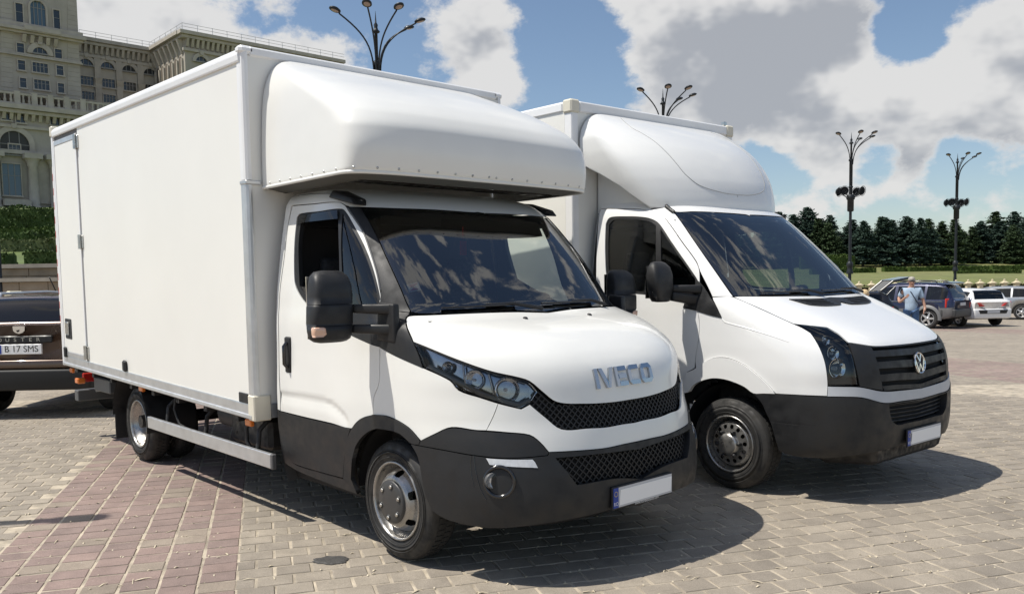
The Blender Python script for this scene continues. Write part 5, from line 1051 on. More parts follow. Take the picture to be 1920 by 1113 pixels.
# box body
CX0, CX1, CY, CZB, CZT = -5.9, -1.517, 1.141, .80, 3.18
def rake2(x, y, z): return (x, y, z+.017*(CX1-x))
def b2(mb, name, mt, parent=None): return mb.warp(rake2).build(name, mt, parent or T2)
RW = MATS['rail_white']
b2(MB().box((CX0+.03, -CY+.03, CZB+.02), (CX1-.03, CY-.03, CZT-.03)), 'box_core', PANEL)
for s in (-1, 1): b2(MB().box((CX0+.05, s*(CY-.03), CZB+.10), (CX1-.09, s*CY, CZT-.09), .002), 'side_panel', PANEL)
b2(MB().box((CX1-.031, -CY+.07, CZB+.10), (CX1-.006, CY-.07, CZT-.09), .002), 'front_wall', PANEL); b2(MB().box((CX0+.04, -CY+.05, CZT-.03), (CX1-.03, CY-.05, CZT-.012)), 'box_roof', PANEL)
for s in (-1, 1):
    b2(MB().box((CX0+.03, s*(CY-.05), CZT-.095), (CX1-.10, s*(CY+.014), CZT), .018), 'top_rail', RW); b2(MB().box((CX0+.03, s*(CY-.05), CZB), (CX1-.09, s*(CY+.012), CZB+.10), .006), 'bottom_rail', ALU)
    b2(MB().box((CX1-.09, s*(CY-.075), CZB), (CX1+.006, s*(CY+.006), CZT-.10), .008), 'corner_post', RW); b2(MB().box((CX1-.10, s*(CY-.09), CZT-.105), (CX1+.016, s*(CY+.020), CZT+.012), .014), 'corner_block', CREAM)
    b2(MB().box((CX0-.01, s*(CY-.06), CZB), (CX0+.04, s*(CY+.006), CZT), .006), 'rear_post', RW)
b2(MB().box((CX1-.03, -CY+.09, CZT-.095), (CX1+.012, CY-.09, CZT+.0), .012), 'front_top_rail', RW); b2(MB().box((CX1-.03, -CY+.07, CZB), (CX1+.006, CY-.07, CZB+.10), .004), 'front_bottom_rail', ALU)
b2(MB().box((CX1-.06, CY-.10, CZT+.01), (CX1-.02, CY-.05, CZT+.05), .004), 'lifting_eye', STEEL)
ch = MB()
for s in (-1, 1): ch.box((-5.75, s*.36, .58), (.6, s*.44, .76))
for x in (-5.6, -4.7, -3.4, -2.6, -1.7, -.5): ch.box((x, -.36, .60), (x+.08, .36, .74))
ch.build('chassis', CHASSIS, T2); MB().tube([(0, -.8, .33), (0, .8, .33)], .05, 10).box((-.1, -.35, .22), (.5, .35, .5)).build('front_axle', CHASSIS, T2); MB().tube([(-3.9, -.9, .36), (-3.9, .9, .36)], .07, 10).build('rear_axle', CHASSIS, T2)
for s in (-1, 1):
    make_wheel(T2, (0, s*.965, .352), s, .352, .225, .215, 'steel', .1); make_wheel(T2, (-3.9, s*1.0, .352), s, .352, .195, .215, 'dish', .3); make_wheel(T2, (-3.9, s*.76, .352), s, .352, .195, .215, 'dish', .6)
    wheel_well('wheel_well', T2, 0, s*.93, s*.55, .45, .36); MB().box((-3.2, s*1.08, .42), (-1.7, s*1.11, .52), .004).build('side_guard', ALU, T2)
# roof spoiler
XB2 = CX1+.012
def neck(T):                        # below a slanting edge the spoiler steps in to the width of the cab roof
    x, y, z = T[..., 0], T[..., 1], T[..., 2]; ze = np.interp(x, [-1.52, -1.3, -1.1, -.86], [2.64, 2.53, 2.41, 2.22]); d = np.clip((ze-z)/.035, 0, 1); d = d*d*(3-2*d); w = np.minimum(np.abs(y), .835); y2 = -(np.abs(y)*(1-d)+w*d); T = T.copy(); T[..., 1] = y2; return T
fair2 = Loft([(2.205, -.60, -1.05, .92, 2.5, XB2), (2.26, -.605, -1.06, .935, 2.5, XB2), (2.35, -.625, -1.08, .965, 2.45, XB2), (2.44, -.655, -1.11, .995, 2.4, XB2), (2.535, -.705, -1.15, 1.02, 2.4, XB2), (2.64, -.775, -1.20, 1.042, 2.35, XB2), (2.74, -.86, -1.27, 1.055, 2.3, XB2), (2.83, -.97, -1.33, 1.058, 2.3, XB2),
              (2.91, -1.09, -1.39, 1.045, 2.3, XB2), (2.98, -1.215, -1.43, 1.01, 2.4, XB2), (3.04, -1.345, -1.46, .955, 2.5, XB2), (3.08, -1.44, -1.485, .88, 2.6, XB2), (3.095, -1.49, -1.5, .80, 3., XB2)], F2, nz=150, ns=140, post=neck)
f2o = whole(fair2, 0, 0, 'roof_spoiler', mat('spoiler_white', (.79, .79, .77), .28, coat=.4, var=.008, vscale=1.8), T2)
strip(fair2, [(1164, 222), (1181, 237.6), (1203, 250), (1224.4, 263.5), (1253, 289.4), (1270, 309), (1284.8, 326.8), (1310.6, 347), (1353.8, 361), (1385, 364.5), (1405.5, 364)], 'spoiler_joint', mat('joint_grey', (.35, .35, .34), .5), f2o, w=.008, h=.003, mirror=True)
strip(fair2, [('c', 2.208), ('u', .25, 2.208), ('u', .5, 2.208), ('u', .75, 2.208), ('u', 1., 2.208)], 'spoiler_seal', GREYP, f2o, w=.012, h=.004, mirror=True)

# ------------------------------------------------------------------ street lamps
LAMPM = mat('lamp_iron', (.022, .026, .03), .5, metal=.4, var=.2, vscale=3)
def at_depth(px, depth):            # ground point seen in photo column px at a depth along the view axis
    lat = (px-PPX)/FPX*depth; f2 = CF[:2]/np.linalg.norm(CF[:2]); r2 = CR[:2]/np.linalg.norm(CR[:2]); return np.array([CAM_POS[0], CAM_POS[1]])+f2*depth+r2*lat
LD = [(720, 30.), (1245, 41.), (1593, 55.), (1790, 66.)]
lp0 = at_depth(*LD[0]); tc = ctr-lp0; tc /= np.linalg.norm(tc); rr = np.array([-tc[1], tc[0]])
if rr@CR[:2] < 0: rr = -rr
HL = 11.0
def bez(p, n=12):
    p = [np.array(q, float) for q in p]; t = np.linspace(0, 1, n)[:, None]; return list((1-t)**3*p[0]+3*(1-t)**2*t*p[1]+3*(1-t)*t*t*p[2]+t**3*p[3])
def make_lamp():
    L = thing('street_lamp', 'x', 'street lamp', (0, 0, 0))
    MB().lathe([(.30, 0), (.30, .25), (.22, .32), (.20, .9), (.14, 1.05), (.105, 1.6), (.095, 4.5), (.085, 6.2), (.075, 8.2), (.07, HL-2.4)], 18).build('post', LAMPM, L)
    MB().lathe([(.20, .0), (.22, .1), (.16, .25), (.16, .45), (.21, .55), (.18, .7), (.12, .8)], 14, Matrix.Translation((0, 0, 2.0))).build('collar', LAMPM, L)
    MB().lathe([(.11, 0), (.15, .06), (.11, .14)], 14, Matrix.Translation((0, 0, 7.5))).build('collar', LAMPM, L); MB().lathe([(.105, 0), (.105, 2.3), (.15, 2.32), (.15, 2.42), (.1, 2.46)], 14, Matrix.Translation((0, 0, HL-4.1))).build('arm_sleeve', LAMPM, L)
    MB().lathe([(.06, 0), (.055, 1.5), (.12, 1.52), (.14, 1.56), (.08, 1.62), (.06, 1.7), (.075, 1.78), (.03, 1.86), (.004, 2.25)], 12, Matrix.Translation((0, 0, HL-2.2))).build('finial', LAMPM, L)
    for k, th in enumerate((-60, -10, 30, 95, 130)):
        d = tc*math.cos(R_(th))+rr*math.sin(R_(th)); D = np.array([d[0], d[1], 0]); z0 = HL-2.0; R = 1.55
        a = MB().tube([tuple(q) for q in bez([D*.12+[0, 0, z0], D*.16+[0, 0, z0+.9], D*.5+[0, 0, z0+1.25], D*(R-.15)+[0, 0, z0+1.72]])], .028, 8); A = a.build('arm', LAMPM, L)
        M = axM(D*R+np.array([0, 0, z0+1.80]), np.array([0, 0, 1])-D*.28, D); h = MB(); prof = [(.12, -.03), (.165, .0), (.16, .04), (.10, .085), (.0005, .10)]; h.lathe(prof, 20, M@Matrix.Diagonal((1.25, 1, 1, 1))); h.build('lamp_head', LAMPM, A)
        MB().lathe([(.115, -.02), (.07, -.045), (.0005, -.055)], 18, M@Matrix.Diagonal((1.25, 1, 1, 1))).build('lens', mat('lamp_lens', (.32, .24, .2), .2, coat=.5), A)
    # crown of floodlights half way up
    MB().lathe([(.13, 0), (.20, .05), (.20, .75), (.26, .8), (.26, 1.0), (.15, 1.1)], 14, Matrix.Translation((0, 0, 6.0))).build('floodlight_box', LAMPM, L)
    for s in (-1, 1):
        for q in (-.35, .35):
            c = np.array([*(rr*s*.62+tc*q*.9), 7.3]); d = np.array([*(tc*.8+rr*s*.35*(1 if q > 0 else -1)), -.15]); M = axM(c, d); m = MB()
            for r_ in (.12, .22, .31): m.tube([M@Vector((r_*math.cos(a), r_*math.sin(a), .02)) for a in np.linspace(0, 2*math.pi, 19)], .014, 5, cap=False)
            for a in np.linspace(0, 2*math.pi, 13)[:-1]: m.tube([M@Vector((.05*math.cos(a), .05*math.sin(a), .02)), M@Vector((.31*math.cos(a), .31*math.sin(a), .02))], .009, 4)
            m.lathe([(.27, -.02), (.2, -.14), (.08, -.2), (.0005, -.2)], 14, M); m.tube([c, np.array([0, 0, 6.7])], .03, 6); m.build('floodlight', LAMPM, L)
    return L
lampP = make_lamp(); lamp_lab = ['tall five-armed iron street lamp rising behind the near truck roof fairing', 'tall five-armed iron street lamp rising behind the second truck roof spoiler', 'black five-armed street lamp by the balustrade, floodlights halfway up, beside the open tailgate', 'black five-armed street lamp with floodlights halfway up standing behind the navy off-roader']
for k, (px, dp) in enumerate(LD):
    o = lampP if k == 0 else copy_tree(lampP); p = at_depth(px, dp); o.location = (p[0], p[1], gz(p)); o['label'] = lamp_lab[k]; o['group'] = 'street lamps around the square'
# slim post at the left edge of the view
p = at_depth(6, 36); z0 = 1.9
sp = thing('slim_post', 'slim dark steel post on the kerb in front of the stone retaining wall', 'post', (p[0], p[1], 0)); MB().lathe([(.14, 0), (.14, .06), (.07, .1), (.06, 4.8), (.09, 4.85), (.09, 5.3), (.03, 5.4)], 12).build('pole', LAMPM, sp); MB().lathe([(.2, 0), (.2, .05), (.15, .07)], 12).build('base', LAMPM, sp)

p = np.array([-2.08, -1.61])-6.*np.array([.28, .46]); sq = copy_tree(sp); sq.location = (p[0], p[1], 0); sq['label'] = 'slim dark steel post added outside the view, its shadow lying across the pink paving bands'  # unseen post, added outside the view for its shadow on the paving
# ------------------------------------------------------------------ parked cars
def car(name, label, loc, rz, st, W, wheels, side_glass, rear_glass, front_glass, paint, clad=None, clad_z=0., group=None, glassm=None, R=.32, extra=None):
    """st: (x, z_low, z_belt, z_top, half width, roof half width) from the rear bumper to the nose"""
    C = thing(name, label, 'car', loc, rz, group); S = np.array(st, float); xs = np.unique(np.r_[np.linspace(S[0, 0], S[-1, 0], 90), S[:, 0], [e for g in side_glass for e in g], rear_glass, front_glass]); q = [pchip(S[:, 0], S[:, i], xs) for i in range(1, 6)]
    n = len(xs); V = np.zeros((n, 11, 3))
    for i, x in enumerate(xs):
        zl, zb, zt, w, wr = [a[i] for a in q]; zo = zl
        for xw in wheels:
            d = abs(x-xw)
            if d < R+.07: zo = max(zo, R+math.sqrt((R+.07)**2-d*d))
        zt = max(zt, zb+.015); zo = min(zo, zb-.12); hh = zt-zb; t = min(1, hh/.25)
        pts = [(0, zl), (w*.7, zl), (w*.93, zo), (w*.995, zo+.07*(1 if zo == zl else .2)), (w, (zo+zb)/2+.05), (w*.99, zb-.05), (w*.965, zb), (wr+(w*.965-wr)*(1-.94*t) if t < 1 else wr+.03, zb+hh*.80), (wr*.96, zb+hh*.93), (wr*.8, zb+hh*.985), (0, zt)]
        for j, (y, z) in enumerate(pts): V[i, j] = (x, y, z)
    F = {'body': [], 'rear': [], 'front': [], 'clad': []}; side = {k: [] for k in range(len(side_glass))}
    for i in range(n-1):
        xm = (xs[i]+xs[i+1])/2
        for j in range(10):
            f = (i*11+j, i*11+j+1, (i+1)*11+j+1, (i+1)*11+j); key = 'body'; zc = V.reshape(-1, 3)[list(f)][:, 2].mean()
            if j == 6:
                for k, g in enumerate(side_glass):
                    if g[0] < xm < g[1]: key = k
            if j >= 8 and rear_glass[0] < xm < rear_glass[1]: key = 'rear'
            if j >= 8 and front_glass[0] < xm < front_glass[1]: key = 'front'
            if clad and 1 <= j <= 3 and zc < clad_z: key = 'clad'
            (side[key] if not isinstance(key, str) else F[key]).append(f)
    VV = V.reshape(-1, 3); Y = np.array([1, -1, 1]); cap0 = list(range(11)); cap1 = [(n-1)*11+j for j in range(11)]
    def both(fs, caps=True):
        N = len(VV); v = np.concatenate([VV, VV*Y]); ff = list(fs)+[tuple(a+N for a in f[::-1]) for f in fs]
        if caps: ff += [tuple(cap0[1:]+[N+a for a in cap0[::-1][:-1]][0:]), tuple(cap1[1:]+[N+a for a in cap1[::-1][:-1]])]
        used = sorted({a for f in ff for a in f}); mp = {a: b for b, a in enumerate(used)}
        return mesh('m', v[used], [tuple(mp[a] for a in f) for f in ff], True)
    def one(fs, s):
        v = VV if s > 0 else VV*Y; used = sorted({a for f in fs for a in f}); mp = {a: b for b, a in enumerate(used)}; return mesh('m', v[used], [tuple(mp[a] for a in f) for f in fs], True)
    gm = glassm or DGLASS
    b = link('body', both(F['body']), paint, C)
    for e in b.data.polygons: pass
    if F['clad']: link('cladding', both(F['clad'], False), clad, C)
    link('rear_window', both(F['rear'], False), gm, C); link('windscreen', both(F['front'], False), gm, C)
    for k in side:
        for s in (1, -1): link('side_window', one(side[k], s), gm, C)
    inn = MB().box((S[0, 0]+.25, -W*.42, .35), (S[-1, 0]-.3, W*.42, .80)); inn.build('floor_pan', DARK, C)
    for x in (-.55, .25):
        for s in (-1, 1): MB().hexa([(x-.1, s*.2, .6), (x+.08, s*.2, .6), (x+.08, s*.62, .6), (x-.1, s*.62, .6), (x-.28, s*.25, 1.18), (x-.16, s*.25, 1.18), (x-.16, s*.57, 1.18), (x-.28, s*.57, 1.18)], .04).build('seat', SEAT, C)
    for xw in wheels:
        for s in (-1, 1):
            e = thing('wheel', None, None, (xw, s*(W/2-.035), R)); e.parent = C; e.rotation_euler = Vector((0, s, 0)).to_track_quat('Z', 'Y').to_euler(); key = ('car', R)
            if key not in WH:
                rm = R*.64; t = MB().lathe([(rm, -.02), (rm+.02, 0), ((R+rm)/2, .006), (R-.03, -.0), (R-.008, -.02), (R, -.05), (R, -.16), (R-.02, -.19), (rm, -.2)], 36); WH[key] = t.mesh('tyre')
                r_ = MB().lathe([(rm+.004, -.02), (rm, -.006), (rm-.012, -.012), (rm-.02, -.06)], 36)
                for i in range(5):
                    a = 2*math.pi*i/5; c0, s0 = math.cos(a), math.sin(a); P = lambda x, y, z: (x*c0-y*s0, x*s0+y*c0, z)
                    r_.add([P(.03, -.04, -.012), P(rm-.008, -.022, -.02), P(rm-.008, .022, -.02), P(.03, .04, -.012), P(.03, -.05, -.05), P(rm-.008, -.035, -.05), P(rm-.008, .035, -.05), P(.03, .05, -.05)], [(0, 1, 2, 3), (0, 1, 5, 4), (2, 3, 7, 6)])
                r_.lathe([(.06, -.03), (.055, -.008), (.0005, -.004)], 16); WH[key+('r',)] = r_.mesh('rim'); WH[key+('b',)] = MB().lathe([(rm-.01, -.07), (.0005, -.075)], 24).mesh('brake')
            link('tyre', WH[key], RUBBER, e); link('rim', WH[key+('r',)], mat('car_alloy', (.6, .6, .6), .3, metal=.7), e); link('brake', WH[key+('b',)], DARK, e)
            wheel_well('wheel_well', C, xw, s*(W/2-.03), s*(W/2-.35), R+.075, R)
    if extra: extra(C, S)
    return C
def cpaint(nm, col, metal=.3, rough=.28): return mat(nm, col, rough, metal=metal, coat=.8, var=.04, vscale=2)
def face_pt(px, depth): p = at_depth(px, depth); return p
# brown off-roader seen from behind
BRN = cpaint('brown_paint', (.085, .05, .032), .3)
dh = YAW+R_(2)                      # it points away from the camera
p = at_depth(36, 10.55); fw = np.array([math.cos(dh), math.sin(dh)]); Lc = 4.3; base = p+fw*Lc/2
def brown_extra(C, S):
    x0 = -Lc/2
    MB().hexa([(x0-.06, -.86, .36), (x0+.35, -.90, .36), (x0+.35, .90, .36), (x0-.06, .86, .36), (x0-.07, -.86, .62), (x0+.35, -.905, .66), (x0+.35, .905, .66), (x0-.07, .86, .62)], .03, 2).build('bumper', mat('bumper_black', (.009, .009, .009), .6), C)
    MB().hexa([(x0-.055, -.85, .64), (x0+.2, -.89, .64), (x0+.2, .89, .64), (x0-.055, .85, .64), (x0-.045, -.84, .74), (x0+.2, -.88, .76), (x0+.2, .88, .76), (x0-.045, .84, .74)], .02, 2).build('bumper_top', BRN, C)
    for s in (-1, 1):
        t = MB().hexa([(x0-.012, s*.74, .80), (x0+.12, s*.895, .80), (x0+.14, s*.88, .80), (x0+.02, s*.74, .80), (x0+.04, s*.75, 1.12), (x0+.18, s*.87, 1.12), (x0+.2, s*.86, 1.12), (x0+.07, s*.75, 1.12)], .01).build('tail_light', RED, C)
    MB().box((x0-.022, -.40, .955), (x0+.04, .40, 1.045), .012).build('plate_garnish', BLACKP, C)
    f = MB().box((x0-.03, -.268, .815), (x0+.04, .268, .94), .004).build('number_plate', PLATE, C); MB().box((x0-.033, .222, .822), (x0-.0305, .262, .933)).build('country_band', BLUE, f)
    def rt(tx, size, y, z, m, nm, par, xo=-.034, ext=.0, sx=1.): me = text_mesh(tx, size, ext); o = link(nm, me, m, par); o.matrix_local = Matrix(((0, 0, -1, x0+xo), (-sx, 0, 0, y), (0, 1, 0, z), (0, 0, 0, 1))); return o
    rt('B 17 SMS', .112, -.025, .878, BLACKI, 'plate_lettering', f, sx=.98)
    for ch, y in zip('DUSTER', np.linspace(.235, -.235, 6)): rt(ch, .062, y, .995, STEEL, 'badge_letter', C, xo=-.028, ext=.003, sx=1.25)
    b = [(-.075, .045), (.075, .045), (.07, -.01), (.045, -.035), (0, -.05), (-.045, -.035), (-.07, -.01)]; M = Matrix(((0, 0, -1, x0-.0), (-1, 0, 0, 0), (0, 1, 0, 1.12), (0, 0, 0, 1))); MB().prism(b, M, 0, .02).build('emblem', CHROME, C)
    MB().prism([(-.034, -.006), (.01, .004), (.004, -.024), (-.018, -.03)], M, .02, .022).build('emblem_inlay', BLACKG, C)
    MB().tube([(x0+.13, -.03, 1.20), (x0+.115, -.35, 1.215), (x0+.13, -.42, 1.22)], .012, 6).build('wiper', BLACKP, C)
    for s in (-1, 1): MB().tube([(-1.5, s*.60, 1.50), (-1.4, s*.62, 1.57), (-.2, s*.62, 1.585), (.4, s*.61, 1.56), (.5, s*.60, 1.46)], .02, 8).build('roof_rail', ALU, C)
    MB().tube([(-1.2, 0, 1.60), (-1.35, 0, 1.78)], .008, 5).build('antenna', BLACKP, C)
car('brown_off_roader', 'brown off-roader seen from behind beside the near truck tail', (base[0], base[1], 0), dh,
    [(-2.15, .42, 1.16, 1.165, .80, .74), (-2.11, .38, 1.17, 1.20, .87, .73), (-2.02, .36, 1.175, 1.34, .90, .70), (-1.90, .34, 1.18, 1.49, .91, .67), (-1.75, .33, 1.18, 1.535, .91, .66), (-1.0, .3, 1.16, 1.555, .91, .65), (0, .3, 1.13, 1.55, .91, .65), (.5, .3, 1.11, 1.47, .91, .66), (1.05, .3, 1.09, 1.13, .91, .75), (1.6, .3, 1.0, 1.05, .90, .74), (2.05, .33, .88, .93, .82, .65), (2.15, .4, .75, .8, .7, .55)],
    1.82, (-1.36, 1.31), [(-1.85, -1.25), (-1.2, -.25), (-.15, .75)], (-2.1, -1.86), (.42, 1.02), BRN, BLACKP, .55, R=.345, extra=brown_extra)
# navy off-roader beyond the second truck, nose to the left
NAVY = cpaint('navy_paint', (.012, .016, .05), .3); GRC = mat('grey_cladding', (.16, .16, .16), .5, var=.08)
def heading(px, deg_away):          # towards image left, turned away from the camera by deg_away
    d = np.array([*(-CR[:2])]); d /= np.linalg.norm(d); f = CF[:2]/np.linalg.norm(CF[:2]); b = math.atan2(px-PPX, FPX)
    c, s_ = math.cos(-b), math.sin(-b); d = np.array([c*d[0]-s_*d[1], s_*d[0]+c*d[1]]); f = np.array([c*f[0]-s_*f[1], s_*f[0]+c*f[1]]); v = d*math.cos(R_(deg_away))+f*math.sin(R_(deg_away)); return math.atan2(v[1], v[0])
def place_rear(px, depth, hd, L, W, ylat):   # put the rear corner (local y = ylat) on a photo column
    p = at_depth(px, depth); fw = np.array([math.cos(hd), math.sin(hd)]); lf = np.array([-fw[1], fw[0]]); return p+fw*L/2-lf*ylat
SUVST = [(-2.28, .46, 1.02, 1.03, .80, .72), (-2.22, .42, 1.04, 1.10, .88, .70), (-2.1, .40, 1.06, 1.34, .92, .68), (-1.9, .36, 1.08, 1.62, .93, .66), (-1.6, .34, 1.08, 1.70, .93, .65), (-.8, .32, 1.06, 1.73, .93, .65), (0, .32, 1.04, 1.71, .93, .65), (.45, .32, 1.03, 1.60, .93, .66), (1.05, .32, 1.01, 1.07, .93, .76), (1.7, .34, .97, 1.0, .91, .76), (2.15, .38, .82, .88, .84, .66), (2.28, .45, .7, .74, .7, .5)]
hd = heading(1740, 21); pos = place_rear(1788, 31.0, hd, 4.57, 1.86, .93)
def suv_extra(C, S):
    x0 = -2.28
    for s in (-1, 1):
        MB().hexa([(x0+.0, s*.70, .78), (x0+.26, s*.95, .78), (x0+.30, s*.93, .78), (x0+.06, s*.70, .78), (x0+.06, s*.70, 1.12), (x0+.24, s*.945, 1.12), (x0+.3, s*.92, 1.12), (x0+.1, s*.70, 1.12)], .015).build('tail_light', RED, C)
        MB().tube([(-1.6, s*.62, 1.70), (-1.5, s*.64, 1.77), (-.2, s*.64, 1.79), (.4, s*.62, 1.70)], .022, 8).build('roof_rail', BLACKG, C)
        for xw in (-1.36, 1.35):   # arch flares
            V = []; n = 18
            for a in np.linspace(R_(-8), R_(188), n): 
                for r_, y in ((.395, .952), (.50, .945), (.52, .90)): V.append((xw+r_*math.cos(a), s*y, .37+r_*math.sin(a)))
            MB().add(V, [(i*3+j, i*3+j+1, (i+1)*3+j+1, (i+1)*3+j) for i in range(n-1) for j in range(2)], True).build('arch_flare', GRC, C)
    MB().hexa([(x0-.07, -.85, .42), (x0+.45, -.94, .42), (x0+.45, .94, .42), (x0-.07, .85, .42), (x0-.07, -.85, .72), (x0+.45, -.945, .74), (x0+.45, .945, .74), (x0-.07, .85, .72)], .05, 2).build('bumper', mat('dark_cladding', (.045, .045, .045), .5), C)
    MB().box((x0-.02, -.26, .84), (x0+.03, .26, .96), .004).build('number_plate', mat('plate_grey', (0, 0, 0)), C); MB().hexa([(-2.12, -.62, 1.66), (-1.8, -.66, 1.70), (-1.8, .66, 1.70), (-2.12, .62, 1.66), (-2.12, -.62, 1.70), (-1.8, -.66, 1.745), (-1.8, .66, 1.745), (-2.12, .62, 1.70)], .01).build('roof_spoiler', NAVY, C)
    MB().box((-1.9, -.942, 1.005), (1.0, .942, 1.02)).build('chrome_strip', STEEL, C)
car('navy_off_roader', 'navy blue off-roader with grey wheel arches parked beyond the second truck', (pos[0], pos[1], gz(pos)), hd, SUVST, 1.86, (-1.36, 1.35), [(-2.02, -1.28), (-1.2, -.2), (-.1, .85)], (-2.2, -1.86), (.42, 1.02), NAVY, GRC, .72, R=.37, extra=suv_extra)
# white hatchback
HST = [(-2.1, .36, .92, .93, .74, .66), (-2.06, .32, .94, .97, .82, .66), (-1.95, .30, .96, 1.02, .86, .65), (-1.80, .28, .98, 1.34, .88, .62), (-1.55, .26, .98, 1.42, .885, .60), (-.7, .25, .97, 1.46, .885, .60), (0, .25, .95, 1.44, .885, .60), (.45, .25, .93, 1.32, .885, .61), (1.05, .25, .91, .95, .88, .7), (1.6, .27, .82, .86, .85, .7), (2.0, .3, .68, .72, .76, .6), (2.1, .36, .58, .62, .62, .45)]
WHC = cpaint('white_car_paint', (.78, .78, .78), 0.)
hd = heading(1840, 52); pos = place_rear(1822, 32.0, hd, 4.2, 1.77, .88)
def hatch_extra(C, S):
    x0 = -2.1
    for s in (-1, 1): MB().hexa([(x0-.075, s*.36, .78), (x0+.12, s*.90, .74), (x0+.26, s*.88, .74), (x0+.1, s*.36, .78), (x0-.06, s*.52, .88), (x0+.12, s*.905, .96), (x0+.28, s*.88, .96), (x0+.1, s*.5, .88)], .012).build('tail_light', RED, C)
    MB().hexa([(x0-.05, -.78, .32), (x0+.3, -.87, .3), (x0+.3, .87, .3), (x0-.05, .78, .32), (x0-.06, -.78, .68), (x0+.3, -.88, .72), (x0+.3, .88, .72), (x0-.06, .78, .68)], .05, 2).build('bumper', WHC, C)
    MB().hexa([(x0-.075, -.55, .50), (x0-.03, -.55, .50), (x0-.03, .55, .50), (x0-.075, .55, .50), (x0-.08, -.62, .64), (x0-.03, -.62, .64), (x0-.03, .62, .64), (x0-.08, .62, .64)], .008).build('plate_recess', BLACKP, C); MB().box((x0-.086, -.26, .52), (x0-.081, .26, .62)).build('number_plate', mat('plate_grey', (0, 0, 0)), C)
car('white_hatchback', 'white hatchback with red tail lamps parked beside the navy off-roader', (pos[0], pos[1], gz(pos)), hd, HST, 1.77, (-1.32, 1.30), [(-1.7, -1.1), (-1.05, -.15), (-.1, .75)], (-1.93, -1.70), (.42, 1.0), WHC, R=.32, extra=hatch_extra)
# silver hatchback
SIL = cpaint('silver_paint', (.42, .43, .44), .6)
hd = heading(1900, 6); pos = place_rear(1958, 36.5, hd, 4.3, 1.77, .88)
def sil_extra(C, S):
    for s in (-1, 1): MB().hexa([(-2.08, s*.5, .78), (-1.9, s*.875, .78), (-1.86, s*.86, .78), (-2.04, s*.5, .78), (-2.06, s*.5, .95), (-1.9, s*.88, .95), (-1.86, s*.86, .95), (-2.0, s*.5, .95)], .012).build('tail_light', RED, C)
    MB().hexa([(-2.16, -.78, .32), (-1.8, -.87, .3), (-1.8, .87, .3), (-2.16, .78, .32), (-2.16, -.78, .66), (-1.8, -.88, .68), (-1.8, .88, .68), (-2.16, .78, .66)], .05, 2).build('bumper', SIL, C)
car('silver_hatchback', 'silver hatchback parked side-on in front of the cream balustrade posts', (pos[0], pos[1], gz(pos)), hd, HST, 1.77, (-1.32, 1.30), [(-1.65, -.95), (-.88, .78)], (-1.93, -1.70), (.42, 1.0), SIL, R=.32, extra=sil_extra)
# black car with its tailgate raised
BLK = cpaint('black_paint', (.01, .01, .012), .2)
hd = heading(1640, -16)+0.0; pos = place_rear(1672, 27.0, hd, 4.2, 1.77, 0.)
def open_extra(C, S):
    hx, hz = -1.58, 1.42; tg = thing('tailgate', None, None, (hx, 0, hz)); tg.parent = C; a = R_(40)
    tg.rotation_euler = (0, a*1., 0)
    MB().hexa([(-.02, -.58, -.02), (-.52, -.60, -.03), (-.52, -.53, -.03), (-.02, -.51, -.02), (-.02, -.58, .03), (-.52, -.60, .03), (-.52, -.53, .03), (-.02, -.51, .03)], .01).build('pillar', BLK, tg); MB().hexa([(-.02, .51, -.02), (-.52, .53, -.03), (-.52, .60, -.03), (-.02, .58, -.02), (-.02, .51, .03), (-.52, .53, .03), (-.52, .60, .03), (-.02, .58, .03)], .01).build('pillar', BLK, tg)
    MB().box((-.5, -.53, -.0), (-.03, .53, .006)).build('glass', SGLASS, tg); MB().hexa([(-.51, -.68, -.04), (-1.0, -.60, -.32), (-1.0, .60, -.32), (-.51, .68, -.04), (-.51, -.68, .04), (-1.0, -.60, -.24), (-1.0, .60, -.24), (-.51, .68, .04)], .02).build('lower_panel', BLK, tg)
    MB().tube([(-1.62, -.55, 1.15), (-2.05, -.57, 1.60)], .012, 6).build('gas_strut', STEEL, C); MB().tube([(-1.62, .55, 1.15), (-2.05, .57, 1.60)], .012, 6).build('gas_strut', STEEL, C)
    for s in (-1, 1): MB().hexa([(-2.1, s*.5, .78), (-1.9, s*.875, .78), (-1.86, s*.86, .78), (-2.05, s*.5, .78), (-2.08, s*.5, .95), (-1.9, s*.88, .95), (-1.86, s*.86, .95), (-2.0, s*.5, .95)], .012).build('tail_light', RED, C)
car('black_hatchback', 'black hatchback with its tailgate raised beside the navy off-roader', (pos[0], pos[1], gz(pos)), hd, HST, 1.77, (-1.32, 1.30), [(-1.6, -1.0), (-.95, -.12), (-.05, .75)], (-1.93, -1.70), (.42, 1.0), BLK, R=.32, extra=open_extra)
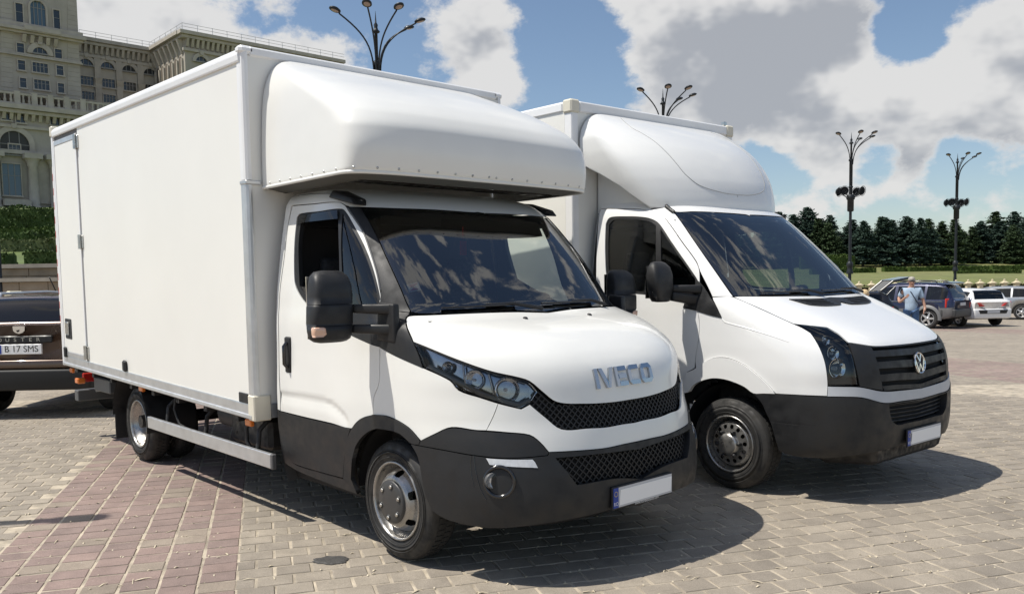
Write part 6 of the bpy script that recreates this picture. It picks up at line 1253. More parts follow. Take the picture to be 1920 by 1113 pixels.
# two cars beyond the brown one
TAX = cpaint('dark_grey_paint', (.05, .055, .06), .4); hd = heading(40, 30); p = at_depth(30, 20.0)
def taxi_extra(C, S): t = MB().hexa([(-.1, -.28, 1.46), (.1, -.28, 1.46), (.1, .28, 1.46), (-.1, .28, 1.46), (-.05, -.24, 1.60), (.05, -.24, 1.60), (.05, .24, 1.60), (-.05, .24, 1.60)], .02).build('roof_sign', mat('taxi_sign', (.78, .72, .5), .4), C)
car('grey_saloon', 'dark grey car with a pale roof sign parked beyond the brown off-roader', (p[0], p[1], 0), hd, HST, 1.77, (-1.32, 1.30), [(-1.65, -1.05), (-1., -.12), (-.05, .75)], (-1.93, -1.70), (.42, 1.0), TAX, R=.32, extra=taxi_extra)
REDC = cpaint('red_paint', (.28, .012, .015), .1); hd = heading(110, 80); p = at_depth(150, 17.0)
car('red_hatchback', 'red hatchback mostly hidden between the brown off-roader and the truck', (p[0], p[1], 0), hd, HST, 1.77, (-1.32, 1.30), [(-1.65, -1.05), (-1., -.12), (-.05, .75)], (-1.93, -1.70), (.42, 1.0), REDC, R=.32, extra=sil_extra and (lambda C, S: None))

# ------------------------------------------------------------------ people
SKIN = mat('skin', (.42, .24, .17), .55, var=.06, vscale=20)
def person(label, loc, rz, H, top, legs, hair, arms, bag=False, glasses=False, haircol=(.08, .05, .03)):
    P_ = thing('person', label, 'person', loc, rz); k = H/1.75
    def skinbody(name, pts, edges, rad, m, parent=P_):
        me = bpy.data.meshes.new(name); me.from_pydata([tuple(np.array(p)*k) for p in pts], edges, []); me.update(); o = link(name, me, m, parent)
        md = o.modifiers.new('skin', 'SKIN'); sv = me.skin_vertices[0].data
        for i, r in enumerate(rad): sv[i].radius = (r[0]*k, r[1]*k) if isinstance(r, tuple) else (r*k, r*k)
        sv[0].use_root = True; md.use_smooth_shade = True; s2 = o.modifiers.new('sub', 'SUBSURF'); s2.levels = 2; s2.render_levels = 2; return o
    # body: pelvis, spine, neck, head, arms, legs in one surface
    pts = [(0, 0, .95), (0, 0, 1.15), (0, 0, 1.36), (0, 0, 1.50), (.01, 0, 1.56), (.02, 0, 1.64), (.02, 0, 1.72)]; ed = [(0, 1), (1, 2), (2, 3), (3, 4), (4, 5), (5, 6)]; rad = [.09, .10, .12, .06, .06, .092, .068]
    ends = []
    for s in (-1, 1):
        a = arms[0 if s < 0 else 1]; b = len(pts); pts += [(0, s*.19, 1.42), a[0], a[1], a[2]]; ed += [(2, b), (b, b+1), (b+1, b+2), (b+2, b+3)]; rad += [.062, .045, .035, .03]; ends.append(a)
        b = len(pts); pts += [(0, s*.10, .88), (.02, s*.11, .48), (0, s*.11, .09), (.14, s*.12, .04)]; ed += [(0, b), (b, b+1), (b+1, b+2), (b+2, b+3)]; rad += [.065, .055, .042, .038]
    skinbody('body', pts, ed, rad, SKIN)
    for s, a in zip((-1, 1), ends):   # five fingers
        h = np.array(a[2]); d = h-np.array(a[1]); d /= np.linalg.norm(d); q = np.cross(d, [0, 1, .3]); q /= np.linalg.norm(q); mb = MB()
        for i in range(4): o_ = q*(i-1.5)*.02; mb.tube([tuple((h+o_)*k), tuple((h+o_+d*.05)*k), tuple((h+o_+d*(.075+.008*(1.5-abs(i-1.5)))+np.array([.012, 0, -.01]))*k)], [.010*k, .009*k, .007*k], 6)
        mb.tube([tuple((h-q*.035-d*.02)*k), tuple((h-q*.055+d*.03)*k)], [.011*k, .008*k], 6); mb.build('fingers', SKIN, P_)
    # clothing shells slightly outside the body
    tp = [(0, 0, .80), (0, 0, 1.0), (0, 0, 1.18), (0, 0, 1.37), (0, 0, 1.47)]; te = [(0, 1), (1, 2), (2, 3), (3, 4)]; tr = [.168, .165, .163, .168, .09]
    for s, a in zip((-1, 1), ends): b = len(tp); e = np.array(a[0])*.92+np.array([0, s*.19, 1.42])*.08; tp += [(0, s*.195, 1.42), tuple(e)]; te += [(3, b), (b, b+1)]; tr += [.08, .068]
    skinbody('shirt', tp, te, tr, mat('shirt_'+top[0], top[1], .85, var=.12, vscale=14))
    lp_ = [(0, 0, 1.0)]; le = []; lr = [.15]
    for s in (-1, 1): b = len(lp_); lp_ += [(0, s*.10, .86), (.02, s*.11, .48), (0, s*.11, .10)]; le += [(0, b), (b, b+1), (b+1, b+2)]; lr += [.115, .085, .07]
    skinbody('trousers', lp_, le, lr, mat('trousers_'+legs[0], legs[1], .85, var=.15, vscale=18))
    hm = MB()
    for (x, z, rx, rz_) in hair: hm.lathe([(.001, 1.0), (.5, .87), (.8, .6), (.97, .2), (1., -.1), (.9, -.5)], 16, Matrix.Translation((x*k, 0, z*k))@Matrix.Diagonal((rx*k, rx*k*.85, rz_*k, 1)))
    hm.build('hair', mat('hair_%d' % int(haircol[0]*1000), haircol, .7, var=.3, vscale=40), P_)
    for s in (-1, 1): MB().lathe([(.012*k, 0), (.008*k, .006*k), (.0005, .007*k)], 8, axM((.105*k, s*.035*k, 1.645*k), (1, s*.2, 0))).build('eye', BLACKI, P_); MB().lathe([(.022*k, -.008*k), (.02*k, .006*k), (.001, .008*k)], 8, axM((.02*k, s*.088*k, 1.63*k), (0, s, 0))).build('ear', SKIN, P_)
    MB().hexa([np.array(v)*k for v in ((.10, -.014, 1.60), (.135, -.012, 1.60), (.135, .012, 1.60), (.10, .014, 1.60), (.10, -.006, 1.65), (.108, -.005, 1.65), (.108, .005, 1.65), (.10, .006, 1.65))], .003).build('nose', SKIN, P_); MB().box((.085*k, -.025*k, 1.567*k), (.108*k, .025*k, 1.578*k), .003).build('mouth', mat('lips', (.35, .13, .11), .5), P_)
    if glasses: MB().box((.108*k, -.075*k, 1.632*k), (.118*k, .075*k, 1.662*k), .005).box((.02*k, -.09*k, 1.648*k), (.112*k, -.083*k, 1.656*k)).box((.02*k, .083*k, 1.648*k), (.112*k, .09*k, 1.656*k)).build('sunglasses', BLACKG, P_)
    if bag:
        MB().tube([np.array(v)*k for v in ((.0, -.10, 1.46), (.13, -.02, 1.36), (.15, .10, 1.15), (.10, .19, 1.0))], .014, 6).build('bag_strap', mat('strap_navy', (.02, .03, .06), .7), P_)
    return P_
def face_cam(loc): d = ctr-np.array(loc[:2]); return math.atan2(d[1], d[0])
p = at_depth(1709, 22.5); person('man in a pale blue shirt and jeans with a strap across his chest', (p[0], p[1], gz(p)), face_cam(p)+.1, 1.76, ('pale_blue', (.36, .46, .58)), ('jeans', (.06, .12, .24)), [(.0, 1.70, .105, .075)],
    (((-.02, -.30, 1.20), (.18, -.30, 1.10), (.30, -.14, 1.26)), ((.0, .28, 1.16), (.05, .33, .95), (.12, .30, .86))), bag=True, glasses=True, haircol=(.35, .32, .28))
arms_dn = (((0, -.24, 1.14), (.06, -.25, .92), (.10, -.22, .82)), ((0, .24, 1.14), (.06, .25, .92), (.10, .22, .82)))
p = at_depth(1597, 17.5); person('brown-haired person in dark clothes standing behind the second truck bonnet', (p[0], p[1], gz(p)), face_cam(p)+2.2, 1.46, ('dark', (.03, .03, .035)), ('dark_trousers', (.03, .035, .045)), [(-.01, 1.68, .125, .11), (-.05, 1.6, .10, .12)], arms_dn, haircol=(.30, .17, .10))
p = at_depth(1622, 18.0); person('fair-haired person in a red top standing behind the second truck bonnet', (p[0], p[1], gz(p)), face_cam(p)+2.6, 1.41, ('red', (.55, .03, .04)), ('dark_trousers', (0, 0, 0)), [(-.01, 1.67, .13, .12), (-.06, 1.58, .115, .14)], arms_dn, haircol=(.62, .46, .26))

# ------------------------------------------------------------------ balustrade, lawn, hedges and firs on the right
f2 = CF[:2]/np.linalg.norm(CF[:2]); r2 = CR[:2]/np.linalg.norm(CR[:2])
STONE = mat('cream_stone', (.58, .50, .34), .8, var=.1, vscale=5)
bp = MB(); bp.box((-.20, -.20, 0), (.20, .20, .12), .015).box((-.15, -.15, .12), (.15, .15, .98), .015); base_me = bp.mesh('shaft'); cap_me = MB().box((-.24, -.24, .98), (.24, .24, 1.06), .015).hexa([(-.2, -.2, 1.06), (.2, -.2, 1.06), (.2, .2, 1.06), (-.2, .2, 1.06), (-.05, -.05, 1.18), (.05, -.05, 1.18), (.05, .05, 1.18), (-.05, .05, 1.18)], .01).lathe([(.05, 1.17), (.09, 1.23), (.06, 1.29), (.001, 1.31)], 12).mesh('capstone')
base_me.materials.append(STONE); cap_me.materials.append(STONE)
for i, px in enumerate([1561, 1586, 1611]+list(np.arange(1634, 1960, 22.6))):
    q = at_depth(px, 62.); t = thing('balustrade_post', 'cream stone balustrade post with a pointed cap along the lawn edge', 'post', (q[0], q[1], 0), YAW, 'balustrade posts along the lawn'); link('shaft', base_me, None, t); link('capstone', cap_me, None, t)
LEAF = [mat('leaf_fir', (.046, .070, .034), .9, spec=.08, var=.35, vscale=.8), mat('leaf_fir_blue', (.042, .068, .052), .9, spec=.08, var=.3, vscale=.8), mat('leaf_hedge', (.055, .085, .022), .9, spec=.08, var=.35, vscale=1.5), mat('leaf_dark', (.055, .085, .028), .9, spec=.08, var=.35, vscale=1.5)]
BARK = mat('bark', (.08, .06, .045), .9, var=.3, vscale=4)
GRASS = mat('lawn_grass', (.15, .165, .05), .95, var=.22, vscale=.6, dirt=.5, dirtcol=(.21, .18, .08), bump=.4, bscale=30)
# lawn bank as a rising sheet
V = []; nl = 40
for i, dp in enumerate((63.5, 66, 74, 84, 94, 104, 118, 150, 420)):
    zz = (.05, .85, 1.45, 1.85, 2.3, 3.0, 3.5, 4.0, 5.0)[i]
    for j in range(nl+1): lat = -10+j*(170+i*12)/nl; q = ctr+f2*dp+r2*lat; V.append((q[0], q[1], zz+random.uniform(-.05, .05)))
lawn = link('lawn', mesh('lawn', V, [(i*(nl+1)+j, i*(nl+1)+j+1, (i+1)*(nl+1)+j+1, (i+1)*(nl+1)+j) for i in range(8) for j in range(nl)], True), GRASS); tag(lawn, kind='structure')
V = []
for lat in (-10, 170):
    for dp, zz in ((62.9, 0), (62.9, .16), (63.6, .16), (63.6, 0)): q = ctr+f2*dp+r2*lat; V.append((q[0], q[1], zz))
tag(link('kerb', mesh('kerb', V, [(0, 1, 5, 4), (1, 2, 6, 5), (2, 3, 7, 6)]), mat('kerb_stone', (.36, .33, .28), .85, var=.15)), kind='structure')
def leaf_cloud(pts, size, jit=1., seed=1):
    """one mesh of small leaf faces around the given points"""
    r = np.random.default_rng(seed); P = np.asarray(pts, float); n = len(P); A = r.normal(size=(n, 3)); A /= np.linalg.norm(A, axis=1, keepdims=True); B = np.cross(A, r.normal(size=(n, 3))); B /= np.linalg.norm(B, axis=1, keepdims=True); s = size*(.6+.8*r.random((n, 1)))
    V = np.stack([P-A*s, P+B*s*.55, P+A*s, P-B*s*.55], 1).reshape(-1, 3); me = bpy.data.meshes.new('leaves'); me.from_pydata(V.tolist(), [], [(4*i, 4*i+1, 4*i+2, 4*i+3) for i in range(n)]); me.update(); return me
def hedge(label, a, b, w, z0, h, m, group=None, size=.14, dens=26, cat='hedge', name='hedge'):
    a, b = np.array(a), np.array(b); L = np.linalg.norm(b-a); d = (b-a)/L; nrm = np.array([-d[1], d[0]]); n = int(dens*L*(h+w)*1.4); r = np.random.default_rng(int(abs(a[0]*13+b[1]*7)) % 9999); t = r.random(n)*L; u = r.random(n); k = r.random(n) < h/(h+w*.7)
    lat = np.where(k, np.where(r.random(n) < .7, -1, 1)*w/2*(1-.18*r.random(n)**2), (r.random(n)-.5)*w); z = np.where(k, u*h, h*(1-.12*r.random(n))); wob = .10*np.sin(t*.9+a[0])+.07*np.sin(t*2.7); z = z*(1+wob*.6); lat = lat*(1+wob)
    P = np.stack([a[0]+d[0]*t+nrm[0]*lat, a[1]+d[1]*t+nrm[1]*lat, z0+z], 1); C = thing(name, label, cat, (a[0], a[1], z0), 0, group); off = np.array([a[0], a[1], z0])
    lm = leaf_cloud(P-off, size, seed=n); f = link('foliage', lm, m, C); tag(f, kind='stuff'); x = [(0, 0)]; q = MB(); A = np.zeros(2); Bq = b-a; c = [A-nrm*w*.42, Bq-nrm*w*.42, Bq+nrm*w*.42, A+nrm*w*.42]
    q.hexa([(p_[0], p_[1], -.3) for p_ in c]+[(p_[0], p_[1], h*.9) for p_ in c]); q.build('core', m, C); return C
def gp(px, dp): return at_depth(px, dp)
hedge('low dark hedge between the cream balustrade posts', gp(1540, 63.2), gp(1990, 63.2), .5, 0, .95, mat('leaf_brown', (.06, .055, .03), .9, spec=.08, var=.35, vscale=1.2), size=.09, dens=40)
for k, (pa, pb, dp, z0, h, lab) in enumerate(((1702, 1850, 90, 2.1, .5, 'clipped green hedge on the lawn behind the navy off-roader roof'), (1655, 1696, 90.5, 2.1, .55, 'short bushy hedge on the lawn above the raised tailgate'), (1856, 1990, 91, 2.15, .48, 'clipped green hedge on the lawn above the silver hatchback'), (1540, 1640, 89, 2.05, .5, 'clipped hedge on the lawn beside the second truck windscreen'), (1790, 1910, 82, 1.75, .32, 'low broken hedge between the clipped hedges and the balustrade'), (1500, 1600, 99, 2.7, 1.5, 'yellow-green shrub border at the foot of the firs'), (1520, 1560, 86, 1.95, .6, 'round shrub on the lawn near the second truck screen pillar'))):
    hedge(lab, gp(pa, dp), gp(pb, dp), .9, z0, h, LEAF[2], 'hedges across the lawn', size=.11, dens=40)
def fir_mesh(seed, H, R, blue):
    r = random.Random(seed); pts = []; br = MB(); br.tube([(0, 0, -.2), (0, 0, H*.5), (r.uniform(-.1, .1), r.uniform(-.1, .1), H*.97)], [.17, .11, .02], 8); z = .5+r.random()*.5
    lean = [r.uniform(.75, 1.2) for _ in range(8)]
    while z < H:
        t = z/H; Rr = R*(1-t)**.6*r.uniform(.72, 1.1)*(.75+.25*min(1, t*5)); nb = max(4, int(9*(1-t)+4))
        for i in range(nb):
            a = r.uniform(0, 6.283); L = Rr*r.uniform(.6, 1.12)*lean[int(a/6.2832*8) % 8]; m = max(3, int(L*9)); dz = r.uniform(-.05, .28)
            if t < .85 and i % 3 == 0: br.tube([(0, 0, z), (math.cos(a)*L*.8, math.sin(a)*L*.8, z-L*.12)], [.025, .008], 4, cap=False)
            for j in range(m):
                f = (j+.6)/m; w = .10+.22*(1-abs(f-.6)); pts += [(math.cos(a)*L*f+r.gauss(0, w*.5), math.sin(a)*L*f+r.gauss(0, w*.5), z+dz*L*f-.22*L*f*f+r.gauss(0, .09)) for _ in range(5)]
        z += r.uniform(.22, .38)*(1.15-.5*t)
    for _ in range(14): pts.append((r.gauss(0, .05), r.gauss(0, .05), H*(.94+.07*r.random())))
    return leaf_cloud(pts, .15, seed=seed), br.mesh('trunk')
FIR = []
for k in range(6):
    l, t = fir_mesh(30+k, 9.5+.5*(k % 3), 2.1+.35*(k % 2)+.12*k, k % 2); l.materials.append(LEAF[k % 2]); t.materials.append(BARK); FIR.append((l, t))
r = random.Random(11); k = 0
for row, (dp, n, z0, sc) in enumerate(((104, 36, 2.9, .86), (111, 32, 3.2, 1.0))):
    for i in range(n):
        px = 1230+i*(2090-1230)/(n-1)+r.uniform(-9, 9); q = at_depth(px, dp+r.uniform(-2.5, 2.5)); v = r.randrange(6); s_ = sc*r.uniform(.72, 1.12)*(1.12 if i % 7 == 3 else 1)
        t = thing('fir_tree', ('bluish' if v % 2 else 'dark green')+(' fir tree in the front row at the top of the lawn' if row == 0 else ' fir tree standing behind the front row of firs'), 'tree', (q[0], q[1], z0), r.uniform(0, 6.28), ('bluish' if v % 2 else 'green')+(' front' if row == 0 else ' back')+' firs behind the lawn'); t.scale = (s_*r.uniform(.95, 1.3), s_*r.uniform(.95, 1.3), s_*.60); c = link('crown', FIR[v][0], None, t); link('trunk', FIR[v][1], None, t)

# ------------------------------------------------------------------ terraces on the left
def quad_line(pa, pb, dp): return gp(pa, dp), gp(pb, dp)
SW = mat('retaining_stone', (.31, .245, .175), .9, var=.2, vscale=1.2, dirt=.4, dirtcol=(.14, .12, .10), bump=.4, bscale=8); COPE = mat('coping_stone', (.36, .32, .26), .85, var=.15, vscale=2)
def slab(name, pa, pb, d0, d1, z0, z1, m, parent=None):
    a0, b0, a1, b1 = gp(pa, d0), gp(pb, d0), gp(pa, d1), gp(pb, d1); return MB().hexa([(*a0, z0), (*b0, z0), (*b1, z0), (*a1, z0), (*a0, z1), (*b0, z1), (*b1, z1), (*a1, z1)]).build(name, m, parent)
rw = thing('retaining_wall', 'weathered stone retaining wall with coping behind the brown off-roader', 'wall', (*gp(0, 38), 0)); rwi = Matrix.Translation((-gp(0, 38)[0], -gp(0, 38)[1], 0))
def into(o, par):
    o.parent = par; o.matrix_parent_inverse = Matrix.Translation(par.location).inverted(); return o
rb = random.Random(4)
def block_wall(pa, pb, dp, z0, z1, rows, parent, bl=1.0):
    a, b = gp(pa, dp), gp(pb, dp); L = np.linalg.norm(b-a); d = (b-a)/L; nr = f2*-1; into(slab('wall_core', pa, pb, dp+.03, dp+.6, z0, z1, SW), parent)
    h = (z1-z0)/rows
    for i in range(rows):
        x = -rb.random()*bl
        while x < L:
            w = bl*rb.uniform(.7, 1.3); x0, x1 = max(0, x)+.012, min(L, x+w)-.012
            if x1-x0 > .08:
                e = rb.uniform(.0, .035); P = [a+d*x0, a+d*x1]; Z0, Z1 = z0+i*h+.012, z0+(i+1)*h-.012
                into(MB().hexa([(*(P[0]+nr*e), Z0), (*(P[1]+nr*e), Z0), (*(P[1]+f2*.04), Z0), (*(P[0]+f2*.04), Z0), (*(P[0]+nr*e), Z1), (*(P[1]+nr*e), Z1), (*(P[1]+f2*.04), Z1), (*(P[0]+f2*.04), Z1)], .012).build('stone_block', SW, None), parent)
            x += w
block_wall(-60, 330, 36., 0., 1.98, 4, rw, 1.3); into(slab('coping', -60, 330, 35.8, 36.9, 1.98, 2.14, COPE), rw); into(slab('soil', -60, 330, 36.6, 38.4, 1.9, 2.05, mat('soil', (.10, .085, .05), .95, var=.3, vscale=3)), rw)
block_wall(-60, 330, 38.4, 1.9, 2.62, 2, rw, 1.5); into(slab('coping', -60, 330, 38.2, 39.2, 2.62, 2.80, COPE), rw)
V = []
hl_rows = [(39., 2.7), (44, 2.95), (50, 3.9), (58, 4.3), (64, 5.4), (72, 6.2), (84, 8.3), (110, 11.5), (180, 19), (236, 24.2), (300, 25)]
for dp, zz in hl_rows:
    for px in (-260, -100, 60, 220, 420, 640): q = gp(px, dp); V.append((*q, zz))
tag(link('hillside', mesh('hillside', V, [(i*6+j, i*6+j+1, (i+1)*6+j+1, (i+1)*6+j) for i in range(len(hl_rows)-1) for j in range(5)], True), mat('terrace_grass', (.095, .135, .03), .95, var=.2, vscale=.7, dirt=.3, dirtcol=(.13, .13, .05), bump=.4, bscale=25)), kind='structure')
hedge('round dark bush on the terrace wall beside the slim post', gp(-40, 40.6), gp(28, 40.6), 1.1, 2.75, .62, LEAF[3], size=.09, dens=70, cat='bush', name='bush'); hedge('dark spreading bush on the terrace wall beside the truck tail', gp(62, 40.4), gp(190, 40.4), 1.1, 2.75, .72, LEAF[3], size=.09, dens=70, cat='bush', name='bush')
into2 = [(-60, 250, 50.5, 3.7, .95, 'pale flowering border hedge above the terrace lawn', mat('leaf_pale', (.11, .13, .06), .9, spec=.08, var=.3)), (-60, 250, 55, 4.2, 1.15, 'long dark clipped hedge, lowest of the three on the terraces', LEAF[3]), (15, 250, 62, 5.2, 1.0, 'clipped hedge with a rounded end, middle one on the terraces', LEAF[2]), (-60, 250, 70, 6.4, 2.0, 'tall shaggy hedge on top of the terraces below the palace', LEAF[3])]
for pa, pb, dp, z0, h, lab, m in into2: hedge(lab, gp(pa, dp), gp(pb, dp), 1.4, z0, h, m, size=.12, dens=34)

# ------------------------------------------------------------------ the palace
PS = mat('palace_stone', (.43, .395, .335), .85, var=.09, vscale=.35, dirt=.3, dirtcol=(.27, .245, .21)); PS2 = mat('palace_trim', (.46, .42, .355), .85, var=.12, vscale=.6, dirt=.3, dirtcol=(.25, .22, .18)); PG = mat('palace_pane', (.025, .03, .035), .15, coat=.5); PGB = mat('palace_pane_blue', (.07, .12, .16), .2, coat=.5); PF = mat('palace_frame', (.24, .235, .22), .6)
XT, XW, XP = -226., -240., -218.
PAL = thing('palace', 'huge pale stone palace with arched windows and tiered cornices on the hill', 'palace', (XT, F1.P(75, 395, 'x', XT)[1], 24.))
PO = Vector(PAL.location)
def YZ(px, py, X): q = F1.P(px, py, 'x', X); return float(q[1]), float(q[2])
def pal(mb, name, m, parent=None):
    o = mb.build(name, m, parent or PAL)
    if parent is None: o.matrix_parent_inverse = Matrix.Translation(-PO)
    return o
def wbox(x0, x1, ya, yb, za, zb): return MB().box((x0, ya, za), (x1, yb, zb))
yl = YZ(-190, 100, XT)[0]; yt = YZ(147, 66, XT)[0]; ztop = YZ(60, -70, XT)[1]; zc1 = YZ(75, 178, XT)[1]; zb = 22.
pal(wbox(XT-30, XT, yl, yt, zc1, ztop), 'tower_wall', PS)
ypr = YZ(620, 240, XT+6)[0]; ypl = yl-5; zcor = YZ(75, 205, XT+6)[1]
pal(wbox(XW-20, XW, yt-8, YZ(640, 150, XW)[0], zc1-2, YZ(147, 72, XW)[1]), 'wing_wall', PS); zwt = YZ(147, 72, XW)[1]
yp0 = YZ(345, 66, XP)[0]; yp1 = YZ(640, 100, XP)[0]; pal(wbox(XW-8, XP, yp0, yp1, zc1-2, zwt), 'pavilion_wall', PS)
pal(wbox(XW-25, XT+6, ypl, ypr, zb-2, zcor), 'podium_wall', PS)
def band(x, ya, yb, z, h, d, name='cornice', side=None): return pal(wbox(x, x+d, ya, yb, z-h/2, z+h/2), name, PS2)
def window(X, px, py, wpx, hpx, div=1, pane=PG, d=.35):
    y, z = YZ(px, py, X); s_ = np.hypot(X-CAM_POS[0], y-CAM_POS[1])/FPX*1.0; w, h = wpx*s_/2, hpx*s_/2
    f = MB(); t = .22
    f.box((X, y-w-t, z+h), (X+d, y+w+t, z+h+t*1.3)).box((X, y-w-t*1.6, z-h-t*1.5), (X+d*1.6, y+w+t*1.6, z-h)).box((X, y-w-t, z-h), (X+d, y-w, z+h)).box((X, y+w, z-h), (X+d, y+w+t, z+h))
    o = pal(f, 'window', PS2); pal(MB().box((X, y-w, z-h), (X+.08, y+w, z+h)), 'pane', pane, o).matrix_parent_inverse = Matrix.Identity(4)
    g = MB()
    for i in range(1, div): yy = y-w+2*w*i/div; g.box((X+.08, yy-.10, z-h), (X+.16, yy+.10, z+h))
    g.box((X+.08, y-w, z+h*.25), (X+.14, y+w, z+h*.25+.12)); pal(g, 'mullion', PF, o)
    return o
def arch_window(X, px, py, rpx, rout, leg=0., div=3, pane=PG, deep=False):
    """half-round window; (px,py) is the spring line centre, leg the straight part below in pixels"""
    y, z = YZ(px, py, X); s_ = np.hypot(X-CAM_POS[0], y-CAM_POS[1])/FPX; r0, r1, lg = rpx*s_, rout*s_, leg*s_; n = 16; V = []; d = .5
    for x in (X+.02, X+d):
        for rr_ in (r0, r1):
            V += [(x, y+rr_, z-lg)]+[(x, y+rr_*math.cos(a), z+rr_*math.sin(a)) for a in np.linspace(0, math.pi, n)]+[(x, y-rr_, z-lg)]
    m = n+2; F = []
    for i in range(m-1): F += [(2*m+i, 2*m+i+1, 3*m+i+1, 3*m+i), (m+i, m+i+1, 3*m+i+1, 3*m+i), (i, i+1, 2*m+i+1, 2*m+i)]
    o = pal(MB().add(V, F), 'arched_window', PS2); P = [(X+.05, y+r0, z-lg)]+[(X+.05, y+r0*math.cos(a), z+r0*math.sin(a)) for a in np.linspace(0, math.pi, n)]+[(X+.05, y-r0, z-lg)]
    pal(MB().add(P, [tuple(range(len(P)))]), 'pane', pane, o); g = MB()
    for i in range(1, div): yy = y-r0+2*r0*i/div; g.box((X+.06, yy-.09, z-lg), (X+.16, yy+.09, z+math.sqrt(max(.01, r0*r0-(yy-y)**2))))
    g.box((X+.06, y-r0, z-.08), (X+.15, y+r0, z+.08)); g.box((X+.06, y-r0, z-lg-.1), (X+.7, y+r0, z-lg+.25)); pal(g, 'mullion', PF, o)
    k = MB().hexa([(X+.3, y-.35, z+r1-.6), (X+.9, y-.35, z+r1-.6), (X+.9, y+.35, z+r1-.6), (X+.3, y+.35, z+r1-.6), (X+.3, y-.6, z+r1+.5), (X+.9, y-.6, z+r1+.5), (X+.9, y+.6, z+r1+.5), (X+.3, y+.6, z+r1+.5)]); pal(k, 'keystone', PS2, o); return o
# tower
for px, py, w, h, dv in ((36, 29, 10, 36, 1), (106, 40, 9, 34, 1), (38, 91, 10, 15, 1), (109, 102, 10, 15, 1), (75, 128, 22, 15, 4), (40, 123, 10, 15, 1), (112, 133, 10, 15, 1), (78, 160, 22, 15, 4), (43, 156, 9, 15, 1), (114, 166, 9, 15, 1), (-30, 80, 10, 15, 1), (-30, 112, 22, 15, 4), (-30, 145, 22, 15, 4)): window(XT, px, py, w, h, dv)
arch_window(XT, 70, 16, 11, 14, 30, 4, PGB); arch_window(XT, 75, 103, 11, 19, 0, 3); arch_window(XT, -30, 60, 11, 19, 0, 3)
for py, h, d in ((57, 1.6, 1.2), (63, .7, 2.0), (68, .5, 1.2), (107, .5, .5), (110, .3, .8)): z = YZ(75, py, XT)[1]; band(XT, yl, yt+.6*d, z, h, d)
def dentils(X, ya, yb, z, h, step, d, w, name='bracket'):
    y = ya
    while y < yb:
        pal(MB().hexa([(X, y, z-h), (X+d*.35, y, z-h), (X+d*.35, y+w, z-h), (X, y+w, z-h), (X, y, z), (X+d, y, z), (X+d, y+w, z), (X, y+w, z)]), name, PS2); y += step
z = YZ(75, 72, XT)[1]; dentils(XT, YZ(40, 70, XT)[0], YZ(112, 78, XT)[0], z, 1.6, 1.7, 1.6, .8)
pal(wbox(XT, XT+2.2, YZ(42, 60, XT)[0], YZ(110, 66, XT)[0], YZ(75, 64, XT)[1], YZ(75, 56, XT)[1]), 'balcony', PS2)
# stone courses on the tower face, each a real raised row
for py in range(-40, 172, 9):
    z = YZ(75, py, XT)[1]; pal(wbox(XT, XT+.10, YZ(126, py, XT)[0], yt-.05, z-.55, z+.55), 'stone_course', PS); pal(wbox(XT, XT+.10, YZ(2, py, XT)[0], YZ(24, py, XT)[0], z-.55, z+.55), 'stone_course', PS)
# wing
for px, py in ((161, 124), (201, 130), (241, 136), (281, 142)): arch_window(XW, px, py, 11, 17, 0, 3)
for px, py in ((163, 152), (203, 157), (243, 163), (283, 168)): window(XW, px, py, 20, 14, 4)
for px, py in ((165, 180), (205, 186), (245, 191)): window(XW, px, py, 19, 13, 4)
zw = zwt; ywr = YZ(345, 100, XW)[0]
band(XW, yt, ywr, zw-.2, .9, 2.2); band(XW, yt, ywr, zw-1.1, .7, 1.5); band(XW, yt, ywr, zw-4.2, .7, .7); dentils(XW, yt+1, ywr-.5, zw-1.5, 1.9, 1.35, 1.4, .65)
for px in (181, 221, 261, 300): y = YZ(px, 110, XW)[0]; pal(wbox(XW, XW+.6, y-.8, y+.8, zc1, zw-4.4), 'pilaster', PS2); pal(MB().hexa([(XW, y-.6, zw-11.5), (XW+.5, y-.6, zw-11.5), (XW+.5, y+.6, zw-11.5), (XW, y+.6, zw-11.5), (XW, y-1., zw-9.8), (XW+1.2, y-1., zw-9.8), (XW+1.2, y+1., zw-9.8), (XW, y+1., zw-9.8)]), 'console', PS2)
# pavilion with its sunlit return
band(XP, yp0-1.8, yp1, zw-.2, .9, 2.2); band(XP, yp0-1.2, yp1, zw-1.1, .7, 1.5); dentils(XP, yp0+.2, yp1, zw-1.5, 1.9, 1.35, 1.4, .65); band(XP, yp0-.6, yp1, zw-4.2, .7, .7)
pal(MB().box((XW, yp0-2.0, zw-.63), (XP-.02, yp0-.02, zw+.27)), 'cornice', PS2); pal(MB().box((XW, yp0-1.2, zw-1.43), (XP-.02, yp0-.02, zw-.73)), 'cornice', PS2)
for i in range(7):
    x = XW+1.5+i*(XP-XW-3)/6; pal(MB().hexa([(x-.35, yp0-.3, zw-5.0), (x+.35, yp0-.3, zw-5.0), (x+.35, yp0, zw-5.0), (x-.35, yp0, zw-5.0), (x-.45, yp0-1.6, zw-1.5), (x+.45, yp0-1.6, zw-1.5), (x+.45, yp0, zw-1.5), (x-.45, yp0, zw-1.5)]), 'bracket', PS2); pal(MB().box((x-.3, yp0-.45, zc1), (x+.3, yp0, zw-6.2)), 'half_column', PS2)
    if i < 6:
        x1 = x+(XP-XW-3)/12; V = [(x1+1.0*math.cos(a), yp0-.06, zw-6.4+1.0*math.sin(a)) for a in np.linspace(0, math.pi, 12)]+[(x1-1.0, yp0-.06, zc1+3), (x1+1.0, yp0-.06, zc1+3)]; pal(MB().add(V, [tuple(range(14))]), 'niche', mat('niche_shadow', (.15, .125, .095), .9))
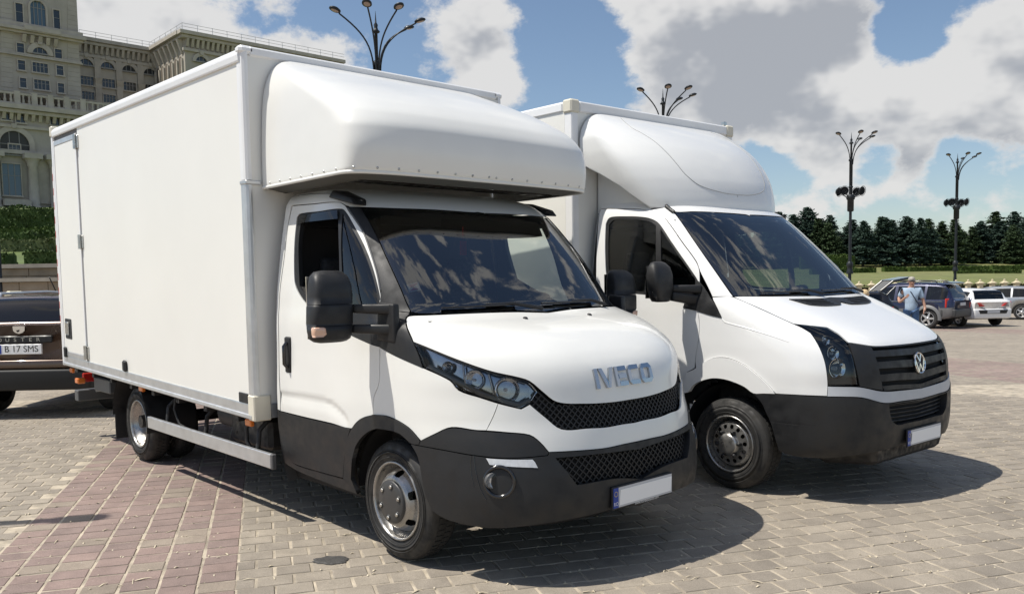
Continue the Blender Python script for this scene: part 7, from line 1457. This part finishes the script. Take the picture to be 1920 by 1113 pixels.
for k in range(6):
    arch_window(XP, 377+43*k, 118+6.2*k, 10, 16, 0, 3)
    if k > 1: window(XP, 377+43*k, 146+6*k, 20, 14, 4); window(XP, 377+43*k, 172+6*k, 20, 14, 4)
# roof railings
def railing(pts, step=4.):
    for (xa, ya, za), (xb, yb, zb_) in zip(pts[:-1], pts[1:]):
        a, b = np.array([xa, ya, za]), np.array([xb, yb, zb_]); L = np.linalg.norm(b-a); m = MB()
        for hh in (.9, 1.7): m.tube([a+[0, 0, hh], b+[0, 0, hh]], .06, 5)
        for i in range(int(L/step)+1): q = a+(b-a)*min(1, i*step/L); m.tube([q, q+np.array([0, 0, 1.75])], .06, 5)
        pal(m, 'roof_railing', mat('rail_pale', (.5, .5, .5), .5, metal=.5))
railing([(XW+1, yt+4, zw+.3), (XW+1, ywr-3, zw+.3)]); railing([(XW, yp0-1, zw+.3), (XP+1.5, yp0-1, zw+.3), (XP+1.5, yp1, zw+.3)])
# podium: balustraded cornice, arcade, columns
XO = XT+6
band(XO, ypl, ypr+.5, zcor-.3, 1.0, 2.4); band(XO, ypl, ypr+.5, zcor-1.3, .8, 1.6); band(XO, ypl, ypr, zcor-4.6, .6, .6); dentils(XO, YZ(-40, 210, XO)[0], YZ(330, 250, XO)[0], zcor-1.7, 1.4, 1.5, 1.4, .7)
# parapet balustrade in front of the tower foot
pal(wbox(XO+.8, XO+1.4, ypl, ypr, zcor+2.5, zcor+3.0), 'parapet_rail', PS2); pal(wbox(XO+.7, XO+1.5, ypl, ypr, zcor+.2, zcor+.7), 'parapet_base', PS2)
y = YZ(-40, 190, XO)[0]
while y < YZ(330, 230, XO)[0]: pal(MB().lathe([(.28, 0), (.34, .5), (.2, 1.1), (.28, 1.8)], 8, Matrix.Translation((XO+1.1, y, zcor+.7))), 'baluster', PS2); y += 1.25
for px in (-20, 30, 62, 92, 122, 152): y = YZ(px, 195, XO)[0]; pal(wbox(XO+.55, XO+1.65, y-.6, y+.6, zcor+.2, zcor+3.3), 'parapet_pier', PS2)
for px, py in ((11, 216), (38, 221), (102, 226), (130, 231)): window(XO, px, py, 13, 16, 2)
z1 = YZ(28, 238, XO)[1]; band(XO, ypl, ypr, z1, .6, .7)
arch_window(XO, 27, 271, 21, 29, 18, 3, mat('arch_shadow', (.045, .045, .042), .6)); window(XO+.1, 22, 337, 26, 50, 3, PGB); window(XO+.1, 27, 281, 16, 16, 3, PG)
for px in (-12, 60, 100, 140):
    y = YZ(px, 340, XO)[0]; z0 = YZ(60, 396, XO)[1]; zt_ = YZ(60, 300, XO)[1]
    pal(MB().lathe([(1.5, 0), (1.5, .8), (1.15, 1.2), (1.05, (zt_-z0)*.5), (.95, zt_-z0-1.8), (1.2, zt_-z0-1.5), (1.1, zt_-z0-1.0), (1.7, zt_-z0)], 16, Matrix.Translation((XO+1.3, y, z0))), 'column', PS2); pal(wbox(XO, XO+3, y-1.9, y+1.9, zt_, zt_+1.2), 'entablature', PS2)
for px in (80, 118): y = YZ(px, 340, XO)[0]; pal(wbox(XO, XO+.5, y-1.6, y+1.6, zb, YZ(60, 292, XO)[1]), 'pilaster', PS2)
band(XO, ypl, ypr, YZ(60, 288, XO)[1], .9, 1.0)
pal(wbox(XO, XO+3.5, YZ(2, 380, XO)[0], YZ(52, 380, XO)[0], YZ(28, 388, XO)[1], YZ(28, 376, XO)[1]), 'balcony', PS2)
